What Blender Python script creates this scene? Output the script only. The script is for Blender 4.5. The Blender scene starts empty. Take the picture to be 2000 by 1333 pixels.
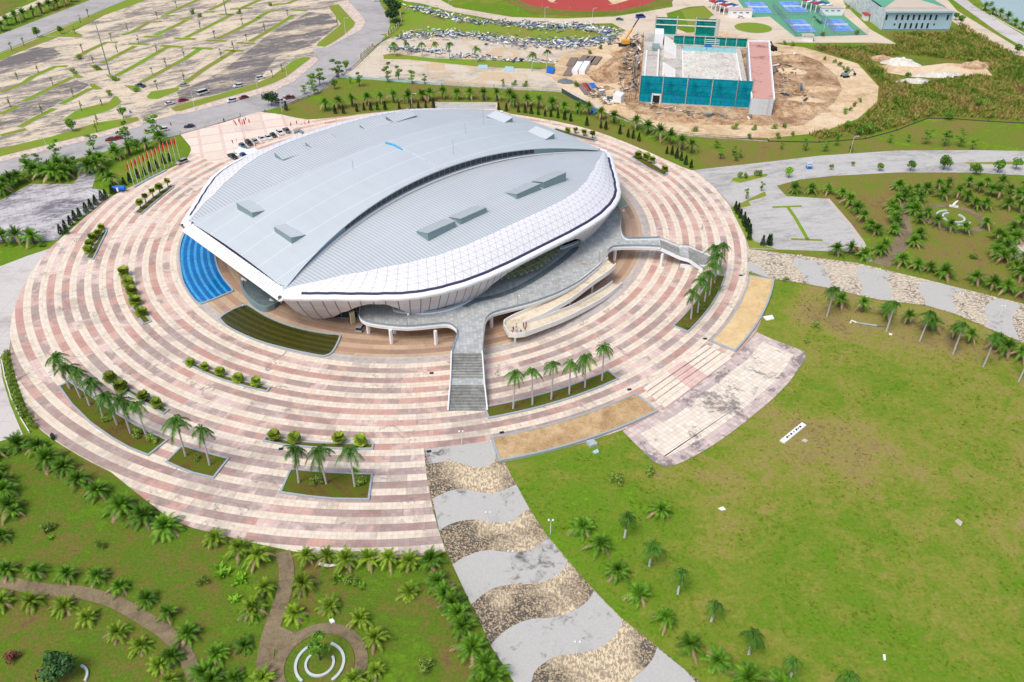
import bpy, math, random
import numpy as np
from mathutils import Vector, Matrix
rnd = random.Random(7)
sc = bpy.context.scene
COL = sc.collection
# ---------------------------------------------------------------- camera, world, sun, exposure
FPX = 1640.0; TILT = math.radians(36.0); CAMH = 138.0
cam_d = bpy.data.cameras.new('camera'); cam = bpy.data.objects.new('camera', cam_d); COL.objects.link(cam)
cam.location = (0, 0, CAMH); cam.rotation_euler = (math.radians(90) - TILT, 0, 0)
cam_d.sensor_width = 36.0; cam_d.lens = 36.0 * FPX / 2000.0
cam_d.clip_start = 1.0; cam_d.clip_end = 6000.0
sc.camera = cam
W = bpy.data.worlds.new('World'); sc.world = W; W.use_nodes = True
wn = W.node_tree; bgn = wn.nodes['Background']
sky = wn.nodes.new('ShaderNodeTexSky'); sky.sky_type = 'NISHITA'; sky.sun_disc = False
SUN_EL = math.radians(60); SUN_AZ = math.radians(-140)      # azimuth from +Y towards +X
sky.sun_elevation = SUN_EL; sky.sun_rotation = SUN_AZ
sky.air_density = 1.0; sky.dust_density = 4.0; sky.ozone_density = 1.0
wn.links.new(sky.outputs[0], bgn.inputs[0]); bgn.inputs[1].default_value = 0.15
sd = bpy.data.lights.new('sun', 'SUN'); so = bpy.data.objects.new('sun', sd); COL.objects.link(so)
sd.energy = 1.35; sd.angle = math.radians(22); sd.color = (1.0, 0.96, 0.90)
sdir = Vector((math.sin(SUN_AZ) * math.cos(SUN_EL), math.cos(SUN_AZ) * math.cos(SUN_EL), math.sin(SUN_EL)))
so.rotation_euler = sdir.to_track_quat('Z', 'Y').to_euler(); so.location = (0, 200, 300)
sc.view_settings.view_transform = 'Standard'; sc.view_settings.look = 'None'
sc.view_settings.gamma = 1.0; sc.view_settings.exposure = 0.16

# ---------------------------------------------------------------- photo point -> point on a level surface
def G(px, py, z=0.0):
    x = (px - 1000.0) / FPX; y = -(py - 666.5) / FPX
    dy = math.cos(TILT) + y * math.sin(TILT); dz = -math.sin(TILT) + y * math.cos(TILT)
    t = (z - CAMH) / dz
    return Vector((x * t, dy * t, z))
def GP(pts, z=0.0): return [G(p[0], p[1], z) for p in pts]
def Z4(ox, oy, pts): return [(ox + p[0] / 4.0, oy + p[1] / 4.0) for p in pts]
RC = Vector((-32.4, 259.2, 0))            # centre of the round plaza
def polar(r, deg, z=0.0):
    a = math.radians(deg); return Vector((RC.x + r * math.cos(a), RC.y + r * math.sin(a), z))

# ---------------------------------------------------------------- materials
def s2l(c):
    return tuple(((v / 255.0) / 12.92 if v / 255.0 <= 0.04045 else ((v / 255.0 + 0.055) / 1.055) ** 2.4) for v in c)
class S:                                   # small wrapper: node sockets with arithmetic
    def __init__(s, nt, k): s.nt = nt; s.k = k
    def m(s, op, b=None, c=None, clamp=False):
        n = s.nt.nodes.new('ShaderNodeMath'); n.operation = op; n.use_clamp = clamp
        for i, v in enumerate((s, b, c)):
            if v is None: continue
            if isinstance(v, S): s.nt.links.new(v.k, n.inputs[i])
            else: n.inputs[i].default_value = v
        return S(s.nt, n.outputs[0])
    def __add__(s, b): return s.m('ADD', b)
    def __sub__(s, b): return s.m('SUBTRACT', b)
    def __mul__(s, b): return s.m('MULTIPLY', b)
    def __truediv__(s, b): return s.m('DIVIDE', b)
    def fl(s): return s.m('FLOOR')
    def fr(s): return s.m('FRACT')
    def lt(s, b): return s.m('LESS_THAN', b)
    def gt(s, b): return s.m('GREATER_THAN', b)
    def smooth(s, a, b):
        n = s.nt.nodes.new('ShaderNodeMapRange'); n.interpolation_type = 'SMOOTHSTEP'
        s.nt.links.new(s.k, n.inputs[0]); n.inputs[1].default_value = a; n.inputs[2].default_value = b
        return S(s.nt, n.outputs[0])
class MT:
    def __init__(s, name, rough=0.85, metal=0.0, spec=0.3):
        s.mat = bpy.data.materials.new(name); s.mat.use_nodes = True; s.nt = s.mat.node_tree
        s.b = s.nt.nodes['Principled BSDF']; s.b.inputs['Roughness'].default_value = rough
        s.b.inputs['Metallic'].default_value = metal; s.b.inputs['Specular IOR Level'].default_value = spec
        tc = s.nt.nodes.new('ShaderNodeTexCoord'); s.obj = tc.outputs['Object']; s.uvk = tc.outputs['UV']
        g = s.nt.nodes.new('ShaderNodeNewGeometry'); s.pos = g.outputs['Position']
        s._xyz = None
    def xyz(s, which='obj'):
        n = s.nt.nodes.new('ShaderNodeSeparateXYZ'); s.nt.links.new({'obj': s.obj, 'pos': s.pos, 'uv': s.uvk}[which], n.inputs[0])
        return [S(s.nt, n.outputs[i]) for i in range(3)]
    def vec(s, x, y, z=0.0):
        n = s.nt.nodes.new('ShaderNodeCombineXYZ')
        for i, v in enumerate((x, y, z)):
            if isinstance(v, S): s.nt.links.new(v.k, n.inputs[i])
            else: n.inputs[i].default_value = v
        return n.outputs[0]
    def noise(s, scale, detail=3, rough=0.55, vec=None, dist=0.0):
        n = s.nt.nodes.new('ShaderNodeTexNoise'); n.inputs['Scale'].default_value = scale
        n.inputs['Detail'].default_value = detail; n.inputs['Roughness'].default_value = rough
        n.inputs['Distortion'].default_value = dist
        s.nt.links.new(vec or s.pos, n.inputs['Vector']); return S(s.nt, n.outputs[0])
    def white(s, v):
        n = s.nt.nodes.new('ShaderNodeTexWhiteNoise'); n.noise_dimensions = '3D'
        s.nt.links.new(v, n.inputs['Vector']); return S(s.nt, n.outputs[0])
    def rgb(s, c):
        n = s.nt.nodes.new('ShaderNodeRGB'); n.outputs[0].default_value = (*c, 1); return S(s.nt, n.outputs[0])
    def ramp(s, f, stops, interp='LINEAR'):
        n = s.nt.nodes.new('ShaderNodeValToRGB'); cr = n.color_ramp; cr.interpolation = interp
        while len(cr.elements) < len(stops): cr.elements.new(0.5)
        for e, (p, c) in zip(cr.elements, stops): e.position = p; e.color = (*c, 1)
        s.nt.links.new(f.k, n.inputs[0]); return S(s.nt, n.outputs[0])
    def mix(s, f, a, b, mode='MIX'):
        n = s.nt.nodes.new('ShaderNodeMix'); n.data_type = 'RGBA'; n.blend_type = mode
        if isinstance(f, S): s.nt.links.new(f.k, n.inputs[0])
        else: n.inputs[0].default_value = f
        for i, v in ((6, a), (7, b)):
            if isinstance(v, S): s.nt.links.new(v.k, n.inputs[i])
            else: n.inputs[i].default_value = (*v, 1)
        return S(s.nt, n.outputs[2])
    def scl(s, col, f):                     # colour times a scalar
        n = s.nt.nodes.new('ShaderNodeVectorMath'); n.operation = 'SCALE'
        if isinstance(col, S): s.nt.links.new(col.k, n.inputs[0])
        else: n.inputs[0].default_value = col
        if isinstance(f, S): s.nt.links.new(f.k, n.inputs[3])
        else: n.inputs[3].default_value = f
        return S(s.nt, n.outputs[0])
    def out(s, col, bump=None, bs=0.3, bd=0.05):
        if isinstance(col, S): s.nt.links.new(col.k, s.b.inputs['Base Color'])
        else: s.b.inputs['Base Color'].default_value = (*col, 1)
        if bump is not None:
            n = s.nt.nodes.new('ShaderNodeBump'); n.inputs['Strength'].default_value = bs; n.inputs['Distance'].default_value = bd
            s.nt.links.new(bump.k, n.inputs['Height']); s.nt.links.new(n.outputs[0], s.b.inputs['Normal'])
        return s.mat
_mc = {}
def plain(name, rgb, rough=0.7, metal=0.0, var=0.15, scale=0.8, spec=0.3):
    if name in _mc: return _mc[name]
    m = MT(name, rough, metal, spec); n = m.noise(scale, 4)
    c = m.scl(s2l(rgb), n * (2 * var) + (1 - var)); _mc[name] = m.out(c); return _mc[name]
def ground_mat(name, stops, *a, **k): return _gm(name, stops, *a, **k)
def _gm(name, stops, big=0.05, mid=0.4, fine=2.5, wts=(0.5, 0.3, 0.2), bump=0.2, contrast=1.0, dist=0.5, fvar=0.3, bias=None):
    m = MT(name, 0.95, 0, 0.1)
    f = m.noise(big, 4, 0.6, dist=dist) * wts[0] + m.noise(mid, 4, 0.6, dist=dist) * wts[1] + m.noise(fine, 3, 0.6) * wts[2]
    f = (f - 0.5) * (2.4 * contrast) + 0.5
    if bias:                                  # drier grass towards one spot of the lawn
        x, y, z = m.xyz('pos'); q = (((x - bias[0]) * (x - bias[0])) + ((y - bias[1]) * (y - bias[1]))).m('SQRT').smooth(bias[2], bias[3]); f = f + (q - 0.5) * bias[4]
    c = m.ramp(f, [(p, s2l(q)) for p, q in stops])
    n2 = m.noise(fine * 2.2, 3, 0.7)
    c = m.scl(c, (n2 - 0.5) * (2 * fvar) + 1.0)
    return m.out(c, n2, bump, 0.15)
def stained(name, base, stain, patch=None, big=0.035, streak=(1, 1), amt=(0.50, 0.64), joints=0.0, ang=0.0):
    """weathered concrete: pale slab, dark mildew patches, optional joints"""
    m = MT(name, 0.9, 0, 0.15); x, y, z = m.xyz('pos')
    ca, sa = math.cos(ang), math.sin(ang); u = x * ca + y * sa; v = y * ca - x * sa
    vec = m.vec(u * streak[0], v * streak[1], 0.0)
    a = m.noise(big, 5, 0.65, vec, 0.6); b = m.noise(big * 6, 5, 0.7, vec, 0.8); d = m.noise(1.1, 4, 0.7)
    f = (a * 0.5 + b * 0.35 + d * 0.15).smooth(*amt)
    c = m.mix(f, s2l(base), s2l(stain))
    if patch: c = m.mix(m.noise(big * 1.7, 3, 0.5, dist=1.0).smooth(0.52, 0.62) * 0.8, c, s2l(patch))
    if joints:
        j = (u / joints).fr().lt(0.12 / joints).m('MAXIMUM', (v / joints).fr().lt(0.12 / joints))
        c = m.mix(j * 0.45, c, s2l(stain))
    c = m.scl(c, m.noise(2.2, 3, 0.7) * 0.36 + 0.82)
    return m.out(c, d, 0.1, 0.05)

M = {}
M['lawn'] = ground_mat('lawn', [(0.0, (138, 120, 82)), (0.22, (148, 136, 78)), (0.42, (132, 138, 56)), (0.60, (112, 134, 42)), (0.80, (98, 134, 32)), (1.0, (116, 154, 36))], 0.018, 0.10, 0.7, (0.48, 0.30, 0.22), 0.6, 1.25, 1.4, 0.45, (88, 172, 20, 95, 0.34))
M['garden_lawn'] = ground_mat('garden_lawn', [(0.0, (112, 92, 62)), (0.2, (120, 106, 58)), (0.38, (106, 114, 44)), (0.60, (90, 118, 34)), (1.0, (104, 140, 32))], 0.035, 0.18, 0.8, (0.36, 0.36, 0.28), 0.6, 1.5, 1.2, 0.5)
M['verge'] = ground_mat('verge', [(0.0, (140, 122, 80)), (0.4, (136, 142, 60)), (0.7, (116, 154, 42)), (1.0, (126, 172, 44))], 0.03, 0.2, 0.9, (0.5, 0.3, 0.2), 0.4, 1.0, 0.8, 0.3)
M['rough_grass'] = ground_mat('rough_grass', [(0.0, (128, 104, 68)), (0.35, (134, 118, 66)), (0.6, (104, 124, 42)), (1.0, (86, 126, 30))], 0.05, 0.3, 1.0, (0.35, 0.4, 0.25), 0.6, 1.3, 1.0, 0.4)
M['bed'] = ground_mat('bed', [(0.0, (88, 70, 44)), (0.4, (104, 92, 44)), (0.6, (92, 104, 30)), (1.0, (84, 116, 24))], 0.1, 0.5, 2.0, (0.35, 0.4, 0.25), 0.5, 1.3, 0.8, 0.4)
M['dirt'] = ground_mat('dirt', [(0.0, (176, 144, 110)), (0.4, (210, 182, 144)), (0.6, (222, 200, 166)), (1.0, (230, 214, 188))], 0.03, 0.2, 0.9, (0.45, 0.35, 0.2), 0.4, 1.2, 1.0, 0.2)
M['soil'] = ground_mat('soil', [(0.0, (110, 84, 64)), (0.35, (156, 124, 94)), (0.6, (190, 160, 126)), (1.0, (214, 194, 164))], 0.06, 0.3, 1.4, (0.4, 0.35, 0.25), 0.7, 1.4, 1.0, 0.35)
M['sand'] = ground_mat('sand', [(0.0, (178, 146, 96)), (0.4, (214, 184, 134)), (0.7, (226, 200, 152)), (1.0, (240, 222, 184))], 0.08, 0.5, 3.0, (0.4, 0.3, 0.3), 0.2, 1.1, 0.6, 0.15)
M['sand_brown'] = ground_mat('sand_brown', [(0.0, (146, 118, 82)), (0.4, (184, 154, 112)), (0.7, (204, 176, 134)), (1.0, (228, 208, 172))], 0.12, 0.5, 3.0, (0.4, 0.3, 0.3), 0.3, 1.3, 0.6, 0.2)
M['lot'] = stained('lot_concrete', (218, 202, 176), (134, 127, 122), None, 0.03, (1.0, 2.8), (0.455, 0.58), 6.0, 0.55)
M['lot_dark'] = stained('lot_concrete_dark', (216, 199, 172), (116, 111, 110), None, 0.03, (1.0, 2.8), (0.385, 0.54), 6.0, 0.55)
M['lot_grey'] = stained('lot_concrete_grey', (192, 190, 185), (152, 149, 146), None, 0.035, (1.0, 3.0), (0.46, 0.64), 5.0, 0.2)
M['lot_mottled'] = stained('lot_concrete_mottled', (202, 198, 198), (116, 113, 118), None, 0.05, (1.0, 2.2), (0.42, 0.60), 2.6, 0.5)
M['yard'] = stained('yard_concrete', (212, 200, 180), (140, 130, 118), (206, 180, 144), 0.03, (1.0, 2.0), (0.48, 0.68), 8.0, 0.1)
M['road'] = stained('road_concrete', (180, 177, 174), (148, 145, 144), None, 0.04, (1.0, 1.6), (0.42, 0.70), 0.0)
M['road_pale'] = stained('pale_road', (206, 200, 194), (154, 150, 150), None, 0.03, (1.0, 2.0), (0.45, 0.70), 6.0)
M['road_beige'] = stained('beige_road', (216, 200, 178), (170, 158, 142), None, 0.03, (1.0, 2.0), (0.48, 0.70), 6.0)
M['kerb'] = plain('kerb', (196, 186, 176), 0.9)
M['kerb_grey'] = plain('planter_kerb', (164, 174, 178), 0.8, var=0.2, scale=1.5)
M['brick_path'] = ground_mat('brick_path', [(0.0, (104, 86, 70)), (0.4, (128, 114, 90)), (0.7, (142, 128, 100)), (1.0, (156, 144, 114))], 0.15, 0.8, 3.0, (0.35, 0.35, 0.3), 0.4, 1.3, 0.6, 0.3)
M['smooth_conc'] = stained('smooth_concrete', (188, 187, 181), (112, 109, 104), None, 0.07, (1, 1), (0.53, 0.63), 0.0)
def mk_pebble():
    m = MT('pebble_paving', 0.95, 0, 0.1)
    sp = m.noise(2.1, 5, 0.8, m.vec(m.xyz('pos')[0] * 1.0, m.xyz('pos')[1] * 0.5, 0.0), 0.5).smooth(0.47, 0.53)
    px_, py_, _z = m.xyz('pos'); A = G(900, 868); B = G(1215, 1400); dd = (B - A).normalized()
    lat = ((px_ - A.x) * dd.y - (py_ - A.y) * dd.x).m('ABSOLUTE')
    big = (m.noise(0.08, 4, 0.6, dist=0.6) * 0.8 + lat * 0.022).smooth(0.42, 0.62)
    c = m.mix(sp, s2l((230, 210, 174)), s2l((104, 96, 90)))
    d = m.mix(m.noise(2.4, 4, 0.8).smooth(0.50, 0.56), s2l((92, 86, 82)), s2l((196, 176, 140)))
    c = m.mix(big, m.mix(0.35, c, s2l((228, 208, 172))), d)
    return m.out(c, sp, 0.2, 0.1)
M['pebble'] = mk_pebble()
def mk_sidewalk():
    m = MT('sidewalk_tiles', 0.9, 0, 0.1); x, y, z = m.xyz('pos')
    w = m.white(m.vec((x / 1.2).fl(), (y / 1.2).fl(), 0.0))
    c = m.ramp(w, [(0, s2l((206, 186, 172))), (0.5, s2l((220, 204, 188))), (1, s2l((190, 168, 156)))])
    return m.out(m.scl(c, m.noise(0.4, 4) * 0.3 + 0.85))
M['sidewalk'] = mk_sidewalk()
def mk_plaza():
    m = MT('ring_paving', 0.85, 0, 0.2); x, y, z = m.xyz('obj')
    r = (x * x + y * y).m('SQRT'); a = y.m('ARCTAN2', x)
    P = 4.2; R0 = 79.75
    q = (r - R0) / P                                       # ring number, light half first
    k = q.fl(); fq = q.fr()
    T = 1.2
    seg = (a * (k * P + R0 + 2.0) / T)                     # tile number along the ring
    rowq = ((r - R0) / (P / 4)).fl()
    tile = m.white(m.vec(seg.fl(), rowq, 0.0))
    tile2 = m.white(m.vec((seg / 4.0 + k * 0.37).fl(), rowq.m('MULTIPLY', 0.5).fl(), 3.0))
    blk = m.white(m.vec((seg / 11.0 + k * 0.61).fl(), k, 7.0))
    soft = m.noise(0.06, 3, 0.5)
    edge = fq + (soft - 0.5) * 0.04
    pinkband = edge.gt(0.50)
    cream = m.ramp(tile, [(0, s2l((222, 206, 182))), (0.5, s2l((230, 217, 197))), (0.9, s2l((234, 222, 204))), (1, s2l((224, 202, 184)))])
    pale = m.ramp(tile, [(0, s2l((226, 202, 192))), (1, s2l((236, 220, 208)))])
    pink = m.ramp(tile2 * 0.85 + tile * 0.15, [(0, s2l((190, 148, 136))), (0.35, s2l((208, 168, 154))), (0.65, s2l((218, 186, 170))), (1, s2l((230, 206, 190)))])
    # the pattern fades to pale pink in places; elsewhere the pink tiles have gone grey with mildew
    wash = (blk * 0.45 + 0.03 + m.noise(0.028, 3, 0.5) * 1.0 + 0.06)
    pink = m.mix(wash.smooth(0.84, 1.0) * 0.75, pink, pale)
    col = m.mix(pinkband, cream, pink)
    # inner forecourt by the building
    ang_m = (x * (-0.83) + y * (-0.56)) / r                 # 1 towards the lower left
    dirty = m.noise(0.045, 4, 0.6, dist=0.5) + (ang_m * 0.06) - (x * -0.0006) - (y * 0.0010)
    dpatch = m.noise(0.28, 4, 0.65, dist=0.6)
    tgrey = (tile2 * 0.26 + tile * 0.06 + dirty * 1.0 + dpatch * 0.55)
    gp = tgrey.smooth(0.93, 1.12)
    gc = tgrey.smooth(1.08, 1.28)
    gf = (gp * pinkband * 0.68).m('MAXIMUM', gc * 0.4)
    col = m.mix(gf, col, m.ramp(tile, [(0, s2l((132, 118, 115))), (1, s2l((152, 136, 132)))]))
    mold = (m.noise(0.13, 6, 0.72, dist=1.4) * 0.7 + m.noise(1.1, 5, 0.75) * 0.3).smooth(0.555, 0.64)
    col = m.mix(mold * 0.75, col, s2l((138, 128, 122)))
    jx = seg.fr().lt(0.10); jr = ((r - R0) / (P / 4)).fr().lt(0.10)
    col = m.mix((jx.m('MAXIMUM', jr)) * 0.22, col, s2l((128, 112, 100)))
    # grey ring round the pools and browner paving inside it, arena's shade painted in
    gr = r.gt(76.9) * r.lt(79.75)
    col = m.mix(gr * 0.8, col, m.ramp(tile, [(0, s2l((176, 170, 164))), (1, s2l((194, 188, 182)))]))
    inn = r.lt(76.9)
    col = m.mix(inn * 0.75, col, m.mix((tile2 * 0.5 + fq.gt(0.5) * 0.5), s2l((188, 158, 122)), s2l((150, 118, 98))))
    col = m.scl(col, m.noise(0.9, 4, 0.7) * 0.2 + 0.9)
    return m.out(col, jx.m('MAXIMUM', jr), 0.05, -0.02)
M['plaza'] = mk_plaza()
def mk_grid(name, c1, c2, cj, T, ang=0.0, jw=0.09, stain=None, amt=(0.5, 0.64), jf=0.35):
    m = MT(name, 0.85, 0, 0.2); x, y, z = m.xyz('pos'); ca, sa = math.cos(ang), math.sin(ang)
    u = (x * ca + y * sa) / T; v = (y * ca - x * sa) / T
    w = m.white(m.vec(u.fl(), v.fl(), 0.0))
    c = m.ramp(w, [(0, s2l(c1)), (1, s2l(c2))])
    j = u.fr().lt(jw).m('MAXIMUM', v.fr().lt(jw)); c = m.mix(j * jf, c, s2l(cj))
    if stain:
        f = (m.noise(0.09, 5, 0.7, dist=0.8) * 0.7 + m.noise(0.8, 4, 0.7) * 0.3).smooth(*amt)
        c = m.mix(f * 0.85, c, s2l(stain))
    return m.out(m.scl(c, m.noise(0.5, 4) * 0.24 + 0.88))
M['platform'] = mk_grid('platform_tiles', (224, 210, 190), (238, 228, 212), (120, 108, 98), 1.25, 0.7, 0.08, (122, 116, 114), (0.52, 0.62))
M['platform_edge'] = mk_grid('platform_edge_tiles', (192, 176, 170), (220, 202, 192), (120, 108, 98), 1.25, 0.7, 0.08, (122, 114, 116), (0.50, 0.60))
M['deck'] = mk_grid('deck_tiles', (166, 171, 170), (194, 196, 192), (104, 116, 124), 1.0, 0.1, 0.10, (158, 140, 126), (0.56, 0.66))
M['deck_dark'] = mk_grid('deck_tiles_dark', (96, 112, 118), (112, 126, 130), (80, 90, 96), 1.0, 0.1, 0.1)
M['step_cream'] = mk_grid('step_cream', (228, 216, 196), (238, 228, 210), (176, 160, 146), 1.2, 0.72)
M['step_pink'] = mk_grid('step_pink', (216, 178, 168), (226, 196, 186), (176, 150, 146), 1.2, 0.72)
M['stair'] = stained('stair_granite', (186, 188, 182), (138, 138, 132), None, 0.15, (1, 1), (0.42, 0.62))
M['white'] = plain('white_paint', (240, 241, 243), 0.6, var=0.04)
M['white_dirty'] = plain('white_weathered', (234, 231, 224), 0.7, var=0.08, scale=0.5)
M['ramp_floor'] = stained('ramp_floor', (226, 214, 190), (190, 174, 148), None, 0.2, (1, 1), (0.45, 0.65))
M['steel_grey'] = plain('grey_steel', (150, 158, 164), 0.4, 0.5, 0.1)
M['dark'] = plain('dark_steel', (46, 50, 56), 0.5, 0.3)
M['gutter'] = plain('gutter', (58, 58, 84), 0.6)
def mk_roof(name, base, period, axis, dark=0.75, wide=None):
    m = MT(name, 0.62, 0.0, 0.25); x, y, z = m.xyz('obj'); c = (x, y)[axis]
    w = (c / period).fr(); line = w.smooth(0.0, 0.35) * (S(m.nt, w.k).m('SUBTRACT', 1.0).m('ABSOLUTE').smooth(0.0, 0.35))
    f = m.noise(0.03, 4) * 0.10 + 0.95; st = m.noise(0.35, 5, 0.65, m.vec(x * (1.0 if axis else 0.15), y * (0.15 if axis else 1.0), 0.0)) * 0.14 + 0.93
    pan = m.white(m.vec((c / (period * 12)).fl(), 0.0, 0.0)) * 0.05 + 0.975
    col = m.scl(s2l(base), f * st * pan * (line * (1 - dark) + dark))
    if wide:
        o = (y, x)[axis]; l2 = (c / wide + 0.5).fr().lt(0.035); col = m.mix(l2 * 0.5, col, s2l((222, 228, 232)))
    return m.out(col, line, 0.15, 0.05)
M['roof_vault'] = mk_roof('vault_roof', (192, 201, 205), 0.75, 1, 0.93, 9.0)
M['roof_vault2'] = mk_roof('vault_roof', (178, 190, 198), 0.85, 0, 0.86)
M['roof_wing'] = mk_roof('wing_roof', (196, 204, 208), 1.05, 0, 0.70)
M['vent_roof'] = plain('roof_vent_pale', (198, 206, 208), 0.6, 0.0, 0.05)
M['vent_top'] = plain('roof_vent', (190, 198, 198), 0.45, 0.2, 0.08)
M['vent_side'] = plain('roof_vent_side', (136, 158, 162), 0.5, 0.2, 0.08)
def mk_fascia():
    m = MT('fascia_panels', 0.5, 0.0, 0.3); u, v, w = m.xyz('uv')
    def ln(q): return (q.fr() - 0.5).m('ABSOLUTE').gt(0.46)
    l = ln(v).m('MAXIMUM', ln(u + v * 0.5)).m('MAXIMUM', ln(u - v * 0.5))
    pn = m.white(m.vec(u.fl(), v.fl(), (u + v).fl())) * 0.05 + 0.95
    c = m.mix(l * 0.42, m.scl(s2l((234, 234, 238)), pn), s2l((112, 108, 116)))
    return m.out(c)
M['fascia'] = mk_fascia()
def mk_skirt():
    m = MT('skirt_panels', 0.45, 0.0, 0.4); u, v, w = m.xyz('uv')
    lu = (u.fr() - 0.5).m('ABSOLUTE').gt(0.45); lv = ((v * 2.0).fr() - 0.5).m('ABSOLUTE').gt(0.46)
    t = m.white(m.vec(u.fl(), (v * 2.0).fl(), 0.0))
    c = m.ramp(t, [(0, s2l((204, 194, 194))), (1, s2l((218, 211, 213)))])
    c = m.mix(lu * 0.85, c, s2l((84, 82, 92))); c = m.mix(lv * 0.3, c, s2l((150, 142, 146)))
    return m.out(c)
M['skirt'] = mk_skirt()
def mk_glass(name, c1, c2, pu, pv, frame):
    m = MT(name, 0.18, 0.0, 0.6); u, v, w = m.xyz('uv')
    l = (u / pu).fr().lt(0.07).m('MAXIMUM', (v / pv).fr().lt(0.06))
    t = m.white(m.vec((u / pu).fl(), (v / pv).fl(), 0.0))
    c = m.mix(l, m.ramp(t, [(0, s2l(c1)), (1, s2l(c2))]), s2l(frame)); return m.out(c)
M['glass_wall'] = mk_glass('curtain_glass', (30, 42, 52), (48, 62, 72), 2.4, 2.2, (120, 136, 144))
M['clerestory'] = mk_glass('clerestory_glass', (18, 28, 40), (30, 42, 54), 2.2, 9.0, (112, 128, 140))
M['teal_net'] = None
def mk_net(name, c1, c2, c3):
    m = MT(name, 0.75, 0, 0.1); u, v, w = m.xyz('uv')
    f = m.noise(0.22, 4, 0.6, m.vec(u, v, 0.0), 0.8); g = m.white(m.vec((u / 2.1).fl(), (v / 1.9).fl(), 0.0))
    h = m.white(m.vec((u / 10.0).fl(), (v / 4.2).fl(), 1.0))
    l = (u / 2.1).fr().lt(0.07).m('MAXIMUM', (v / 1.9).fr().lt(0.10)).m('MAXIMUM', ((v + 1.0) / 4.6).fr().lt(0.14) * 1.0)
    c = m.ramp((f - 0.5) * 1.5 + 0.25 + g * 0.22 + h * 0.34, [(0.2, s2l(c1)), (0.5, s2l(c2)), (0.85, s2l(c3))])
    return m.out(m.mix(l * 0.42, c, s2l((6, 74, 86))))
M['teal_net'] = mk_net('teal_site_netting', (0, 112, 134), (12, 152, 168), (20, 122, 186))
M['green_net'] = mk_net('green_site_netting', (8, 108, 98), (24, 142, 126), (26, 160, 156))
def mk_pool(name, c1, c2, tile, rough):
    m = MT(name, rough, 0, 0.6); x, y, z = m.xyz('pos'); dx = x - RC.x; dy = y - RC.y
    r = (dx * dx + dy * dy).m('SQRT'); b = ((r + 0.3) / 2.05).fr().gt(0.42)
    t = m.white(m.vec((x / 0.5).fl(), (y / 0.5).fl(), 0.0))
    c = m.mix(b, s2l(c1), s2l(c2)); c = m.mix(((r + 0.3) / 2.05).fr().lt(0.1) * 0.4, c, s2l(c2))
    c = m.scl(c, t * tile + (1 - tile * 0.5)); c = m.scl(c, m.noise(0.12, 4) * 0.5 + 0.75)
    return m.out(c, m.noise(1.2, 3), 0.03, 0.05)
M['pool_blue'] = mk_pool('blue_tiled_pool', (62, 160, 208), (18, 104, 176), 0.35, 0.12)
M['pool_green'] = mk_pool('green_algae_pool', (74, 74, 20), (58, 60, 16), 0.1, 0.2)
M['water'] = plain('lake_water', (166, 186, 184), 0.15, 0.0, 0.05, 0.02, 0.5)
# vegetation
def leaf(name, c1, c2, scale=0.6, rough=0.6):
    m = MT(name, rough, 0, 0.25); n = m.noise(scale, 3, 0.6); oi = m.nt.nodes.new('ShaderNodeObjectInfo')
    f = (n - 0.5) * 1.8 + 0.5
    c = m.ramp(f, [(0.1, s2l(c1)), (0.9, s2l(c2))]); c = m.scl(c, S(m.nt, oi.outputs['Random']) * 0.55 + 0.70)
    return m.out(c)
M['royal_leaf'] = leaf('royal_frond', (34, 78, 22), (92, 138, 38), 0.9)
M['oil_leaf'] = leaf('feather_frond', (46, 94, 20), (118, 162, 40), 0.8)
M['oil_leaf_pale'] = leaf('feather_frond_yellow', (74, 116, 26), (152, 176, 48), 0.8)
M['dry_leaf'] = leaf('dry_frond', (134, 112, 78), (178, 158, 118))
M['fan_leaf'] = leaf('fan_frond', (84, 120, 30), (172, 186, 66), 1.6)
M['broad_leaf'] = leaf('broad_leaf', (52, 100, 28), (124, 172, 50), 0.9)
M['bright_leaf'] = leaf('bright_leaf', (80, 140, 24), (146, 196, 50), 1.2)
M['dark_leaf'] = leaf('dark_leaf', (32, 62, 34), (68, 106, 50), 0.9)
M['shrub_leaf'] = leaf('shrub_leaf', (84, 116, 40), (148, 172, 72), 1.4)
M['red_leaf'] = leaf('red_flower_leaf', (78, 60, 36), (150, 70, 76), 2.5)
M['scrub_leaf'] = ground_mat('scrub_leaf', [(0.0, (132, 108, 74)), (0.3, (172, 154, 94)), (0.5, (150, 152, 72)), (0.7, (112, 136, 54)), (1.0, (82, 120, 42))], 0.03, 0.13, 0.6, (0.4, 0.4, 0.2), 0.1, 1.5, 1.0, 0.25)
M['bark'] = plain('palm_bark', (104, 92, 80), 0.95, 0, 0.25, 3.0)
M['bark_pale'] = plain('pale_bark', (188, 184, 180), 0.9, 0, 0.12, 2.0)
def mk_painted():
    m = MT('painted_trunk', 0.9, 0, 0.2); x, y, z = m.xyz('obj')
    return m.out(m.mix(z.lt(2.6), s2l((122, 118, 100)), s2l((206, 208, 208))))
M['bark_painted'] = mk_painted()
M['red'] = plain('red_flag_cloth', (206, 36, 34), 0.8, 0, 0.15, 2.0)
M['blue_roof'] = plain('blue_tarp', (40, 110, 200), 0.6)
M['tarp_cyan'] = plain('cyan_tarp', (60, 168, 214), 0.6)
M['yellow'] = plain('yellow_machine', (222, 160, 60), 0.6)
M['cream_wall'] = plain('cream_wall', (226, 214, 172), 0.8)
M['pink_roof'] = stained('pink_roof', (204, 158, 146), (140, 100, 90), None, 0.08, (1, 1), (0.50, 0.62))
M['conc'] = stained('raw_concrete', (196, 192, 184), (132, 124, 116), None, 0.08, (1, 1), (0.45, 0.65))
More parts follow.
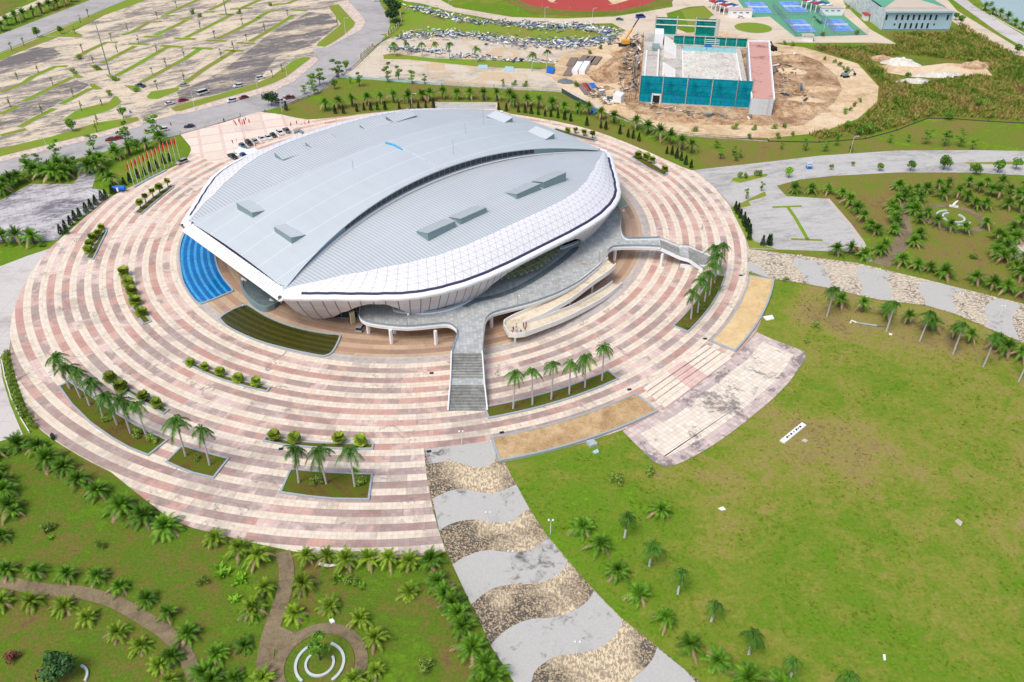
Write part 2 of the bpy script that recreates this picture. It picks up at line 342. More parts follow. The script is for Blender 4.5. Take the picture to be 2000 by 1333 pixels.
M['seat_blue'] = plain('blue_seats', (58, 92, 160), 0.6); M['seat_red'] = plain('red_seats', (176, 64, 66), 0.6)
M['court_green'] = plain('court_green', (96, 160, 124), 0.85, 0, 0.06); M['court_blue'] = plain('court_blue', (96, 146, 214), 0.85, 0, 0.05)
M['line'] = plain('court_line', (228, 234, 240), 0.8)
M['track'] = plain('running_track', (176, 74, 66), 0.9, 0, 0.1, 0.1)
M['green_roof'] = plain('green_roof', (98, 168, 138), 0.6, 0, 0.06, 0.2)
M['beige_roof'] = plain('beige_roof', (198, 186, 170), 0.8, 0, 0.06, 0.2)
def mk_hall():
    m = MT('hall_cladding', 0.5, 0, 0.4); u, v, w = m.xyz('uv')
    l = (u / 1.6).fr().lt(0.1) ; c = m.mix(l * 0.5, s2l((176, 204, 216)), s2l((128, 160, 176)))
    return m.out(m.scl(c, m.noise(0.1, 3) * 0.2 + 0.9))
M['hall_wall'] = mk_hall()
def mk_hall2():
    m = MT('hall_side_cladding', 0.5, 0, 0.4); u, v, w = m.xyz('uv')
    d = ((u + v * 1.3) / 1.2).fr().lt(0.4); t = m.white(m.vec((u / 1.2).fl(), (v / 1.4).fl(), 0.0)).gt(0.55)
    return m.out(m.mix(d * t * 0.7, s2l((206, 216, 220)), s2l((112, 130, 138))))
M['hall_side'] = mk_hall2()
M['rubble'] = ground_mat('rubble', [(0.0, (96, 98, 104)), (0.4, (164, 170, 176)), (0.7, (202, 206, 210)), (1.0, (236, 238, 240))], 0.15, 0.9, 3.0, (0.3, 0.4, 0.3), 0.6, 1.8, 1.0, 0.3)
M['rubble_white'] = ground_mat('rubble_white', [(0.0, (150, 140, 126)), (0.4, (206, 200, 188)), (1.0, (240, 238, 230))], 0.15, 0.9, 3.0, (0.3, 0.4, 0.3), 0.6, 1.6, 1.0, 0.3)
M['gravel'] = plain('grey_gravel', (112, 118, 124), 0.95, 0, 0.3, 2.0)
M['tyre'] = plain('tyre', (28, 28, 30), 0.9); M['carglass'] = plain('car_glass', (28, 34, 42), 0.1, 0, 0.05, 1.0, 0.6)
M['lampglass'] = plain('lamp_glass', (236, 236, 228), 0.3)
M['canopy'] = mk_glass('canopy_glass', (112, 124, 92), (146, 156, 118), 2.0, 2.2, (196, 200, 168))
M['skin'] = plain('skin', (176, 128, 100), 0.7)
M['forecourt'] = mk_grid('forecourt_tiles', (226, 206, 190), (238, 222, 206), (196, 160, 150), 9.0, 0.35, 0.14, (186, 164, 154), (0.60, 0.74))
M['olive_lawn'] = ground_mat('olive_lawn', [(0.0, (122, 100, 68)), (0.28, (134, 118, 68)), (0.46, (122, 124, 54)), (0.66, (106, 130, 40)), (1.0, (122, 156, 36))], 0.03, 0.16, 0.8, (0.4, 0.36, 0.24), 0.6, 1.4, 1.2, 0.4)
def mk_pebble2():
    m = MT('pale_pebble_paving', 0.95, 0, 0.1); p = m.xyz('pos')
    sp = m.noise(1.6, 5, 0.8, m.vec(p[0] * 0.6, p[1], 0.0), 0.5).smooth(0.47, 0.54); big = m.noise(0.1, 4, 0.6, dist=0.6).smooth(0.42, 0.58)
    return m.out(m.mix(sp * (big * 0.5 + 0.45), s2l((218, 204, 180)), s2l((108, 101, 96))), sp, 0.2, 0.1)
M['pebble_pale'] = mk_pebble2()
# ---------------------------------------------------------------- mesh helpers
def link(name, me, parent=None, loc=None, rotz=0.0):
    o = bpy.data.objects.new(name, me); COL.objects.link(o)
    if parent: o.parent = parent
    if loc is not None: o.location = loc
    if rotz: o.rotation_euler = (0, 0, rotz)
    return o
def tag(o, label=None, cat=None, group=None, kind=None):
    if label: o['label'] = label
    if cat: o['category'] = cat
    if group: o['group'] = group
    if kind: o['kind'] = kind
    return o
def empty(name, loc, label, cat, group=None, rotz=0.0):
    o = bpy.data.objects.new(name, None); COL.objects.link(o); o.empty_display_size = 0.5
    o.location = loc; o.rotation_euler = (0, 0, rotz); return tag(o, label, cat, group)
class MB:
    def __init__(s): s.v = []; s.f = []; s.uv = []; s.mi = []; s.sm = []
    def face(s, pts, uv=None, mi=0, sm=False):
        n = len(s.v); s.v += [tuple(p) for p in pts]; s.f.append(tuple(range(n, n + len(pts)))); s.uv.append(uv); s.mi.append(mi); s.sm.append(sm); return s
    def box(s, c, size, rz=0.0, mi=0, taper=1.0):
        cx, cy, cz = c; a, b, h = size[0] / 2, size[1] / 2, size[2] / 2; ca, sa = math.cos(rz), math.sin(rz)
        P = []
        for z in (-1, 1):
            k = taper if z > 0 else 1.0
            for (x, y) in ((-a, -b), (a, -b), (a, b), (-a, b)):
                x *= k; y *= k; P.append((cx + x * ca - y * sa, cy + x * sa + y * ca, cz + z * h))
        for q in ((0, 3, 2, 1), (4, 5, 6, 7), (0, 1, 5, 4), (1, 2, 6, 5), (2, 3, 7, 6), (3, 0, 4, 7)): s.face([P[i] for i in q], mi=mi)
        return s
    def tube(s, pts, rad, n=6, mi=0, cap=True):
        pts = [Vector(p) for p in pts]
        if not hasattr(rad, '__len__'): rad = [rad] * len(pts)
        rings = []
        for i, p in enumerate(pts):
            d = (pts[min(i + 1, len(pts) - 1)] - pts[max(i - 1, 0)]).normalized()
            a = d.cross(Vector((0, 0, 1)));
            if a.length < 1e-3: a = Vector((1, 0, 0))
            a.normalize(); b = d.cross(a)
            rings.append([p + (a * math.cos(2 * math.pi * k / n) + b * math.sin(2 * math.pi * k / n)) * rad[i] for k in range(n)])
        n0 = len(s.v)
        for r in rings: s.v += [tuple(q) for q in r]
        for i in range(len(rings) - 1):
            for k in range(n):
                a = n0 + i * n + k; b = n0 + i * n + (k + 1) % n
                s.f.append((a, b, b + n, a + n)); s.uv.append(None); s.mi.append(mi); s.sm.append(True)
        if cap:
            for r in (rings[0], rings[-1]): s.face(r, mi=mi)
        return s
    def beam(s, a, b, w, h, mi=0):
        a = Vector(a); b = Vector(b); d = (b - a); l = Vector((-d.y, d.x, 0))
        l = (l.normalized() if l.length > 1e-4 else Vector((1, 0, 0))) * w / 2; u = l.cross(d).normalized() * h / 2
        if u.z < 0: u = -u
        P = [a - l - u, a + l - u, a + l + u, a - l + u, b - l - u, b + l - u, b + l + u, b - l + u]
        for q in ((0, 1, 2, 3), (7, 6, 5, 4), (0, 4, 5, 1), (1, 5, 6, 2), (2, 6, 7, 3), (3, 7, 4, 0)): s.face([P[i] for i in q], mi=mi)
        return s
    def prism(s, pts, z0, z1, mi=0, bottom=False):
        pts = ccw(pts); n = len(pts)
        s.face([(p[0], p[1], z1) for p in pts], mi=mi)
        for i in range(n):
            a, b = pts[i], pts[(i + 1) % n]
            s.face([(a[0], a[1], z0), (b[0], b[1], z0), (b[0], b[1], z1), (a[0], a[1], z1)], mi=mi)
        if bottom: s.face([(p[0], p[1], z0) for p in reversed(pts)], mi=mi)
        return s
    def grid(s, rows, uvf=None, sm=True, mi=0):
        n0 = len(s.v); nc = len(rows[0])
        for r in rows: s.v += [tuple(p) for p in r]
        for i in range(len(rows) - 1):
            for j in range(nc - 1):
                a = n0 + i * nc + j; s.f.append((a, a + 1, a + nc + 1, a + nc))
                s.uv.append([uvf(i, j), uvf(i, j + 1), uvf(i + 1, j + 1), uvf(i + 1, j)] if uvf else None); s.mi.append(mi); s.sm.append(sm)
        return s
    def mesh(s, name, mats):
        me = bpy.data.meshes.new(name); me.from_pydata(s.v, [], s.f)
        for m in (mats if isinstance(mats, (list, tuple)) else [mats]): me.materials.append(M[m] if isinstance(m, str) else m)
        me.polygons.foreach_set('material_index', s.mi); me.polygons.foreach_set('use_smooth', s.sm)
        if any(u is not None for u in s.uv):
            l = me.uv_layers.new(name='UVMap'); k = 0; d = []
            for f, u in zip(s.f, s.uv):
                for i in range(len(f)): d += list(u[i]) if u else [0.0, 0.0]
            l.data.foreach_set('uv', d)
        me.update(); return me
    def obj(s, name, mats, parent=None, loc=None, rotz=0.0): return link(name, s.mesh(name, mats), parent, loc, rotz)
def area(pts): return 0.5 * sum(pts[i][0] * pts[(i + 1) % len(pts)][1] - pts[(i + 1) % len(pts)][0] * pts[i][1] for i in range(len(pts)))
def ccw(pts): return list(pts) if area(pts) > 0 else list(reversed(pts))
def smooth(pts, n=5, closed=False):
    P = [Vector(p) for p in pts]; out = []; N = len(P)
    for i in range(N if closed else N - 1):
        if closed: a, b, c, d = P[(i - 1) % N], P[i], P[(i + 1) % N], P[(i + 2) % N]
        else: a, b, c, d = P[max(i - 1, 0)], P[i], P[i + 1], P[min(i + 2, N - 1)]
        for k in range(n):
            t = k / n; out.append(0.5 * ((2 * b) + (c - a) * t + (2 * a - 5 * b + 4 * c - d) * t * t + (3 * b - a - 3 * c + d) * t ** 3))
    if not closed: out.append(P[-1])
    return out
def offset(pts, d):                              # inward offset of a closed outline (ccw)
    pts = ccw([Vector((p[0], p[1], 0)) for p in pts]); n = len(pts); out = []
    for i in range(n):
        a, b, c = pts[i - 1], pts[i], pts[(i + 1) % n]; e1 = (b - a); e2 = (c - b)
        if e1.length < 1e-6 or e2.length < 1e-6: out.append(b); continue
        e1.normalize(); e2.normalize(); n1 = Vector((-e1.y, e1.x, 0)); n2 = Vector((-e2.y, e2.x, 0)); m = n1 + n2
        if m.length < 1e-3: out.append(b + n1 * d); continue
        m.normalize(); out.append(b + m * (d / max(0.35, m.dot(n1))))
    return out
def sheet(name, pts, mat, z, label=None):        # flat piece of the setting
    pts = ccw(pts); o = MB().face([(p[0], p[1], z) for p in pts]).obj(name, mat); return tag(o, kind='structure')
def strip(pts, w, closed=False):                 # band of half width w along a line
    P = [Vector((p[0], p[1], 0)) for p in pts]; L = []; R_ = []; n = len(P)
    for i in range(n):
        if closed: d = P[(i + 1) % n] - P[i - 1]
        else: d = P[min(i + 1, n - 1)] - P[max(i - 1, 0)]
        d.normalize(); q = Vector((-d.y, d.x, 0)) * (w[i] if hasattr(w, '__len__') else w); L.append(P[i] + q); R_.append(P[i] - q)
    return L, R_
def band(name, pts, w, mat, z, z0=None, closed=False, struct=True):
    L, R_ = strip(pts, w, closed); b = MB(); n = len(L)
    for i in range(n if closed else n - 1):
        j = (i + 1) % n; b.face([(*R_[i][:2], z), (*R_[j][:2], z), (*L[j][:2], z), (*L[i][:2], z)])
        if z0 is not None:
            b.face([(*R_[j][:2], z), (*R_[i][:2], z), (*R_[i][:2], z0), (*R_[j][:2], z0)])
            b.face([(*L[i][:2], z), (*L[j][:2], z), (*L[j][:2], z0), (*L[i][:2], z0)])
    if z0 is not None and not closed:
        for i in (0, n - 1): b.face([(*L[i][:2], z0), (*R_[i][:2], z0), (*R_[i][:2], z), (*L[i][:2], z)])
    o = b.obj(name, mat); return tag(o, kind='structure') if struct else o
NUM = ['first', 'second', 'third', 'fourth', 'fifth', 'sixth', 'seventh', 'eighth', 'ninth', 'tenth', 'eleventh', 'twelfth', 'thirteenth', 'fourteenth', 'fifteenth', 'sixteenth', 'seventeenth', 'eighteenth', 'nineteenth', 'twentieth']
TENS = {20: 'twenty', 30: 'thirty', 40: 'forty', 50: 'fifty', 60: 'sixty'}
def nth(i):
    i += 1
    if i <= 20: return NUM[i - 1]
    t, u = i // 10 * 10, i % 10
    return (TENS[t][:-1] + 'ieth') if u == 0 else TENS[t] + '-' + NUM[u - 1]

# ================================================================= GROUND
Q = lambda pts, z=0.0, n=0: (smooth(GP(pts, z), n) if n else GP(pts, z))
g = MB().face([(-3000, -1500, 0), (3000, -1500, 0), (3000, 4500, 0), (-3000, 4500, 0)]).obj('ground', 'lawn'); tag(g, kind='structure')
LZ = [0.02]
def nz(): LZ[0] += 0.0025; return LZ[0]
sheet('garden_ground', GP([(-40, 880), (0, 872), (50, 850), (155, 893), (217, 925), (300, 990), (350, 1024), (445, 1050), (570, 1079), (700, 1095), (875, 1078), (925, 1190), (1010, 1345), (1060, 1400), (-40, 1400)]), 'garden_lawn', nz())
sheet('garden_ground', GP([(1517, 362), (1560, 352), (1620, 345), (1750, 338), (1900, 338), (2040, 346), (2040, 640), (2000, 595), (1900, 570), (1800, 545), (1675, 515), (1500, 491), (1685, 493), (1680, 472), (1640, 415), (1615, 389), (1536, 384)]), 'olive_lawn', nz())
sheet('garden_ground', GP([(548, 222), (547, 210), (625, 176), (662, 150), (860, 166), (1000, 177), (1097, 180), (1187, 222), (1237, 247), (1300, 262), (1500, 275), (1690, 270), (1760, 250), (1860, 232), (2040, 243), (2040, 296), (1750, 295), (1600, 305), (1500, 317), (1400, 330), (1347, 333), (1332, 327), (1225, 280), (1125, 246), (1000, 223), (600, 236)]), 'olive_lawn', nz())
sheet('rough_ground', GP([(1570, 92), (1750, 88), (1725, 62), (1850, 62), (1880, 45), (1990, 110), (2060, 130), (2060, 243), (1860, 230), (1810, 230), (1760, 248), (1690, 268), (1600, 275), (1575, 265), (1615, 257), (1680, 235), (1715, 200), (1716, 170), (1680, 125)]), 'rough_grass', nz())
sheet('rough_ground', GP([(-60, -20), (90, -20), (0, 31), (-60, 55)]), 'rough_grass', nz())
# lake, far roads
sheet('lake', GP([(1895, -25), (1925, 15), (1960, 36), (2000, 57), (2100, 110), (2300, 110), (2300, -40)]), 'water', nz())
sheet('lakeside_road', GP([(1845, -12), (1876, -12), (1900, 10), (2000, 70), (2100, 125), (2100, 150), (2000, 94), (1950, 64)]), 'road_pale', nz())
sheet('lakeside_road', GP([(1815, -12), (1840, -12), (1870, 22), (1990, 95), (2100, 160), (2100, 175), (1985, 109), (1862, 44)]), 'road_beige', nz())
sheet('highway', GP([(-60, 92), (0, 68), (175, 1), (210, -12), (275, -12), (245, 1), (0, 103), (-60, 128)]), 'road', nz())
band('kerb_line', GP([(-60, 131), (0, 106), (110, 60), (262, -4)]), 0.9, 'kerb', nz())
sheet('footpath', GP([(-60, 58), (0, 33), (85, -4), (105, -12), (125, -12), (102, 1), (0, 41), (-60, 66)]), 'road_beige', nz())
# parking lot and street
sheet('verge_ground', GP([(-60, 130), (0, 105), (70, 77), (110, 60), (262, -6), (300, -6), (262, 10), (205, 30), (0, 122), (-60, 146)]), 'verge', nz())
sheet('parking_lot', GP([(-60, 140), (0, 119), (27, 107), (70, 90), (98, 79), (135, 66), (205, 30), (262, 10), (300, -8), (690, -8), (690, 12), (714, 42), (660, 83), (636, 94), (622, 116), (575, 160), (540, 178), (500, 187), (345, 223), (280, 242), (100, 293), (0, 317), (-60, 332)]), 'lot', nz())
sheet('parking_lot_dark', GP([(602, 24), (640, 27), (664, 48), (645, 62), (608, 90), (560, 105), (540, 112), (500, 165), (425, 184), (352, 196), (345, 180), (400, 158), (440, 135), (478, 105), (520, 72)]), 'lot_dark', nz())
sheet('parking_lot_dark', GP([(-60, 136), (0, 120), (72, 92), (105, 96), (120, 106), (60, 130), (-60, 165)]), 'lot_dark', nz())
sheet('parking_lot_dark', GP([(0, 215), (100, 172), (150, 158), (176, 166), (120, 200), (50, 235), (-60, 262), (-60, 240)]), 'lot_dark', nz())
sheet('verge_ground', GP([(-60, 306), (0, 291), (100, 268), (190, 240), (268, 229), (273, 236), (240, 247), (170, 265), (80, 287), (-60, 322)]), 'verge', 0.14)
sheet('street', Q([(-60, 333), (0, 317), (100, 293), (200, 268), (280, 243), (345, 223), (365, 222), (425, 207), (500, 187), (540, 178), (575, 160), (610, 130), (623, 116), (610, 96), (640, 92), (660, 83), (705, 60), (714, 47), (712, 38), (690, 12), (668, -12)]) + Q([(735, -12), (745, 12), (760, 30), (762, 50), (755, 68), (740, 85), (710, 115), (690, 135), (665, 150), (640, 172), (620, 182), (580, 195), (550, 209), (508, 219), (470, 230), (430, 242), (352, 263), (300, 276), (200, 298), (100, 323), (0, 343), (-60, 356)]), 'road', nz())
def kerbed(name, pts, top, h=0.15, kw=0.35, kerb='kerb'):
    o = MB().prism(pts, 0.0, h, 0).obj('kerb', kerb); tag(o, kind='structure')
    sheet(name, offset(pts, kw), top, h + 0.02)
kerbed('sidewalk', GP([(-60, 322), (80, 287), (170, 265), (240, 247), (273, 236), (281, 241), (276, 248), (200, 268), (100, 293), (-60, 332)]), 'sidewalk')
kerbed('sidewalk', GP([(342, 219), (355, 218), (425, 197), (500, 176), (535, 164), (560, 152), (582, 135), (606, 117), (618, 113), (623, 117), (610, 130), (575, 160), (540, 178), (500, 187), (425, 207), (365, 223), (348, 224)]), 'sidewalk')
kerbed('sidewalk', GP([(663, 9), (675, 0), (690, 12), (712, 38), (714, 47), (705, 60), (660, 83), (640, 94), (635, 93), (650, 85), (670, 72), (692, 53), (695, 45)]), 'sidewalk')
kerbed('verge_ground', GP([(331, 212), (350, 205), (425, 185), (500, 163), (530, 150), (570, 120), (590, 112), (608, 112), (606, 117), (582, 135), (560, 152), (535, 164), (500, 176), (425, 197), (355, 218), (342, 219)]), 'verge')
kerbed('verge_ground', GP([(639, 12), (662, 9), (695, 45), (692, 53), (670, 72), (650, 85), (635, 93), (617, 91), (620, 85), (665, 48)]), 'verge')
# grass islands of the parking lot (zoom coordinates of the photo, a quarter pixel each)
ISL = [[(590, 460), (680, 405), (830, 335), (920, 335)], [(790, 500), (930, 430), (1060, 362)], [(1000, 345), (1165, 350)], [(900, 600), (1060, 515), (1120, 480), (1310, 370)], [(1250, 360), (1430, 372)],
       [(1100, 650), (1230, 580), (1450, 460), (1560, 385)], [(1495, 378), (1665, 385)], [(1400, 685), (1600, 540), (1700, 480), (1830, 400)], [(1750, 397), (1905, 402)],
       [(0, 728), (190, 650), (260, 600), (430, 525), (530, 520)], [(180, 800), (400, 690), (570, 605)], [(0, 900), (150, 830)], [(470, 820), (700, 700), (780, 690)], [(0, 1065), (210, 1012)], [(150, 1000), (300, 915), (430, 850)],
       [(950, 278), (1030, 255), (1160, 180), (1270, 170)], [(1120, 290), (1285, 295)], [(1210, 282), (1330, 225), (1460, 160)], [(1395, 152), (1510, 150)], [(1360, 304), (1530, 310)], [(1450, 298), (1570, 240), (1810, 118)], [(1710, 117), (1835, 117)],
       [(1605, 320), (1770, 325)], [(1690, 312), (1850, 235), (2030, 140)], [(1845, 338), (2000, 345)], [(1950, 330), (2120, 232), (2300, 118)], [(2260, 78), (2400, 88)], [(1255, 130), (1370, 125)], [(1290, 120), (1440, 50), (1560, -5)],
       [(1590, 97), (1680, 97)], [(1630, 85), (1720, 45), (1800, -2)], [(1795, 75), (1975, 66)], [(1890, 66), (2000, 15), (2060, -10)], [(2010, 145), (2100, 92), (2200, 78)], [(2130, 42), (2250, 30), (2320, 0)]]
WEDGE = [[(680, 505), (760, 520), (815, 545), (750, 560)], [(815, 585), (870, 590), (950, 620), (900, 648)], [(960, 668), (1060, 672), (1110, 700), (1060, 732)], [(1140, 760), (1180, 718), (1300, 700), (1400, 682), (1405, 712), (1230, 780), (1160, 778)],
         [(475, 950), (600, 860), (850, 800), (890, 750), (920, 755), (955, 795), (940, 820), (850, 870), (680, 920), (520, 955)], [(560, 600), (600, 575), (665, 608), (600, 618)], [(690, 655), (740, 655), (810, 700), (740, 708), (700, 680)],
         [(540, 262), (560, 240), (650, 275), (640, 300), (560, 295), (420, 292), (340, 285)]]
k = MB(); gr = MB()
for pl in ISL:
    w = GP(Z4(0, 0, pl)); L, R_ = strip(w, 1.85); outl = L + list(reversed(R_)); k.prism(outl, 0.0, 0.16)
    gr.face([(p[0], p[1], 0.19) for p in ccw(offset(outl, 0.25))])
for pl in WEDGE:
    outl = GP(Z4(0, 0, pl)); k.prism(outl, 0.0, 0.17); gr.face([(p[0], p[1], 0.20) for p in ccw(offset(outl, 0.3))])
tag(k.obj('kerb', 'kerb'), kind='structure'); tag(gr.obj('island_grass', 'verge'), kind='structure')
# left grey lot, pavings on the left
sheet('side_parking_lot', Q([(-60, 420), (0, 394), (30, 377), (60, 361), (142, 361), (153, 350), (150, 320), (172, 312), (181, 330), (187, 345), (180, 368), (203, 373), (215, 384), (175, 415), (150, 432), (125, 455), (112, 470), (60, 473), (-60, 475)]), 'lot_mottled', nz())
tag(band('lot_kerb', GP([(-60, 420), (0, 394), (30, 377), (60, 361), (142, 361), (153, 350), (151, 320)]), 0.2, 'kerb', 0.15, 0.0), kind='structure')
m_ = MB()
for a, b in (((93, 428), (122, 428)), ((100, 418), (150, 421)), ((110, 408), (160, 411)), ((118, 399), (168, 402)), ((80, 440), (120, 441)), ((72, 450), (113, 452)), ((160, 378), (182, 384)), ((168, 373), (192, 382)), ((176, 369), (200, 380))):
    p, q = GP([a, b]); m_.beam((p.x, p.y, 0.15), (q.x, q.y, 0.15), 0.18, 0.01)
tag(m_.obj('parking_lines', 'line'), kind='structure')
sheet('side_paving', GP([(-60, 545), (0, 521), (55, 500), (104, 484), (76, 515), (50, 558), (28, 608), (22, 645), (18, 690), (4, 692), (0, 700), (5, 740), (20, 790), (45, 850), (-60, 880)]), 'road_pale', nz())
# upper middle: roads, yards
sheet('far_road', GP([(765, -12), (790, 3), (825, 8), (875, 22), (1000, 45), (1100, 48), (1150, 47), (1195, 46), (1222, 60), (1262, 72), (1290, 30), (1345, 14), (1375, 12), (1400, 35), (1450, 86), (1500, 84), (1700, 84), (1752, 87), (1700, 58), (1650, 10), (1640, -14), (1310, -14), (1314, 14), (1250, 25), (1200, 33), (1100, 37), (1000, 34), (887, 15), (838, -12)]), 'road_beige', nz())
sheet('far_road', GP([(1262, 72), (1290, 28), (1300, 22), (1306, 40), (1320, 56), (1345, 66), (1400, 76), (1400, 60), (1370, 40), (1395, 30), (1450, 40), (1505, 34), (1560, 80), (1500, 86), (1262, 86)]), 'road_beige', nz())
sheet('verge_ground', GP([(1330, 20), (1374, 13), (1392, 30), (1370, 52), (1345, 50)]), 'verge', nz())
sheet('court_ground', GP([(1430, -14), (1600, -14), (1645, 28), (1695, 69), (1553, 73), (1503, 33), (1470, 35), (1455, 20)]), 'court_green', nz())
sheet('work_yard', GP([(665, 152), (690, 136), (720, 108), (745, 84), (764, 74), (850, 72), (1000, 72), (1100, 90), (1222, 60), (1262, 70), (1262, 235), (1187, 222), (1130, 196), (1097, 180), (1000, 176), (860, 166)]), 'yard', nz())
sheet('debris_field', GP([(742, 68), (757, 66), (765, 40), (768, 12), (815, 10), (875, 26), (1000, 48), (1190, 50), (1225, 68), (1160, 82), (1100, 82), (1000, 73), (850, 71), (764, 74)]), 'verge', nz())
sheet('yard_strip', GP([(748, 108), (765, 105), (850, 115), (1000, 119), (1087, 125), (1084, 136), (1000, 134), (925, 130), (800, 117), (750, 116)]), 'verge', nz())
sheet('dirt_ground', Q([(1075, 150), (1090, 112), (1140, 98), (1180, 85), (1222, 62), (1262, 72), (1400, 60), (1525, 88), (1570, 93), (1675, 125), (1716, 170), (1713, 200), (1675, 233), (1612, 256), (1575, 263), (1500, 271), (1425, 270), (1325, 265), (1275, 252), (1237, 240), (1187, 214), (1125, 183), (1097, 172)]), 'dirt', nz())
sheet('soil_ground', GP([(1505, 110), (1560, 105), (1600, 120), (1635, 150), (1645, 175), (1630, 200), (1600, 225), (1570, 245), (1525, 250), (1500, 240), (1330, 232), (1230, 222), (1215, 190), (1225, 120), (1240, 80), (1262, 76), (1500, 100)]), 'soil', nz())
sheet('soil_ground', GP([(1150, 150), (1180, 125), (1215, 95), (1235, 90), (1225, 130), (1215, 160), (1190, 165), (1160, 160)]), 'soil', nz())
sheet('dirt_ground', GP([(1697, 129), (1740, 128), (1800, 130), (1850, 124), (1920, 128), (1940, 150), (1920, 157), (1860, 146), (1790, 152), (1740, 144), (1700, 136)]), 'dirt', nz())
sheet('track_ground', GP([(940, -20), (980, 0), (1040, 27), (1150, 33), (1240, 25), (1312, 5), (1330, -20)]), 'rough_grass', nz())
sheet('running_track', Q([(985, -20), (1010, 0), (1040, 12), (1090, 20), (1150, 23), (1210, 21), (1255, 12), (1285, -1), (1300, -20)]), 'track', nz())
sheet('track_infield', Q([(1045, -20), (1075, 5), (1110, 10), (1150, 11), (1200, 9), (1240, -3), (1260, -20)]), 'dirt', nz())
sheet('red_court', GP([(1080, 5), (1100, -10), (1175, -10), (1196, 8), (1160, 14), (1120, 13)]), 'track', nz())
kerbed('verge_ground', [G(1471, 55) + Vector((math.cos(a / 16 * 6.283) * 11, math.sin(a / 16 * 6.283) * 11, 0)) for a in range(16)], 'verge', 0.15)
# right: grey lot and road
sheet('right_road', Q([(1346, 334), (1400, 328), (1500, 317), (1600, 305), (1750, 295), (1900, 294), (2060, 297), (2060, 347), (1900, 338), (1750, 338), (1620, 345), (1560, 352), (1517, 364), (1536, 384), (1615, 389), (1640, 415), (1680, 472), (1685, 494), (1600, 491), (1510, 488), (1497, 480), (1470, 470), (1450, 430), (1426, 406), (1390, 368)]), 'lot_grey', nz())
for pl in ([(1707, 85), (1720, 60), (2000, 25), (2000, 50), (1780, 105)],):
    kerbed('verge_ground', GP(Z4(1000, 333, pl)), 'verge', 0.15, 0.25)
kerbed('verge_ground', GP([(1425, 405), (1441, 400), (1455, 393), (1485, 378), (1495, 374), (1498, 384), (1480, 390), (1464, 394), (1468, 403), (1446, 408), (1450, 430), (1462, 455), (1475, 472), (1500, 482), (1521, 488), (1462, 486), (1452, 458)]), 'verge', 0.12, 0.2)
for pl in ([(30, 292), (265, 282)], [(155, 292), (210, 370), (310, 545)], [(175, 540), (430, 550)]):
    w = GP(Z4(1500, 333, pl)); L, R_ = strip(w, 0.8); kerbed('island_grass', L + list(reversed(R_)), 'verge', 0.15, 0.15)
kerbed('verge_ground', GP([(1880, 318), (1990, 316), (2050, 318), (2050, 323), (1890, 322)]), 'verge', 0.15, 0.2)
band('drain_channel', GP(Z4(1500, 333, [(465, 225), (640, 430), (735, 560), (800, 715)])), 0.7, 'kerb', 0.17, 0.0)
band('brick_path', smooth(GP(Z4(1500, 333, [(1075, 225), (1050, 320), (1050, 400), (1065, 470), (1050, 560), (990, 630), (930, 690), (880, 745)])), 4), 2.6, 'brick_path', nz())
def ring(name, c, r0, r1, mat, z, z0=None, a0=0, a1=360, struct=True):
    n = max(8, int((a1 - a0) / 6)); full = abs(a1 - a0 - 360) < 1e-3
    pts = [Vector((c[0] + math.cos(math.radians(a0 + (a1 - a0) * i / n)) * (r0 + r1) / 2, c[1] + math.sin(math.radians(a0 + (a1 - a0) * i / n)) * (r0 + r1) / 2, 0)) for i in range(n if full else n + 1)]
    return band(name, pts, (r1 - r0) / 2, mat, z, z0, full, struct)
RGC = G(1862, 427)
ring('brick_path', RGC, 8.2, 11.0, 'brick_path', nz())
sheet('pale_court', [G(2012, 492) + Vector((math.cos(a / 20 * 6.283) * 9, math.sin(a / 20 * 6.283) * 9, 0)) for a in range(20)], 'platform_edge', nz())
# the round plaza
def sheet_c(name, pts, mat, z):                       # object origin at the ring centre
    o = MB().face([(p[0] - RC.x, p[1] - RC.y, 0) for p in ccw(pts)]).obj(name, mat, loc=(RC.x, RC.y, z)); return tag(o, kind='structure')
PL = [(217, 923), (155, 891), (80, 841), (50, 791), (24, 711), (20, 666), (20, 645), (26, 608), (47, 558), (70, 520), (100, 483), (135, 453), (175, 418), (217, 385), (262, 363), (325, 333), (357, 318), (371, 300), (372, 287), (364, 273), (353, 263)]
plz = smooth(GP(PL), 3) + GP([(430, 242), (470, 230), (508, 219)]) + smooth(GP([(548, 224), (600, 234), (660, 229), (720, 222), (780, 216)]), 3) + GP([(850, 213), (850, 200), (971, 201), (971, 216)]) + smooth(GP([(1000, 223), (1125, 246), (1225, 280), (1332, 327)]), 3)
plz += [polar(111.8, d) for d in range(22, -20, -3)] + GP([(1461, 540), (1512, 546), (1507, 575), (1478, 648), (1440, 694), (1302, 800), (1287, 806), (1225, 838), (1145, 865), (987, 903)]) + GP([(971, 863), (828, 878), (833, 930), (846, 999), (858, 1040), (871, 1079)])
plz += smooth(GP([(785, 1092), (700, 1093), (570, 1077), (445, 1049), (350, 1023), (300, 989), (250, 950)]), 3)
sheet_c('plaza', plz, 'plaza', nz())
sheet('forecourt', GP([(353, 264), (430, 243), (470, 231), (508, 220), (548, 225), (600, 235), (560, 262), (480, 290), (420, 320), (375, 300), (372, 287)]), 'forecourt', nz())
sheet('rear_parking', GP([(850, 201), (968, 202), (968, 214), (850, 213)]), 'lot_grey', nz())
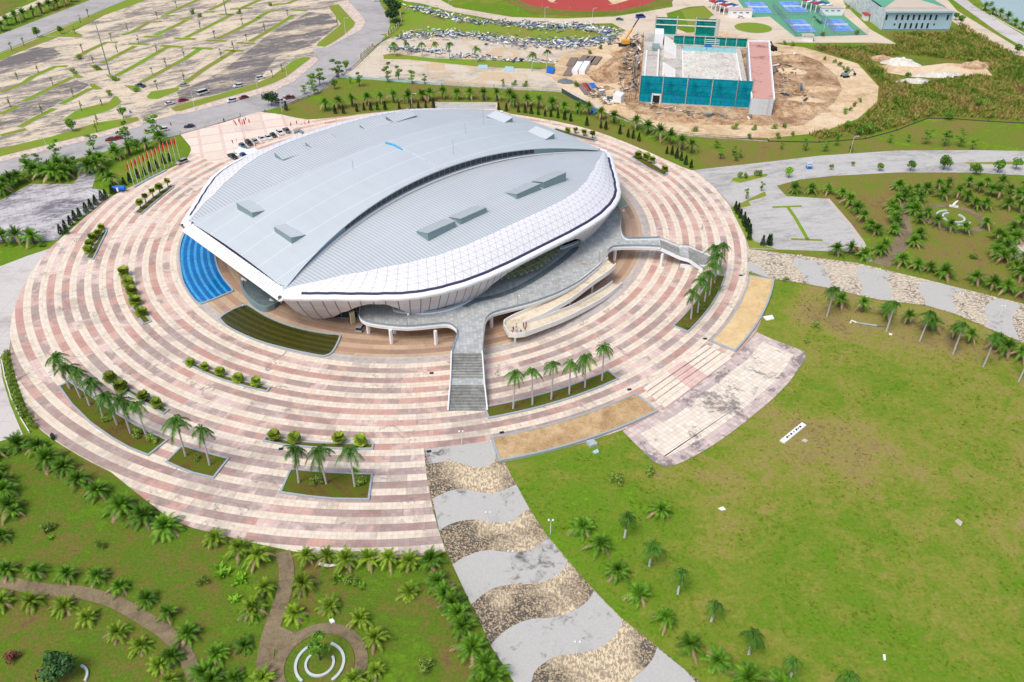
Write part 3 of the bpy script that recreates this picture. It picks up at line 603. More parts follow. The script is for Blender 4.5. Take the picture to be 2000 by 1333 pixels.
# tile platform and steps
PT = GP([(1216, 843), (1245, 872), (1275, 902)]) + smooth(GP([(1295, 912), (1325, 907), (1375, 881), (1425, 848), (1500, 788), (1542, 746), (1574, 700)]), 3) + GP([(1570, 687), (1500, 660), (1478, 650), (1440, 693), (1302, 799), (1288, 806)])
sheet('tile_platform', PT, 'platform_edge', nz()); sheet('tile_platform', offset(PT, 3.2), 'platform', nz())
s0, s1, s2, s3 = G(1257, 761), G(1300, 799), G(1431, 701), G(1380, 677)
for i in range(5):
    fa, fb = i / 5, (i + 1) / 5 - 0.035
    b = MB()
    for (u0, u1, mi) in ((0, 0.36, 0), (0.36, 0.62, 1), (0.62, 1, 0)):
        z = 0.62 - 0.11 * i
        q = [s0.lerp(s1, f).lerp(s3.lerp(s2, f), u) for f, u in ((fa, u0), (fb, u0), (fb, u1), (fa, u1))]; b.prism(q, 0.0, z, mi)
    tag(b.obj('step', ['step_cream', 'step_pink']), kind='structure')
# wavy paths
b1 = GP([(828, 877), (971, 863), (987, 906), (1000, 932), (1037, 999), (1067, 1045), (1140, 1132), (1212, 1207), (1287, 1267), (1367, 1333), (1450, 1400)])
b2 = GP([(1080, 1480), (1000, 1322), (960, 1265), (925, 1190), (870, 1073), (847, 999), (833, 930)])
sheet('wavy_path', b1 + b2, 'pebble', nz())
def wav(*polys):
    for top, bot in polys: sheet('wavy_path_band', smooth(GP(top), 4) + smooth(GP(list(reversed(bot))), 4), 'smooth_conc', nz())
wav(([(829, 878), (900, 870), (969, 864)], [(838, 906), (847, 906), (875, 901), (900, 906), (925, 913), (950, 912), (965, 903), (969, 885)]),
    ([(845, 975), (875, 961), (900, 956), (930, 961), (962, 965), (990, 956), (1008, 947)], [(858, 1037), (887, 1022), (925, 1016), (962, 1021), (1000, 1019), (1018, 1004), (1034, 995)]),
    ([(884, 1104), (912, 1087), (950, 1076), (1000, 1080), (1035, 1075), (1056, 1063), (1070, 1050)], [(920, 1182), (950, 1157), (975, 1147), (1005, 1142), (1037, 1142), (1075, 1132), (1098, 1115), (1108, 1098)]),
    ([(958, 1261), (982, 1237), (1005, 1222), (1037, 1210), (1082, 1207), (1125, 1192), (1150, 1172), (1160, 1155)], [(1030, 1375), (1042, 1318), (1060, 1298), (1087, 1283), (1125, 1277), (1162, 1270), (1192, 1252), (1208, 1234), (1215, 1212)]),
    ([(1210, 1400), (1232, 1335), (1257, 1310), (1275, 1287), (1283, 1266)], [(1400, 1420), (1380, 1380), (1367, 1345), (1340, 1312)]))
p1 = GP([(1458, 487), (1500, 492), (1675, 515), (1800, 545), (1900, 570), (2000, 595), (2080, 615)]); p2 = GP([(2080, 712), (1987, 666), (1925, 640), (1867, 615), (1810, 598), (1707, 585), (1625, 565), (1582, 557), (1512, 546), (1460, 531)])
sheet('wavy_path', p1 + p2, 'pebble_pale', nz())
wav(([(1459, 512), (1475, 518), (1490, 530), (1505, 544)], [(1461, 528), (1470, 532), (1480, 537), (1490, 541)]),
    ([(1551, 504), (1550, 518), (1567, 533), (1568, 545), (1592, 559)], [(1608, 515), (1612, 530), (1620, 545), (1622, 556), (1618, 563)]),
    ([(1681, 520), (1671, 535), (1680, 552), (1684, 565), (1679, 576)], [(1740, 534), (1733, 550), (1741, 568), (1742, 580), (1735, 588)]),
    ([(1815, 550), (1795, 558), (1795, 570), (1805, 585), (1808, 597)], [(1880, 566), (1861, 578), (1860, 590), (1866, 603), (1867, 613)]),
    ([(1947, 584), (1925, 598), (1924, 613), (1930, 628), (1926, 639)], [(1994, 597), (1980, 613), (1977, 633), (1985, 650), (1990, 665)]))
# bottom-left garden paths
band('brick_path', smooth(GP([(-40, 1128), (20, 1140), (87, 1153), (150, 1157), (212, 1172), (250, 1190), (287, 1212), (325, 1237), (352, 1265), (370, 1295), (390, 1345), (410, 1400)]), 4), 1.4, 'brick_path', nz())
band('brick_path', smooth(GP([(552, 1079), (560, 1112), (557, 1150), (543, 1195), (528, 1237), (520, 1275), (515, 1320), (505, 1400)]), 4), 1.5, 'brick_path', nz())
GC = G(625, 1298)
ring('brick_path', GC, 6.4, 8.7, 'brick_path', nz())
band('brick_path', GP([(528, 1240), (550, 1250), (575, 1262)]), 2.2, 'brick_path', nz())
# ================================================================= ARENA
C0 = Vector((-33.4, 259.2, 0)); BA = math.radians(44.4)
UX = Vector((math.cos(BA), math.sin(BA), 0)); VY = Vector((-math.sin(BA), math.cos(BA), 0))
def toL(p): d = Vector((p[0], p[1], 0)) - C0; return Vector((d.dot(UX), d.dot(VY), p[2] if len(p) > 2 else 0))
def LG(px, py, z=0.0): return toL(G(px, py, z))
arena = empty('arena_building', C0, 'large oval sports arena with pale grey metal roof and white panelled sides', 'arena', None, BA)
NT = 84; T_ = [-1 + 2 * i / NT for i in range(NT + 1)]
def interp(tab, x):
    for (a, b), (c, d) in zip(tab, tab[1:]):
        if x <= c: 
            f = (x - a) / (c - a); f = f * f * (3 - 2 * f) * 0.35 + f * 0.65; return b + (d - b) * f
    return tab[-1][1]
def seam(t): return Vector((66.5 * t, 14.4 + 12.0 * abs(t) ** 2.2, 15.0 + 10.0 * (1 - t * t)))
def clh(t): return 3.5 * max(0.0, 1 - t * t) ** 0.7
FTAB = [(0, 50), (10, 50), (20, 49.4), (28, 47.9), (36, 44.9), (46, 39.6), (55, 34.2), (67, 27.3)]
def ftop(t): return Vector((66.8 * t, interp(FTAB, abs(66.8 * t)), 15.0 + 4.6 * max(0, 1 - t * t) ** 0.75))
GT = [(0, 59.5), (12, 59.5), (21, 59), (28, 58), (35, 56), (40, 53.8), (44, 51.2), (49, 46.6), (54, 41.6), (58, 37.2), (62, 33.2), (65, 30.1), (67, 27.6)]
def gut(t): x = 67.0 * t; return Vector((x, interp(GT, abs(x)), 14.7 + 0.7 * (1 - t * t)))
def inw(t):                                       # inward normal of the gutter curve, front side
    a, b = gut(max(-1, t - 0.03)), gut(min(1, t + 0.03)); d = (b - a); d.z = 0; d.normalize(); return Vector((d.y, -d.x, 0))
ZB = [(0, 13.2), (9, 13.1), (14, 12.4), (18, 10.6), (22, 7.4), (26, 3.4), (30, 1.0), (36, 0.6), (40, 2.4), (43, 5.6), (45.5, 9.2), (48, 11.6), (51, 11.9), (54, 10.0), (57, 6.6), (60, 2.6), (62.5, 0.3), (65.2, 0.3), (66.2, 6.0), (67, 12.6)]
def zb(t): return interp(ZB, abs(67.0 * t))
def side(name, fn, mats, sgn, parent=arena, sub=None):
    b = MB(); fn(b, sgn); return b.obj(name, mats, sub or parent)
def mir(p, s): return Vector((p.x, p.y * s, p.z))
# vault
b = MB(); rows = []
for i in range(13):
    f = -1 + 2 * i / 12; r = []
    for t in T_:
        s_ = seam(t); w = s_.y + 0.8; r.append((s_.x * (1 - 0.0 * abs(f)), w * f, s_.z + 1.2 * (1 - f * f)))
    rows.append(r)
b.grid(rows, sm=True)
for s_ in (-1, 1):                                # roof edge lip along the clerestory
    lip = [[Vector((seam(t).x, (seam(t).y + 0.8) * s_, seam(t).z)) for t in T_], [Vector((seam(t).x, (seam(t).y + 0.8) * s_, seam(t).z - 0.7 * 0.5 * (clh(t) / 3.5))) for t in T_]]
    b.grid(lip, sm=False)
vault = b.obj('central_roof', 'roof_vault', arena)
b = MB(); b.tube([(0, y, 26.3 - 1.2 * (y / 16) ** 2) for y in (-15, -8, 0, 8, 15)], 0.16, 5); b.obj('ridge_capping', 'vent_roof', vault)
b = MB(); b.tube([(0.2, 13.2, 25.35), (0.2, 9, 25.85), (-.6, 3.5, 26.2)], [.5, .45, .3], 5); b.obj('repair_tarp', 'tarp_cyan', vault)
for (x, y) in ((10, -10), (-20, 4), (26, 2), (40, 8)): MB().tube([(x, y, 22), (x, y, 30.5 if x == 10 else 28.5)], 0.06, 4).obj('lightning_rod', 'steel_grey', vault)
def wing(s_):
    fronts = MB(); rows = []
    for j in range(9):
        f = j / 8; r = []
        for t in T_:
            a = seam(t); a = Vector((a.x, a.y + 0.2, a.z - clh(t))); c = ftop(t)
            p = a.lerp(c, f); p.z += 0.9 * math.sin(math.pi * f) * (1 - t * t); r.append(mir(p, s_))
        rows.append(r)
    w = MB().grid(rows, sm=True).obj('wing_roof', 'roof_wing', arena)
    # clerestory
    cb = MB(); lou = [MB(), MB()]
    for i in range(NT):
        ta, tb = T_[i], T_[i + 1]
        a, c = seam(ta), seam(tb); tgt = cb if abs((ta + tb) / 2) < 0.60 else lou[ta > 0]
        pa = mir(Vector((a.x, a.y, a.z - 0.3 * clh(ta) / 3)), s_); pc = mir(Vector((c.x, c.y, c.z - 0.3 * clh(tb) / 3)), s_)
        qa = Vector((pa.x, pa.y, a.z - clh(ta) + 0.35)); qc = Vector((pc.x, pc.y, c.z - clh(tb) + 0.35))
        if qa.z >= pa.z or qc.z >= pc.z: continue
        tgt.face([qa, qc, pc, pa], [(a.x, 0), (c.x, 0), (c.x, 3), (a.x, 3)])
    cb.obj('clerestory_window', 'clerestory', arena); [q.obj('louvre_panel', 'vent_side', arena) for q in lou]
    sl = MB(); rr = [[], []]
    for t in T_:
        a = seam(t); h = clh(t); rr[0].append(mir(Vector((a.x, a.y + 0.05, a.z - h + 0.42 * h / 3)), s_)); rr[1].append(mir(Vector((a.x, a.y + 1.0, a.z - h + 0.30 * h / 3)), s_))
    sl.grid(rr, sm=False).obj('gutter_flashing', 'white', arena)
    # fascia
    fr = []
    for j in range(9):
        f = j / 8; r = []
        for t in T_:
            a = ftop(t); c = gut(t) ; p = a.lerp(c, f); p.z += 1.1 * math.sin(math.pi * f) * (1 - abs(t)) ** 0.5 + 0.05; r.append(mir(p, s_))
        fr.append(r)
    MB().grid(fr, lambda i, j: (T_[j] * 27.0, i / 8 * 5.0), True).obj('fascia_panels', 'fascia', arena)
    # dark gutter channel and white nosing
    g1, g2, n1, n2, n3 = [], [], [], [], []
    gl = [t for t in T_]
    for t in gl:
        p = gut(t); n = inw(t); g1.append(mir(p + Vector((0, 0, 0.08)), s_)); g2.append(mir(p - n * 0.85 + Vector((0, 0, -0.25)), s_))
        n1.append(mir(p - n * 2.1 + Vector((0, 0, -0.35)), s_)); n2.append(mir(p - n * 2.3 + Vector((0, 0, -1.0)), s_)); n3.append(mir(p - n * 1.6 + Vector((0, 0, -1.9)), s_))
    gm = MB(); k0 = 2
    gm.grid([g1[k0:-k0], g2[k0:-k0]], sm=False); gm.obj('rain_gutter', 'gutter', arena)
    nm = MB(); nm.grid([g2, n1, n2, n3], sm=True)
    nm.grid([g1[:k0 + 1], g2[:k0 + 1]], sm=False); nm.grid([g1[-k0 - 1:], g2[-k0 - 1:]], sm=False)
    nm.obj('roof_nosing', 'white', arena)
    # tiled skirt with feet and arches
    NS = 9; sk = MB(); rows = []; ub = []
    FT = [-1 + 2 * i / 200 for i in range(201)]
    def skp(t, q):
        p = gut(t); n = inw(t); top = p - n * 1.6 + Vector((0, 0, -1.85)); z_ = zb(t)
        depth = (top.z - z_); z = top.z - depth * q; drop = (top.z - z)
        ind = (0.60 + 0.2 * t * t) * drop - 0.25 * math.sin(min(1.0, drop / 13.0) * math.pi) * 3.0
        return mir(Vector((p.x, p.y, z)) - n * 1.6 + n * ind, s_)
    for i in range(NS): rows.append([skp(t, i / (NS - 1)) for t in FT])
    sk.grid(rows, lambda i, j: (FT[j] * 28.0, (13.2 - rows[i][j].z) / 3.2), True)
    inner = [[Vector((p.x * 0.985, p.y * 0.985, p.z + 0.05)) for p in rows[-1]], rows[-1]]
    sk.grid(inner, lambda i, j: (0.25, 0.25), False)
    sk.obj('tiled_skirt', 'skirt', arena)
wing(-1); wing(1)
# straight ends: dark line, ribbed white band, soffit
for sx in (-1, 1):
    eb = MB(); N_ = 34
    for i in range(N_):
        y0 = -27 + 54 * i / N_; y1 = y0 + 54 / N_ * 0.9; z = 15.0
        eb.face([(sx * 66.3, y0, z + 0.05), (sx * 66.3, y1, z + 0.05), (sx * 69.0, y1, 13.4), (sx * 69.0, y0, 13.4)])
        eb.face([(sx * 66.3, y1, z - 0.1), (sx * 66.3, y0 + 54 / N_, z - 0.1), (sx * 69.0, y0 + 54 / N_, 13.25), (sx * 69.0, y1, 13.25)])
    eb.face([(sx * 69.0, -27.5, 13.4), (sx * 69.0, 27.5, 13.4), (sx * 69.2, 27.5, 12.6), (sx * 69.2, -27.5, 12.6)])
    eb.face([(sx * 69.2, -28, 12.6), (sx * 69.2, 28, 12.6), (sx * 50, 30, 12.3), (sx * 50, -30, 12.3)])
    eb.obj('end_fascia', 'white', arena)
    MB().box((sx * 66.0, 0, 15.12), (0.8, 52, 0.3)).obj('rain_gutter', 'gutter', arena)
    for sy in (-1, 1):                            # rounded white corner caps
        cb = MB(); cb.tube([(sx * 66.4, sy * 25.6, 14.9), (sx * 67.6, sy * 27.3, 14.2), (sx * 66.8, sy * 28.6, 13.6)], [0.7, 1.0, 0.7], 10)
        cb.obj('corner_cap', 'white', arena)
# roof vents
def vent(cx, cy, lx, ly, z0, h, high, rz=0.0, top='vent_top'):
    """wedge: high side (+1/-1 in y) or (+2/-2 in x)"""
    b = MB(); a, c = lx / 2, ly / 2
    P = [(-a, -c), (a, -c), (a, c), (-a, c)]
    hh = [h if (high == -1 and p[1] < 0) or (high == 1 and p[1] > 0) or (high == -2 and p[0] < 0) or (high == 2 and p[0] > 0) else 0.35 for p in P]
    bt = [(p[0], p[1], -1.6) for p in P]; tp = [(p[0], p[1], q) for p, q in zip(P, hh)]
    b.face(tp, mi=0)
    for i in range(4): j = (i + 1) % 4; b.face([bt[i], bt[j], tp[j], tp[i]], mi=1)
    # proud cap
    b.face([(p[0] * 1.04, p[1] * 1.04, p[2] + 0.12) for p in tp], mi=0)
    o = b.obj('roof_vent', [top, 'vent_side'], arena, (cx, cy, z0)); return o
for s_ in (-1, 1):
    for x in (-21.6, -9.2, 14.0, 26.0):
        z = 18.9 if s_ < 0 else 20.3
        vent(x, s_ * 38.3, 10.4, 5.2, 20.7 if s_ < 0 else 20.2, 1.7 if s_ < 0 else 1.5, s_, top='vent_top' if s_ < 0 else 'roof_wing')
for sx in (-1, 1):
    for y in (12.5, -9.0):
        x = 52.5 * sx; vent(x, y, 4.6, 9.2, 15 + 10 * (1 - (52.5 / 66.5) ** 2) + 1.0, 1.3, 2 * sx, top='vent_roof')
# glass body
def inset_pt(t, d, s_): p = gut(t); n = inw(t); q = p + n * d; return mir(q, s_)
body = []
for t in [i / 20 - 1 for i in range(2, 39)]: body.append(inset_pt(t, 9.3, -1))
for t in [1 - i / 20 for i in range(2, 39)]: body.append(inset_pt(t, 9.3, 1))
gb = MB(); dist_ = 0.0; n_ = len(body)
for i in range(n_):
    a, c = body[i], body[(i + 1) % n_]; L = (Vector((c.x - a.x, c.y - a.y, 0))).length
    gb.face([(a.x, a.y, 0), (c.x, c.y, 0), (c.x, c.y, 13.2), (a.x, a.y, 13.2)], [(dist_, 0), (dist_ + L, 0), (dist_ + L, 12.5), (dist_, 12.5)]); dist_ += L
gb.obj('curtain_wall', 'glass_wall', arena)
MB().face([(p.x * 1.1, p.y * 1.12, 13.15) for p in body]).obj('soffit', 'white_dirty', arena)
# entrance canopies: front middle and at the near end
def canopy(c, w, d, z, rz, n):
    b = MB(); ca, sa = math.cos(rz), math.sin(rz)
    def P(x, y, z_): return (c[0] + x * ca - y * sa, c[1] + x * sa + y * ca, z_)
    for i in range(n):
        x0 = -w / 2 + w * i / n; x1 = x0 + w / n; bow = lambda x: d * (0.55 + 0.45 * math.cos(x / w * math.pi))
        xm = (x0 + x1) / 2
        b.face([P(x0, 0, z + 0.9), P(x1, 0, z + 0.9), P(x1, -bow(x1), z), P(xm, -bow(xm) - 0.5, z - 0.05), P(x0, -bow(x0), z)], [(x0, 0), (x1, 0), (x1, 8), (xm, 8.5), (x0, 8)], 0)
        b.beam(P(x0, 0, z + 0.8), P(x0, -bow(x0) - 0.2, z - 0.25), 0.14, 0.3, 1)
    return b.obj('glass_canopy', ['canopy', 'white_dirty'], arena)
canopy((-1.0, -49.5), 32, 10.0, 8.2, 0, 16)
canopy((-59.0, 2.0), 32, 5.5, 6.6, -math.pi / 2, 14)
# near end terrace with two short ramps, grey walls
tb = MB(); TP = smooth([LG(472, 552, 1.6), LG(478, 572, 1.6), LG(495, 590, 1.6), LG(515, 601, 1.6), LG(528, 598, 1.6), LG(545, 585, 1.6), LG(520, 560, 1.6), LG(487, 543, 1.6)], 3, True)
tb.prism([(p.x, p.y) for p in TP], 0, 1.6, 0); tr = tb.obj('end_terrace', 'deck_dark', arena)
pr = MB(); L_, R_ = strip([Vector((p.x, p.y, 0)) for p in TP[:14]], 0.3)
for i in range(len(L_) - 1): pr.prism([(L_[i].x, L_[i].y), (L_[i + 1].x, L_[i + 1].y), (R_[i + 1].x, R_[i + 1].y), (R_[i].x, R_[i].y)], 0.0, 2.0)
pr.obj('parapet', 'vent_side', tr)
rb = MB(); a = LG(528, 590, 1.6); c = LG(545, 593, 0); q0 = LG(527, 587, 1.6); q1 = LG(536, 582, 1.6); q2 = LG(551, 593, 0.1); q3 = LG(542, 598, 0.1)
rb.face([q0, q1, q2, q3]); e0 = rb.obj('entrance_steps', 'stair', arena)
q4, q5 = LG(472, 546, 1.2), LG(482, 552, 1.2)
for qa, qb in ((q0, q3), (q1, q2), (q4, q5)): MB().beam(qa + Vector((0, 0, .4)), qb + Vector((0, 0, .4)), 0.35, 0.8).obj('side_wall', 'white', e0)
bw = MB(); q = LG(690, 632); bw.box((q.x, q.y, 2.0), (1.4, 0.5, 4.0)); bw.obj('side_wall', 'cream_wall', arena)

# ================================================================= RAISED DECK, STAIRS, RAMPS
DZ = 5.5
deck = empty('raised_deck', G(1000, 560), 'raised grey tiled entrance deck on white columns in front of the arena', 'terrace')
DO = deck.location.copy()
def D(px, py, z): return G(px, py, z) - DO
oL = [(703, 600), (702, 610), (703, 623), (716, 632), (747, 638), (796, 642), (846, 638), (872, 636), (884, 640), (892, 648), (892, 659), (887, 672), (882, 690)]
oR = [(942, 690), (945, 652), (949, 629), (957, 619), (973, 612), (1038, 595), (1090, 576), (1129, 555), (1160, 532), (1180, 513), (1186, 504), (1187, 495), (1194, 488), (1207, 485), (1250, 484), (1290, 486)]
oT = [(1288, 468), (1255, 469), (1225, 469), (1215, 460), (1212, 440), (1213, 425), (1208, 412), (1200, 400)]
iR = [(1185, 410), (1180, 425), (1176, 436), (1168, 447), (1142, 468), (1103, 485), (1072, 491)]
iM = [(1062, 482), (1000, 500), (958, 530)]
iL = [(958, 541), (962, 548), (955, 560), (929, 581), (900, 598), (867, 609), (830, 614), (786, 612), (769, 607), (768, 594)]
iE = [(740, 588), (710, 592)]
dp = smooth(GP(oL, DZ), 3) + smooth(GP(oR, DZ), 3) + smooth(GP(oT, DZ), 3) + smooth(GP(iR, DZ), 3) + GP(iM, DZ) + smooth(GP(iL, DZ), 3) + GP(iE, DZ)
dp = [Vector((p.x - DO.x, p.y - DO.y, 0)) for p in dp]
MB().prism(dp, DZ - 0.75, DZ - 0.12, 0, True).obj('deck_slab', 'white_dirty', deck)
fl = MB().face([(p.x, p.y, DZ) for p in ccw(offset(dp, 0.12))]); fl.obj('deck_floor', 'deck', deck)
arc = smooth([D(x, y, DZ) for x, y in ((905, 600), (929, 588), (986, 574), (1038, 549), (1090, 514), (1129, 482))], 4)
L_, R_ = strip(arc, [0.3] + [1.0] * (len(arc) - 2) + [0.4]); fb = MB()
for i in range(len(L_) - 1): fb.face([(R_[i].x, R_[i].y, DZ + 0.012), (R_[i + 1].x, R_[i + 1].y, DZ + 0.012), (L_[i + 1].x, L_[i + 1].y, DZ + 0.012), (L_[i].x, L_[i].y, DZ + 0.012)])
fb.obj('dark_tile_band', 'deck_dark', deck)
M['rail_glass'] = plain('rail_glass', (150, 172, 182), 0.25, 0.0, 0.05)
def railing(pts, parent, h=1.05, name='railing'):
    b = MB(); P = [Vector(p) for p in pts]; n = len(P)
    for i in range(n - 1):
        a, c = P[i], P[i + 1]
        b.beam(a + Vector((0, 0, 0.15)), c + Vector((0, 0, 0.15)), 0.30, 0.42, 0)
        b.face([a + Vector((0, 0, .42)), c + Vector((0, 0, .42)), c + Vector((0, 0, h - .06)), a + Vector((0, 0, h - .06))], mi=1)
        b.beam(a + Vector((0, 0, h)), c + Vector((0, 0, h)), 0.12, 0.09, 2)
    run = 0.0
    for i in range(n - 1):
        L = (P[i + 1] - P[i]).length; run += L
        if run > 1.6: run = 0; b.box((P[i].x, P[i].y, P[i].z + h / 2), (0.09, 0.09, h), mi=2)
    return b.obj(name, ['white', 'rail_glass', 'steel_grey'], parent)
for pl in (oL, oR, oT, iR, iL):
    railing([p - DO for p in smooth(GP(pl, DZ), 4)], deck)
for cx, cy in ((765, 672), (852, 674), (720, 652), (771, 652), (1039, 620), (1098, 590), (1011, 604), (1291, 522), (1200, 510), (960, 640), (1150, 560), (905, 664), (930, 660)):
    p = G(cx, cy) - DO; MB().box((p.x, p.y, (DZ - 0.7) / 2), (0.7, 0.7, DZ - 0.7), BA).obj('column', 'white', deck)
# main stairs
stairs = empty('grand_staircase', G(913, 750), 'wide grey granite staircase rising from the plaza to the front deck', 'staircase')
SO = stairs.location.copy()
def SP(px, py, z): return G(px, py, z) - SO
def flight(l0, r0, l1, r1, z0, z1, n, name='flight_of_steps'):
    """l0,r0 top corners at z0; l1,r1 bottom corners at z1 (photo points)"""
    A, B, C_, D_ = (SP(*l0, z0), SP(*r0, z0), SP(*l1, z1), SP(*r1, z1)); b = MB()
    for i in range(n):
        f0, f1 = i / n, (i + 1) / n; z = z0 + (z1 - z0) * f1 + (z0 - z1) / n
        a, c, d, e = A.lerp(C_, f0), B.lerp(D_, f0), B.lerp(D_, f1), A.lerp(C_, f1)
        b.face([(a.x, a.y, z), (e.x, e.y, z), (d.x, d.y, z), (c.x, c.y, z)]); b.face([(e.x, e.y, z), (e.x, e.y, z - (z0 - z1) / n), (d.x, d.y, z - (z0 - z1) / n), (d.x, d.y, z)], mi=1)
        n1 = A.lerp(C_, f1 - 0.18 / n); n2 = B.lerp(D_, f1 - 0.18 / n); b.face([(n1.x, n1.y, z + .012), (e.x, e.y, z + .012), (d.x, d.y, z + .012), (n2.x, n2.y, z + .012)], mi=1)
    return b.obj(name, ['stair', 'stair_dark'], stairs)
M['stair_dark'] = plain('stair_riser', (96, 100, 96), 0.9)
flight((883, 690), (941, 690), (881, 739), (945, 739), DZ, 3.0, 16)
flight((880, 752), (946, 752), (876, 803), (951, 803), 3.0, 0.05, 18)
l = [SP(881, 739, 3.0), SP(945, 739, 3.0), SP(946, 752, 3.0), SP(880, 752, 3.0)]
MB().prism([(p.x, p.y) for p in l], 2.4, 3.02).obj('landing', 'deck', stairs)
for pl in ([(882, 690, DZ), (880.5, 739, 3.0), (879.5, 752, 3.0), (875.5, 803, 0.0)], [(942, 690, DZ), (945.5, 739, 3.0), (946.5, 752, 3.0), (952, 803, 0.0)]):
    P = [SP(*p) for p in pl]; b = MB()
    for i in range(3):
        b.beam(P[i] + Vector((0, 0, 0.1)), P[i + 1] + Vector((0, 0, 0.1)), 0.35, 1.1, 0)
        b.beam(P[i] + Vector((0, 0, 0.95)), P[i + 1] + Vector((0, 0, 0.95)), 0.1, 0.08, 0)
        n = max(2, int((P[i + 1] - P[i]).length / 1.6))
        for k_ in range(n + 1): q = P[i].lerp(P[i + 1], k_ / n); b.box((q.x, q.y, q.z + .75), (0.07, 0.07, 0.4))
    b.obj('side_wall', 'white', stairs)
# side stairs to the right
st2 = empty('side_staircase', G(1335, 510), 'long grey side staircase running down from the deck to the right palms', 'staircase')
SO = st2.location.copy(); stairs_keep = stairs; stairs = st2
A1, B1, A2, B2, A3, B3, A4, B4 = (1288, 468, DZ), (1291, 487, DZ), (1325, 483, 3.2), (1330, 505, 3.2), (1343, 483, 3.2), (1346, 509, 3.2), (1386, 501, .1), (1374, 529, .1)
flight(A1[:2], B1[:2], A2[:2], B2[:2], DZ, 3.2, 15); flight(A3[:2], B3[:2], A4[:2], B4[:2], 3.2, 0.1, 18)
l = [SP(*A2), SP(*A3), SP(*B3), SP(*B2)]; MB().prism([(p.x, p.y) for p in l], 2.7, 3.21).obj('landing', 'deck', st2)
for pl in ((A1, A2, A3, A4), (B1, B2, B3, B4)):
    P = [SP(*p) for p in pl]; b = MB()
    for i in range(3):
        b.beam(P[i] + Vector((0, 0, -0.1)), P[i + 1] + Vector((0, 0, -0.1)), 0.35, 1.0, 0); b.beam(P[i] + Vector((0, 0, 0.95)), P[i + 1] + Vector((0, 0, 0.95)), 0.1, 0.08, 1)
        n = max(2, int((P[i + 1] - P[i]).length / 1.6))
        for k_ in range(n + 1): q = P[i].lerp(P[i + 1], k_ / n); b.box((q.x, q.y, q.z + .65), (0.07, 0.07, 0.6), mi=1)
    b.obj('side_wall', ['white', 'steel_grey'], st2)
p = G(1350, 524) - SO; b = MB(); b.box((p.x + 1, p.y, 0.6), (9, 0.5, 1.2), -0.1); b.obj('support_wall', 'white', st2)
stairs = stairs_keep
# switchback ramp
ramp = empty('switchback_ramp', G(1090, 610), 'long white switchback ramp with sandy floor in front of the deck', 'ramp')
RO = ramp.location.copy()
RZ = 3.0
def RP(px, py, z): return G(px, py, z) - RO
upI = [(1187, 508, 5.5), (1160, 530, 5.2), (1125, 557, 4.7), (1090, 577, 4.3), (1050, 598, 3.8), (1020, 613, 3.4), (1000, 622, 3.2), (985, 631, RZ)]
upO = [(1202, 520, 5.5), (1188, 534, 5.2), (1155, 557, 4.7), (1120, 584, 4.3), (1090, 602, 3.8), (1064, 617, 3.4), (1040, 627, 3.2), (1022, 634, RZ)]
loI = [(1022, 633, RZ), (1064, 622, 2.6), (1090, 612, 2.2), (1116, 602, 1.7), (1155, 581, 1.1), (1180, 566, .7), (1196, 554, .35)]
loO = [(1025, 655, RZ), (1072, 638, 2.6), (1102, 626, 2.2), (1129, 613, 1.7), (1168, 592, 1.1), (1195, 574, .7), (1214, 557, .35)]
def rampbit(I, O, name):
    b = MB(); I = smooth([RP(*p) for p in I], 3); O = smooth([RP(*p) for p in O], 3)
    for i in range(len(I) - 1):
        a, c, d, e = I[i], O[i], O[i + 1], I[i + 1]; dn = Vector((0, 0, -0.45))
        b.face([a, e, d, c], mi=0); b.face([a + dn, c + dn, d + dn, e + dn], mi=1); b.face([c + dn, c, d, d + dn], mi=1); b.face([a + dn, e + dn, e, a], mi=1)
    o = b.obj(name, ['ramp_floor', 'white_dirty'], ramp)
    return I, O
def parapet(P, h=1.05):
    b = MB()
    for i in range(len(P) - 1): b.beam(P[i] + Vector((0, 0, h / 2 - 0.25)), P[i + 1] + Vector((0, 0, h / 2 - 0.25)), 0.28, h + 0.5)
    b.obj('parapet', 'white_dirty', ramp)
I1, O1 = rampbit(upI, upO, 'upper_run'); I2, O2 = rampbit(loI, loO, 'lower_run')
pf = [RP(*p) for p in ((985, 631, RZ), (984, 638, RZ), (994, 656, RZ), (1010, 657, RZ), (1025, 655, RZ), (1022, 633, RZ))]
MB().prism([(p.x, p.y) for p in pf], RZ - 0.45, RZ + 0.01, 0, True).obj('turning_platform', 'ramp_floor', ramp)
parapet(I1[:-1]); parapet(O1); parapet(I2); parapet(O2); parapet([I1[-2]] + pf[0:5])
for cx, cy, h in ((1006, 668, 2.6), (1156, 573, 4.2), (1113, 604, 3.9), (1060, 631, 2.4), (1072, 641, 2.0), (1030, 624, 3.2), (1135, 612, 1.2)):
    p = G(cx, cy) - RO; MB().box((p.x, p.y, h / 2), (0.6, 0.6, h)).obj('column', 'white', ramp)

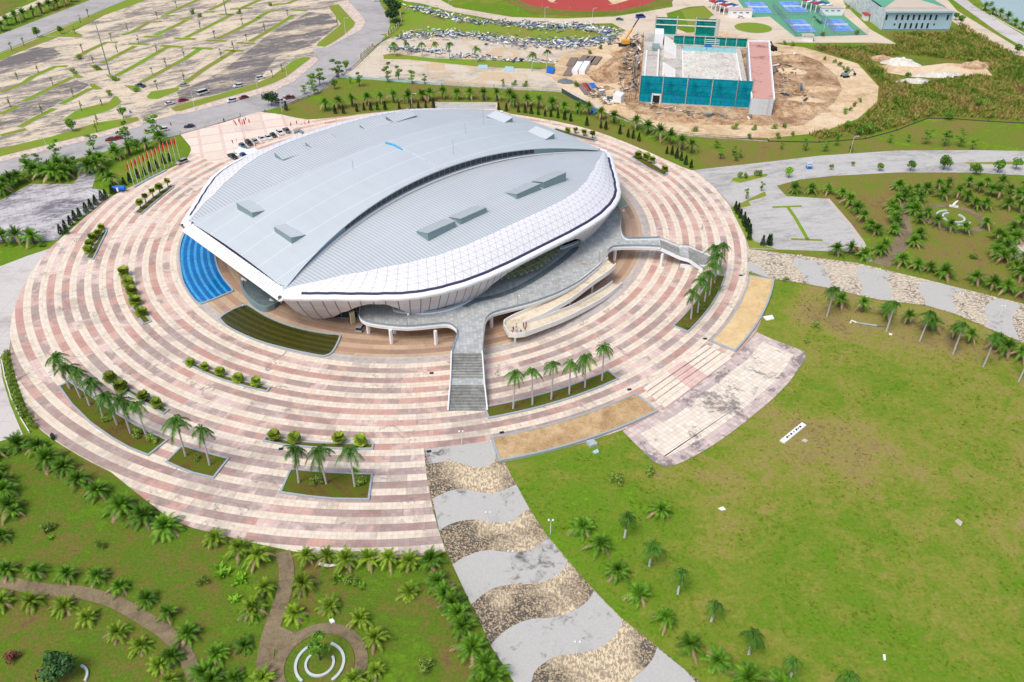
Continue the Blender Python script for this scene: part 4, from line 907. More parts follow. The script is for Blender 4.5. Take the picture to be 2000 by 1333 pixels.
# ================================================================= POOLS AND PLANTERS
def kerb_thing(name, outl, h, kw, top, topz, label, cat, group=None, kerbmat='kerb_grey'):
    c = sum((Vector((p[0], p[1], 0)) for p in outl), Vector()) / len(outl)
    P = ccw([Vector((p[0] - c.x, p[1] - c.y, 0)) for p in outl]); I = offset(P, kw)
    root = empty(name, c, label, cat, group); b = MB(); n = len(P)
    for i in range(n):
        j = (i + 1) % n; a, d, e, f = P[i], P[j], I[j], I[i]
        b.face([(a.x, a.y, 0), (d.x, d.y, 0), (d.x, d.y, h), (a.x, a.y, h)]); b.face([(a.x, a.y, h), (d.x, d.y, h), (e.x, e.y, h), (f.x, f.y, h)]); b.face([(f.x, f.y, h), (e.x, e.y, h), (e.x, e.y, 0), (f.x, f.y, 0)])
    b.obj('kerb_wall', kerbmat, root)
    MB().face([(p.x, p.y, topz) for p in offset(P, kw - 0.02)]).obj('pool_water' if 'pool' in name else 'soil_bed', top, root)
    return root
kerb_thing('reflecting_pool', smooth(GP([(367, 446), (356, 465), (350, 485), (349, 508), (355, 548), (365, 570), (378, 588), (388, 595), (400, 594), (448, 575), (456, 567), (438, 545), (426, 520), (420, 485), (424, 450), (400, 430), (380, 430)]), 3, True), 0.55, 0.5, 'pool_blue', 0.30, 'blue tiled reflecting pool under the left tip of the arena roof', 'pool')
kerb_thing('reflecting_pool', smooth(GP([(430, 622), (433, 631), (450, 645), (500, 668), (560, 685), (622, 698), (640, 697), (653, 688), (666, 661), (662, 655), (640, 653), (600, 646), (560, 635), (520, 618), (492, 601), (480, 597), (455, 606)]), 3, True), 0.55, 0.5, 'pool_green', 0.30, 'curved pool filled with dark green algae water below the arena', 'pool')
kerb_thing('reflecting_pool', smooth(GP([(1203, 372), (1216, 386), (1227, 400), (1224, 405), (1212, 406), (1200, 402), (1188, 385)]), 3, True), 0.45, 0.45, 'pond_pale', 0.30, 'small pale green pool beside the right end of the arena', 'pool') if M.setdefault('pond_pale', plain('pale_pond', (138, 152, 122), 0.2, 0, 0.1)) else None
def PLT(pts, label, top='bed', n=0, kw=0.45, h=0.5, group='planting beds with grey kerbs on the plaza'):
    return kerb_thing('planter_bed', GP(pts), h, kw, top, h - 0.12, label, 'planter', group)
def arcplt(r0, r1, a0, a1, label, top='bed', kw=0.45, h=0.5, group='planting beds with grey kerbs on the plaza', n=10):
    o = [polar(r1, a0 + (a1 - a0) * i / n) for i in range(n + 1)] + [polar(r0, a1 + (a0 - a1) * i / n) for i in range(n + 1)]
    return kerb_thing('planter_bed', o, h, kw, top, h - 0.12, label, 'planter', group)
PLT([(114, 757), (140, 793), (175, 828), (217, 858), (252, 878), (290, 893), (330, 861), (300, 848), (270, 833), (235, 812), (200, 790), (175, 771), (150, 755), (137, 746)], 'long curved planter bed with seven tall palms, lower left of the plaza')
PLT([(323, 905), (350, 917), (375, 927), (418, 937), (449, 897), (425, 891), (400, 884), (357, 871)], 'square planter bed holding two tall palms, lower left of the plaza')
PLT([(546, 965), (600, 973), (650, 978), (722, 979), (729, 927), (690, 926), (630, 923), (567, 917)], 'planter bed with three tall palms and bushes nearest the wavy path')
PLT([(204, 746), (240, 765), (280, 788), (320, 812), (332, 802), (300, 785), (260, 764), (216, 740)], 'narrow planter strip with four rounded palms behind the long curved bed')
PLT([(356, 709), (395, 729), (435, 745), (480, 758), (522, 768), (529, 759), (485, 748), (440, 735), (400, 720), (364, 704)], 'narrow planter strip with five rounded palms below the algae pool')
PLT([(513, 864), (560, 873), (620, 878), (680, 880), (729, 880), (731, 868), (680, 868), (620, 866), (565, 862), (519, 854)], 'narrow planter strip with four rounded palms behind the three tall palms')
PLT([(167, 507), (183, 509), (195, 485), (211, 452), (205, 449), (188, 475)], 'short planter strip with five rounded palms, far left of the plaza')
PLT([(262, 418), (276, 421), (300, 400), (340, 367), (334, 363), (296, 389)], 'planter strip with five small fan palms beside the flag lawn')
PLT([(258, 605), (280, 636), (297, 630), (284, 614), (268, 590), (248, 548), (240, 550)], 'narrow planter strip with five rounded palms left of the blue pool')
arcplt(101.0, 105.7, -75.5, -55, 'curved planter bed with six tall palms in front of the ramp')
arcplt(100.0, 105.2, -38.5, -19.5, 'curved planter bed with a cluster of tall palms by the side staircase')
PLT([(1079, 256), (1086, 252), (1120, 263), (1167, 275), (1160, 279), (1120, 269)], 'planter strip with small palms behind the arena, upper right of the plaza', group='planting beds with grey kerbs on the plaza')
PLT([(1233, 309), (1240, 303), (1270, 318), (1305, 341), (1297, 346), (1265, 330)], 'planter strip with rounded palms at the right edge of the plaza')
arcplt(112.6, 121.2, -76, -55.3, 'large empty bed of brown sand with grey kerb beside the wavy path', 'sand_brown', 0.5, 0.7)
arcplt(112.0, 119.8, -38.6, -18.2, 'large empty bed of yellow sand with grey kerb at the right of the plaza', 'sand', 0.5, 0.7)
# ring benches in the gardens
def bench(c, r0, r1, a0, a1, lab, name='curved_bench'):
    o = ring(name, (0, 0), r0, r1, 'bench_conc', 0.5, 0.0, a0, a1, False); o.location = (c[0], c[1], 0); tag(o, lab, 'bench')
M['bench_conc'] = plain('bench_concrete', (196, 206, 204), 0.8, 0, 0.12, 1.0)
sheet('garden_bed', [G(625, 1298) + Vector((math.cos(a / 24 * 6.283) * 6.3, math.sin(a / 24 * 6.283) * 6.3, 0)) for a in range(24)], 'garden_lawn', nz())
bench(GC, 4.1, 4.6, 110, 235, 'left outer curved concrete bench around the garden tree')
bench(GC, 4.1, 4.6, -50, 72, 'right outer curved concrete bench around the garden tree')
bench(GC, 2.3, 2.75, 140, 395, 'small inner ring bench close around the garden tree')
bench(RGC, 3.2, 3.8, 95, 400, 'inner blue-white ring bench in the right palm garden')
bench(RGC, 5.2, 5.8, 90, 190, 'left outer curved bench in the right palm garden')
bench(RGC, 5.2, 5.8, 260, 320, 'front outer curved bench in the right palm garden')
bench(G(141, 1327), 2.4, 2.8, -10, 75, 'curved pale bench beside the big dark tree in the bottom-left corner')
# ================================================================= VEGETATION
def frond(b, az, el, L, droop, wid, nl, rg, mi=0, lift=0.0, hang=0.35, base=(0, 0, 0)):
    ca, sa = math.cos(az), math.sin(az); pts = []
    for i in range(nl + 1):
        s_ = i / nl; r = L * (math.cos(el) * s_ * (1 - 0.12 * s_)); z = L * (math.sin(el) * s_ - droop * s_ * s_) + lift
        pts.append(Vector((base[0] + ca * r, base[1] + sa * r, base[2] + z)))
    side_ = Vector((-sa, ca, 0))
    for i in range(nl):
        p, q = pts[i], pts[i + 1]; s_ = (i + 0.6) / nl; w = wid * math.sin(math.pi * min(1, 0.12 + 0.86 * s_)) ** 0.6; d = (q - p)
        for sg in (-1, 1):
            tip = p + d * 1.5 + side_ * sg * w * rg.uniform(.8, 1.1) + Vector((0, 0, -w * hang * rg.uniform(.6, 1.5)))
            b.face([p, p + d * 0.62, tip], mi=mi)
            tip2 = tip + d * 0.35 + Vector((0, 0, -w * 0.15)); b.face([p + d * 0.4, q, tip2], mi=mi)
def crown_mesh(name, kind, seed):
    rg = random.Random(seed); b = MB()
    if kind == 'royal':
        n = 15
        for i in range(n):
            el = rg.choice([1.05, 0.7, 0.45, 0.2, 0.0]) if i > 1 else 1.3
            frond(b, i * 2.399 + rg.uniform(-.2, .2), el, rg.uniform(3.0, 3.6), 0.75 + 0.3 * rg.random(), 0.8, 14, rg, 0, 0, 0.8)
        b.tube([(0, 0, -1.5), (0, 0, -0.6), (0, 0, 0.15)], [0.2, 0.24, 0.1], 7, 1)
        return b.mesh(name, ['royal_leaf', M['crownshaft']])
    if kind in ('oil', 'oilb', 'oily'):
        n = 38
        for i in range(n):
            f = i / n; el = 1.35 - 1.3 * f + rg.uniform(-.18, .18)
            frond(b, i * 2.399 + rg.uniform(-.25, .25), el, rg.uniform(2.3, 3.6) * (0.8 + 0.3 * f), 0.22 + 0.45 * f * rg.uniform(.7, 1.3), 0.5, 12, rg, 0 if f < 0.9 else 1, 0, 0.25)
        return b.mesh(name, ['oil_leaf_pale' if kind == 'oily' else 'oil_leaf', 'dry_leaf'])
    if kind == 'fan':
        for i in range(74):
            u = (i + .5) / 74; el = 1.05 - 1.6 * u + rg.uniform(-.1, .1); az = i * 2.399; L = rg.uniform(1.1, 1.4)
            d = Vector((math.cos(az) * math.cos(el), math.sin(az) * math.cos(el), math.sin(el))); c = d * L * rg.choice([0.05, 0.2, 0.4, 0.55])
            e1 = d.cross(Vector((0.1, 0.2, 1))).normalized(); e2 = d.cross(e1)
            for k_ in range(6):
                a0 = -1.5 + k_ * 0.5; a1 = a0 + 0.42
                t0 = c + (d * math.cos(a0) + e1 * math.sin(a0)) * 0.72; t1 = c + (d * math.cos(a1) + e1 * math.sin(a1)) * 0.72
                b.face([c - d * 0.1, t0 + Vector((0, 0, -.08)), t1 + Vector((0, 0, -.05 - .1 * (k_ % 2)))])
        return b.mesh(name, 'fan_leaf')
def leaf_blob(b, c, rad, n, rg, size, mi=0, flat=1.0, hollow=0.45):
    for _ in range(n):
        while True:
            v = Vector((rg.uniform(-1, 1), rg.uniform(-1, 1), rg.uniform(-1, 1)))
            if hollow < v.length < 1: break
        p = Vector(c) + Vector((v.x * rad[0], v.y * rad[1], v.z * rad[2]))
        nrm = (v + Vector((rg.uniform(-.7, .7), rg.uniform(-.7, .7), rg.uniform(-.2, .9)))).normalized()
        a = nrm.cross(Vector((rg.uniform(-1, 1), rg.uniform(-1, 1), rg.uniform(-1, 1)))).normalized(); q = nrm.cross(a); s_ = size * rg.uniform(.6, 1.3)
        b.face([p - a * s_, p - q * s_ * .55, p + a * s_, p + q * s_ * .55], mi=mi)
def tree_mesh(name, kind, seed, mat):
    """unit-ish crown (about 1 in radius, base at z 0); the trunk is separate"""
    rg = random.Random(seed); b = MB()
    if kind == 'tier':                                 # open layered young tree
        for k_ in range(rg.choice([4, 5, 6])):
            z = 1.2 + 0.75 * k_; r = rg.uniform(.7, 1.15) * (1.15 - 0.13 * k_); a = k_ * 2.2 + rg.random(); o = rg.uniform(.2, .75)
            leaf_blob(b, (math.cos(a) * o, math.sin(a) * o, z), (r, r * .85, .32), 75, rg, 0.22, hollow=0.1)
    elif kind == 'round':
        for k_ in range(13):
            v = Vector((rg.uniform(-1, 1), rg.uniform(-1, 1), rg.uniform(-.5, .9))); v *= 0.62
            leaf_blob(b, (v.x, v.y, 1.15 + v.z), (.55, .55, .42), 60, rg, 0.15, hollow=.2)
    elif kind == 'thin':
        for k_ in range(5):
            a = rg.uniform(0, 6.28); o = rg.uniform(.1, .6); leaf_blob(b, (math.cos(a) * o, math.sin(a) * o, rg.uniform(.9, 2.3)), (.5, .5, .3), 16, rg, 0.16, hollow=0.0)
    elif kind == 'cone':
        for i in range(420):
            z = rg.random() ** 1.2; r = 0.5 * (1 - z) ** 0.75 * min(1, (z + .03) * 9) * rg.uniform(.8, 1.08); a = rg.uniform(0, 6.28)
            p = Vector((math.cos(a) * r, math.sin(a) * r, z * 3.0)); s_ = .14
            d = Vector((math.cos(a) * .5, math.sin(a) * .5, 1)).normalized(); t = Vector((-math.sin(a), math.cos(a), rg.uniform(-.4, .4)))
            b.face([p - t * s_ * .6, p + t * s_ * .6, p + d * s_ * 2.0])
    elif kind == 'shrub':
        for k_ in range(8):
            a = rg.uniform(0, 6.28); o = rg.uniform(0, .65); leaf_blob(b, (math.cos(a) * o, math.sin(a) * o, rg.uniform(.3, .95)), (.45, .45, .38), 46, rg, 0.13)
    elif kind == 'rosette':
        for i in range(26):
            a = i * 2.399; el = rg.uniform(.3, 1.3); L = rg.uniform(.8, 1.3); d = Vector((math.cos(a) * math.cos(el), math.sin(a) * math.cos(el), math.sin(el)))
            t = Vector((-math.sin(a), math.cos(a), 0)) * .17; c = d * L
            o = Vector((rg.uniform(-.4, .4), rg.uniform(-.4, .4), 0)); b.face([o, o + c * .55 - t, o + c + Vector((0, 0, -.12)), o + c * .55 + t])
    return b.mesh(name, mat)
M['crownshaft'] = plain('crownshaft', (104, 132, 60), 0.6)
CM = {}
for kd, n in (('royal', 3), ('oil', 6), ('oily', 4), ('fan', 3)): CM[kd] = [crown_mesh(kd + '_crown', kd, 11 * i + len(kd)) for i in range(n)]
TM = {}
for kd, mt, n in (('tier', 'broad_leaf', 3), ('round', 'broad_leaf', 3), ('thin', 'broad_leaf', 3), ('cone', 'dark_leaf', 3), ('shrub', 'shrub_leaf', 3), ('rosette', 'bright_leaf', 2)): TM[kd] = [tree_mesh(kd + '_crown', kd, 5 * i + 3, mt) for i in range(n)]
TM['shrubred'] = [tree_mesh('red_shrub', 'shrub', 91, 'red_leaf')]; TM['darktree'] = [tree_mesh('dark_tree', 'round', 92, 'dark_leaf')]; TM['brightround'] = [tree_mesh('bright_tree', 'round', 93, 'bright_leaf')]
def trunk_mesh(name, h, r0, r1, mat, lean=0.0, seg=5, rough=0.0):
    b = MB(); pts = []; rr = []
    for i in range(seg + 1):
        f = i / seg; pts.append((lean * f * f * h, 0, h * f)); rr.append((r0 + (r1 - r0) * f) * (1 + rough * (i % 2)))
    b.tube(pts, rr, 8); return b.mesh(name, mat)
TR = {'royal': trunk_mesh('royal_trunk', 1.0, 0.26, 0.15, 'bark_pale'), 'painted': trunk_mesh('royal_trunk_painted', 7.0, 0.26, 0.16, 'bark_painted')}
_tc = {}
def tm(kind, h):
    h = round(h * 2) / 2; k_ = (kind, h)
    if k_ not in _tc:
        if kind == 'royal': _tc[k_] = trunk_mesh('trunk', h, 0.27, 0.15, 'bark_pale')
        elif kind == 'painted': _tc[k_] = trunk_mesh('trunk', h, 0.27, 0.15, 'bark_painted')
        elif kind == 'oil': _tc[k_] = trunk_mesh('trunk', h, 0.42, 0.50, 'bark', 0.0, 6, 0.12)
        elif kind == 'fan': _tc[k_] = trunk_mesh('trunk', h, 0.2, 0.14, 'bark')
        else: _tc[k_] = trunk_mesh('trunk', h, 0.10, 0.05, 'bark')
    return _tc[k_]
HB = {}                                               # raised soil heights of beds are small; plants start at the ground
def palm(px, py, kind, h, label, group, scale=1.0, z0=0.0, painted=False, lean=None):
    p = G(px, py, z0); rg = random.Random(int(px * 13 + py * 7)); az = rg.uniform(0, 6.28)
    r = empty({'royal': 'royal_palm', 'oil': 'feather_palm', 'oily': 'feather_palm', 'fan': 'fan_palm'}[kind], p, label, 'palm tree', group, az)
    tk = {'royal': 'painted' if painted else 'royal', 'oil': 'oil', 'oily': 'oil', 'fan': 'fan'}[kind]
    t = link('trunk', tm(tk, h), r); scale *= {'oil': 1.28, 'oily': 1.2, 'royal': 1.1}.get(kind, 1.0)
    scale *= rg.uniform(.85, 1.12)
    c = link('crown', rg.choice(CM[kind]), r, (0, 0, round(h * 2) / 2 + (0.9 if kind == 'royal' else 0.1)))
    c.scale = (scale, scale, scale * rg.uniform(.92, 1.08)); c.rotation_euler = (rg.uniform(-.2, .2), rg.uniform(-.2, .2), rg.uniform(0, 6.28))
    ln = rg.uniform(-.05, .05) if lean is None else lean; r.rotation_euler = (rg.uniform(-.05, .05), ln, az if lean is None else 0.0)
    return r
def rows(kind, desc, place, group, items, h=(2.5, 3.5), scale=(0.9, 1.15), painted=False, off=(0, 0), z0=0.0, cat=None):
    items = sorted(items, key=lambda q: (q[0], q[1])); n = len(items)
    for i, q in enumerate(items):
        rg = random.Random(int(q[0] * 31 + q[1] * 17)); x, y = off[0] + q[0] / 4.0, off[1] + q[1] / 4.0
        lab = f'{desc}, {nth(i)} from left {place}' if n > 1 else f'{desc} {place}'
        hh = q[2] if len(q) > 2 else rg.uniform(*h); ss = rg.uniform(*scale)
        palm(x, y, kind, hh, lab, group, ss, z0, painted)
G_ROY = 'tall slim palms with drooping fronds'; G_OIL = 'bushy feather palms'; G_FAN = 'rounded palms in the plaza planters'
rows('royal', 'tall slim pale-trunked palm', 'in the long lower-left planter bed', G_ROY, [(545, 375, 9.5), (630, 445, 9), (700, 505, 9.5), (805, 590, 10), (915, 655, 8.5), (1020, 722, 10), (1145, 750, 9.5)], off=(0, 666), scale=(.95, 1.1), z0=.35)
rows('royal', 'tall slim palm', 'in the square planter bed', G_ROY, [(1450, 900, 10.5), (1638, 970, 10.5)], off=(0, 666), scale=(1.05, 1.15), z0=.35)
rows('royal', 'tall slim palm', 'in the planter nearest the wavy path', G_ROY, [(335, 1110, 9.5), (550, 1117, 9.5), (772, 1137, 10.5)], off=(500, 666), scale=(1.1, 1.25), z0=.35)
rows('royal', 'tall slim palm', 'in the curved planter before the ramp', G_ROY, [(10, 530, 10.5), (160, 500, 10), (307, 457, 11), (447, 415, 9), (570, 365, 9), (703, 310, 10.5)], off=(1000, 666), scale=(.85, 1.0), z0=.35)
rows('royal', 'tall slim palm', 'in the planter by the side staircase', G_ROY, [(1398, 1160, 8), (1450, 1112, 10), (1505, 1025, 9), (1543, 975, 9.5), (1583, 880, 9), (1565, 800, 8.5), (1620, 815, 10)], off=(1000, 333), scale=(.95, 1.1), z0=.35)
rows('royal', 'slim palm with white-painted trunk', 'on the lawn right of the wavy path', G_ROY, [(880, 200, 5.5), (1072, 425, 5.5), (1295, 640, 5.5), (1558, 855, 4.5), (1850, 1112, 5.5), (2170, 1320, 5), (2600, 1420, 4.5)], off=(1000, 1000), scale=(.72, .85), painted=True)
rows('royal', 'tall slim leaning palm', 'along the right wavy path', G_ROY, [(460, 1140, 8.5), (925, 1258, 8.5), (1185, 1335, 8.5), (1445, 1435, 9), (1682, 1535, 9), (1957, 1650, 9)], off=(1500, 333), scale=(.8, .95))
rows('fan', 'rounded bright fan palm', 'behind the long curved bed', G_FAN, [(870, 315, 1.5), (955, 385, 1.5), (1130, 470, 1.5), (1230, 520, 1.5)], off=(0, 666), scale=(1.25, 1.4), z0=.3)
rows('fan', 'rounded fan palm', 'in the strip below the algae pool', G_FAN, [(1490, 190, 1.2), (1605, 225, 1.2), (1725, 265, 1.2), (1865, 315, 1.2), (2005, 352, 1.3)], off=(0, 666), scale=(1.1, 1.25), z0=.3)
rows('fan', 'rounded fan palm', 'behind the three tall palms', G_FAN, [(148, 775, 1.5), (305, 790, 1.6), (650, 800, 1.7), (822, 810, 1.5)], off=(500, 666), scale=(1.2, 1.35), z0=.3)
rows('fan', 'rounded fan palm', 'in the far left planter strip', G_FAN, [(795, 465, 1.2), (770, 510, 1.2), (728, 545, 1.2), (702, 590, 1.0), (692, 640, 1.2)], off=(0, 333), scale=(1.1, 1.3), z0=.3)
rows('fan', 'rounded fan palm', 'in the strip left of the blue pool', G_FAN, [(975, 822, 1.3), (1008, 900, 1.3), (1033, 975, 1.3), (1062, 1045, 1.2), (1112, 1130, 1.2)], off=(0, 333), scale=(1.25, 1.4), z0=.3)
rows('fan', 'small fan palm on a thin trunk', 'beside the flag lawn', G_FAN, [(1100, 302, 2.6), (1142, 262, 3), (1200, 222, 2.8), (1252, 177, 2.6), (1315, 132, 2.4)], off=(0, 333), scale=(.95, 1.1), z0=.3)
rows('fan', 'rounded fan palm', 'in the planter strip behind the arena', G_FAN, [(435, 1035, .8), (497, 1040, 1.6), (560, 1060, 1.6), (628, 1082, 1.8)], off=(1000, 0), scale=(1.0, 1.3), z0=.3)
rows('fan', 'rounded fan palm', 'in the right plaza edge planter', G_FAN, [(985, 1238, 1.4), (1045, 1250, 1.4), (1092, 1275, 1.4), (1190, 1340, .8)], off=(1000, 0), scale=(1.1, 1.35), z0=.3)
# feather palms: bottom-left gardens
P_ = 'bushy feather palm'
rows('oil', P_, 'along the lower-left rim of the plaza', G_OIL, [(150, 825), (295, 850), (390, 960), (505, 1010), (622, 1115), (770, 1205), (960, 1325), (1130, 1395), (1300, 1490)], off=(0, 666), h=(1.0, 2.0), scale=(1.0, 1.15))
rows('oily', 'yellow-green feather palm', 'along the bottom rim of the plaza', G_OIL, [(-310, 240), (-115, 330), (30, 390), (405, 385), (565, 392), (715, 410), (882, 395), (1042, 405), (1205, 425)], off=(500, 1000), h=(1.6, 2.2), scale=(.85, 1.0))
rows('oil', P_, 'on the left edge of the bottom wavy path', G_OIL, [(1370, 410), (1415, 575), (1480, 660), (1540, 740), (1580, 830), (1610, 920), (1695, 1095), (1790, 1215), (1845, 1320), (1760, 1400)], off=(500, 1000), h=(1.0, 1.8), scale=(.95, 1.1))
rows('oily', 'bright feather palm', 'around the bottom ring-bench garden', G_OIL, [(370, 590), (310, 820), (75, 630), (-10, 780), (580, 760), (815, 860), (940, 1020), (940, 1265), (60, 1320), (770, 1350), (1200, 640, .5)], off=(500, 1000), h=(.8, 1.4), scale=(.8, 1.0))
rows('oil', P_, 'above the bottom-left brown path', G_OIL, [(65, 480), (290, 500), (535, 520), (770, 535), (945, 610), (1155, 700), (1320, 820), (1475, 975), (120, 30), (20, 215)], off=(0, 1000), h=(1.0, 1.8), scale=(.7, .9))
rows('oily', 'bright feather palm', 'below the bottom-left brown path', G_OIL, [(260, 725), (20, 725), (510, 755), (690, 850), (925, 965), (1105, 1060), (1250, 1210), (1340, 1345)], off=(0, 1000), h=(.6, 1.2), scale=(.8, .95))
rows('oil', P_, 'on the lawn left of the narrow brown path', G_OIL, [(1910, 1060), (1700, 1130), (1840, 1310), (1660, 1335), (1980, 800), (1350, 1150), (1590, 1280)], off=(0, 1000), h=(.6, 1.2), scale=(.75, .95))
rows('oil', P_, 'in the corner at the far left edge', G_OIL, [(-20, 905), (40, 1215), (90, 1330), (20, 1130), (-40, 1040)], off=(0, 666), h=(1.2, 2.2), scale=(.9, 1.1))
# right of bottom path
rows('oil', P_, 'in the row right of the bottom wavy path', G_OIL, [(550, 145), (690, 290), (822, 490), (990, 665), (1200, 860), (1385, 1060), (1600, 1195), (1840, 1330), (1160, 20), (2100, 1400)], off=(1000, 1000), h=(1.0, 1.8), scale=(.85, 1.05))
# right garden
rows('oil', P_, 'along the right wavy path', G_OIL, [(550, 1065), (730, 1108), (905, 1150), (1085, 1200), (1265, 1250), (1440, 1320), (1560, 1350), (1760, 1400), (1850, 1440), (1960, 1480)], off=(1500, 333), h=(2.5, 3.5), scale=(.85, 1.05))
rows('oil', P_, 'on the left rim of the right garden', G_OIL, [(205, 180), (335, 178), (465, 185), (570, 210), (628, 272), (690, 335), (735, 405), (790, 470), (835, 500), (860, 660), (745, 695), (640, 655), (530, 662)], off=(1500, 333), h=(2.0, 3.0), scale=(.85, 1.05))
rows('oil', P_, 'left of the right garden path', G_OIL, [(1015, 150), (1060, 215), (1000, 255), (960, 320), (985, 350), (970, 410), (1000, 440), (975, 500), (1060, 240), (900, 620)], off=(1500, 333), h=(1.6, 2.6), scale=(.8, 1.0))
rows('oil', P_, 'right of the right garden path', G_OIL, [(1115, 300), (1140, 340), (1180, 250), (1180, 415), (1230, 375), (1175, 530), (1130, 590), (1035, 745), (1150, 775), (1255, 795), (1370, 838)], off=(1500, 333), h=(1.8, 2.8), scale=(.85, 1.1))
rows('oil', P_, 'in the grove behind the right ring bench', G_OIL, [(1085, 200), (1150, 192), (1230, 182), (1325, 150), (1360, 222), (1400, 140), (1480, 212), (1545, 245), (1610, 302), (1560, 130), (1690, 305), (1640, 170), (1740, 205), (1700, 130), (1790, 215), (1820, 140), (1880, 180), (1860, 300), (1950, 222), (1990, 160), (1955, 328), (1990, 250)], off=(1500, 333), h=(2.2, 3.2), scale=(.8, 1.0))
rows('oil', P_, 'close around the right ring bench', G_OIL, [(1310, 435), (1412, 470), (1525, 492), (1690, 455)], off=(1500, 333), h=(2.2, 2.8), scale=(.8, .95))
rows('oil', P_, 'in the clump at the right photo edge', G_OIL, [(1830, 560), (1780, 545), (1900, 500), (1930, 560), (1960, 440), (1790, 620), (1850, 650), (1760, 680), (1820, 720), (1890, 700), (1920, 780), (1990, 740), (1610, 885), (1740, 925), (1850, 955), (1985, 1000), (1960, 850)], off=(1500, 333), h=(2.0, 3.0), scale=(.85, 1.1))
# behind the plaza
rows('oil', P_, 'behind the arena, left of the rear parking', G_OIL, [(545, 865), (650, 850), (755, 835), (870, 825), (975, 810), (1075, 805), (1195, 805), (1305, 790), (1360, 785)], off=(500, 0), h=(3.0, 4.0), scale=(1.0, 1.15))
rows('oil', P_, 'behind the arena, right of the rear parking', G_OIL, [(1462, 775), (1570, 780), (1672, 780), (1777, 785), (1885, 790), (1978, 800), (2015, 835), (2118, 830), (2205, 850), (2310, 860), (2410, 885), (2515, 890)], off=(500, 0), h=(3.2, 4.2), scale=(1.0, 1.15))
rows('oil', P_, 'between the arena and the building site', G_OIL, [(600, 900), (690, 935), (797, 965), (970, 1015), (1055, 1045), (1152, 1090), (1238, 1130), (1322, 1170), (1395, 1200)], off=(1000, 0), h=(3.2, 4.2), scale=(1.0, 1.15))
rows('royal', 'small slim palm', 'on the grass strip in the rubble yard', G_ROY, [(1085, 440, 5.5), (1180, 430, 5.5), (1298, 445, 6), (1405, 465, 7.5), (1512, 470, 7.5), (1718, 490, 6.5), (2155, 560, 8), (2268, 555, 9)], off=(500, 0), scale=(.8, 1.0))
# left: highway row, left corner rows, flag lawn
rows('oil', P_, 'in the row beside the far highway', G_OIL, [(15, 245), (65, 200), (130, 180), (195, 155), (265, 135), (330, 108), (395, 85), (455, 62), (510, 45), (560, 20)], off=(0, 0), h=(3.5, 4.5), scale=(1.15, 1.35))
rows('oil', P_, 'in the group above the grey left lot', G_OIL, [(20, 200), (100, 130), (155, 100), (285, 55), (350, 75), (440, 80), (520, 70), (40, 165), (240, 30), (400, 40), (480, 10), (560, 30)], off=(0, 333), h=(3.0, 4.0), scale=(1.1, 1.4))
rows('oil', P_, 'in the short row below the grey parking lot', G_OIL, [(40, 570), (145, 565), (268, 572)], off=(0, 333), h=(2.8, 3.4), scale=(1.1, 1.25))
rows('oil', P_, 'on the left side of the flag lawn', G_OIL, [(910, 1245), (1018, 1215), (1150, 1170), (1262, 1130), (760, 1340), (820, 1400), (730, 1280), (880, 1450), (800, 1300), (700, 1360)], off=(0, 0), h=(3.0, 3.8), scale=(1.1, 1.35))
rows('oil', P_, 'along the lakeside road', G_OIL, [(1750, 115), (1810, 130), (1870, 160), (1925, 200), (1980, 230), (1690, 85)], off=(1500, 0), h=(2.0, 3.0), scale=(.9, 1.1))

TRC = {}
def tree(px, py, kind, h, label, group=None, cat='tree', trunk=0.35, r=None, mat=None, z0=0.0):
    p = G(px, py, z0); rg = random.Random(int(px * 11 + py * 5)); az = rg.uniform(0, 6.28)
    nm = {'tier': 'young_tree', 'round': 'leafy_tree', 'thin': 'young_tree', 'cone': 'cypress_shrub', 'shrub': 'garden_shrub', 'rosette': 'leafy_plant', 'shrubred': 'flowering_shrub', 'darktree': 'leafy_tree', 'brightround': 'leafy_tree'}[kind]
    me = rg.choice(TM[kind]); hz = {'tier': 4.2, 'round': 2.2, 'thin': 2.6, 'cone': 3.0, 'shrub': 1.3, 'rosette': 1.1, 'shrubred': 1.3, 'darktree': 2.2, 'brightround': 2.2}[kind]
    if kind in ('shrub', 'rosette', 'cone', 'shrubred'):
        o = link(nm, me, None, p, az); s_ = h / hz; rr = r or s_; o.scale = (rr, rr, s_); return tag(o, label, cat if cat != 'tree' else 'shrub', group)
    root = empty(nm, p, label, cat, group, az); s_ = h / (hz + (0.9 if kind == 'thin' else 0.0)); rr = r or s_
    tb_ = MB(); lh = h * 0.72; tb_.tube([(0, 0, 0), (0.02 * h, 0, lh * .5), (0, .02 * h, lh)], [0.028 * h + .03, 0.02 * h + .02, 0.02], 6)
    for k_ in range(5):
        a = k_ * 2.4 + rg.random(); z = lh * rg.uniform(.4, .85); L = rr * rg.uniform(.5, .9); tb_.tube([(0, 0, z), (math.cos(a) * L, math.sin(a) * L, z + h * .12)], [0.012 * h + .01, 0.015], 4, cap=False)
    tb_.obj('trunk', 'bark', root); c = link('crown', me, root, (0, 0, h * (0.12 if kind in ('thin',) else 0.08))); c.scale = (rr, rr, s_); return root
def trees(kind, desc, place, group, items, h, r=None, off=(0, 0), cat='tree'):
    items = sorted(items); n = len(items)
    for i, q in enumerate(items):
        rg = random.Random(int(q[0] * 7 + q[1] * 3)); hh = q[2] if len(q) > 2 else rg.uniform(*h); rr = (q[3] if len(q) > 3 else (hh * r if r else None))
        tree(off[0] + q[0] / 4, off[1] + q[1] / 4, kind, hh, f'{desc}, {nth(i)} from left {place}' if n > 1 else f'{desc} {place}', group, cat, r=rr)
GY = 'young trees planted in the parking lot'
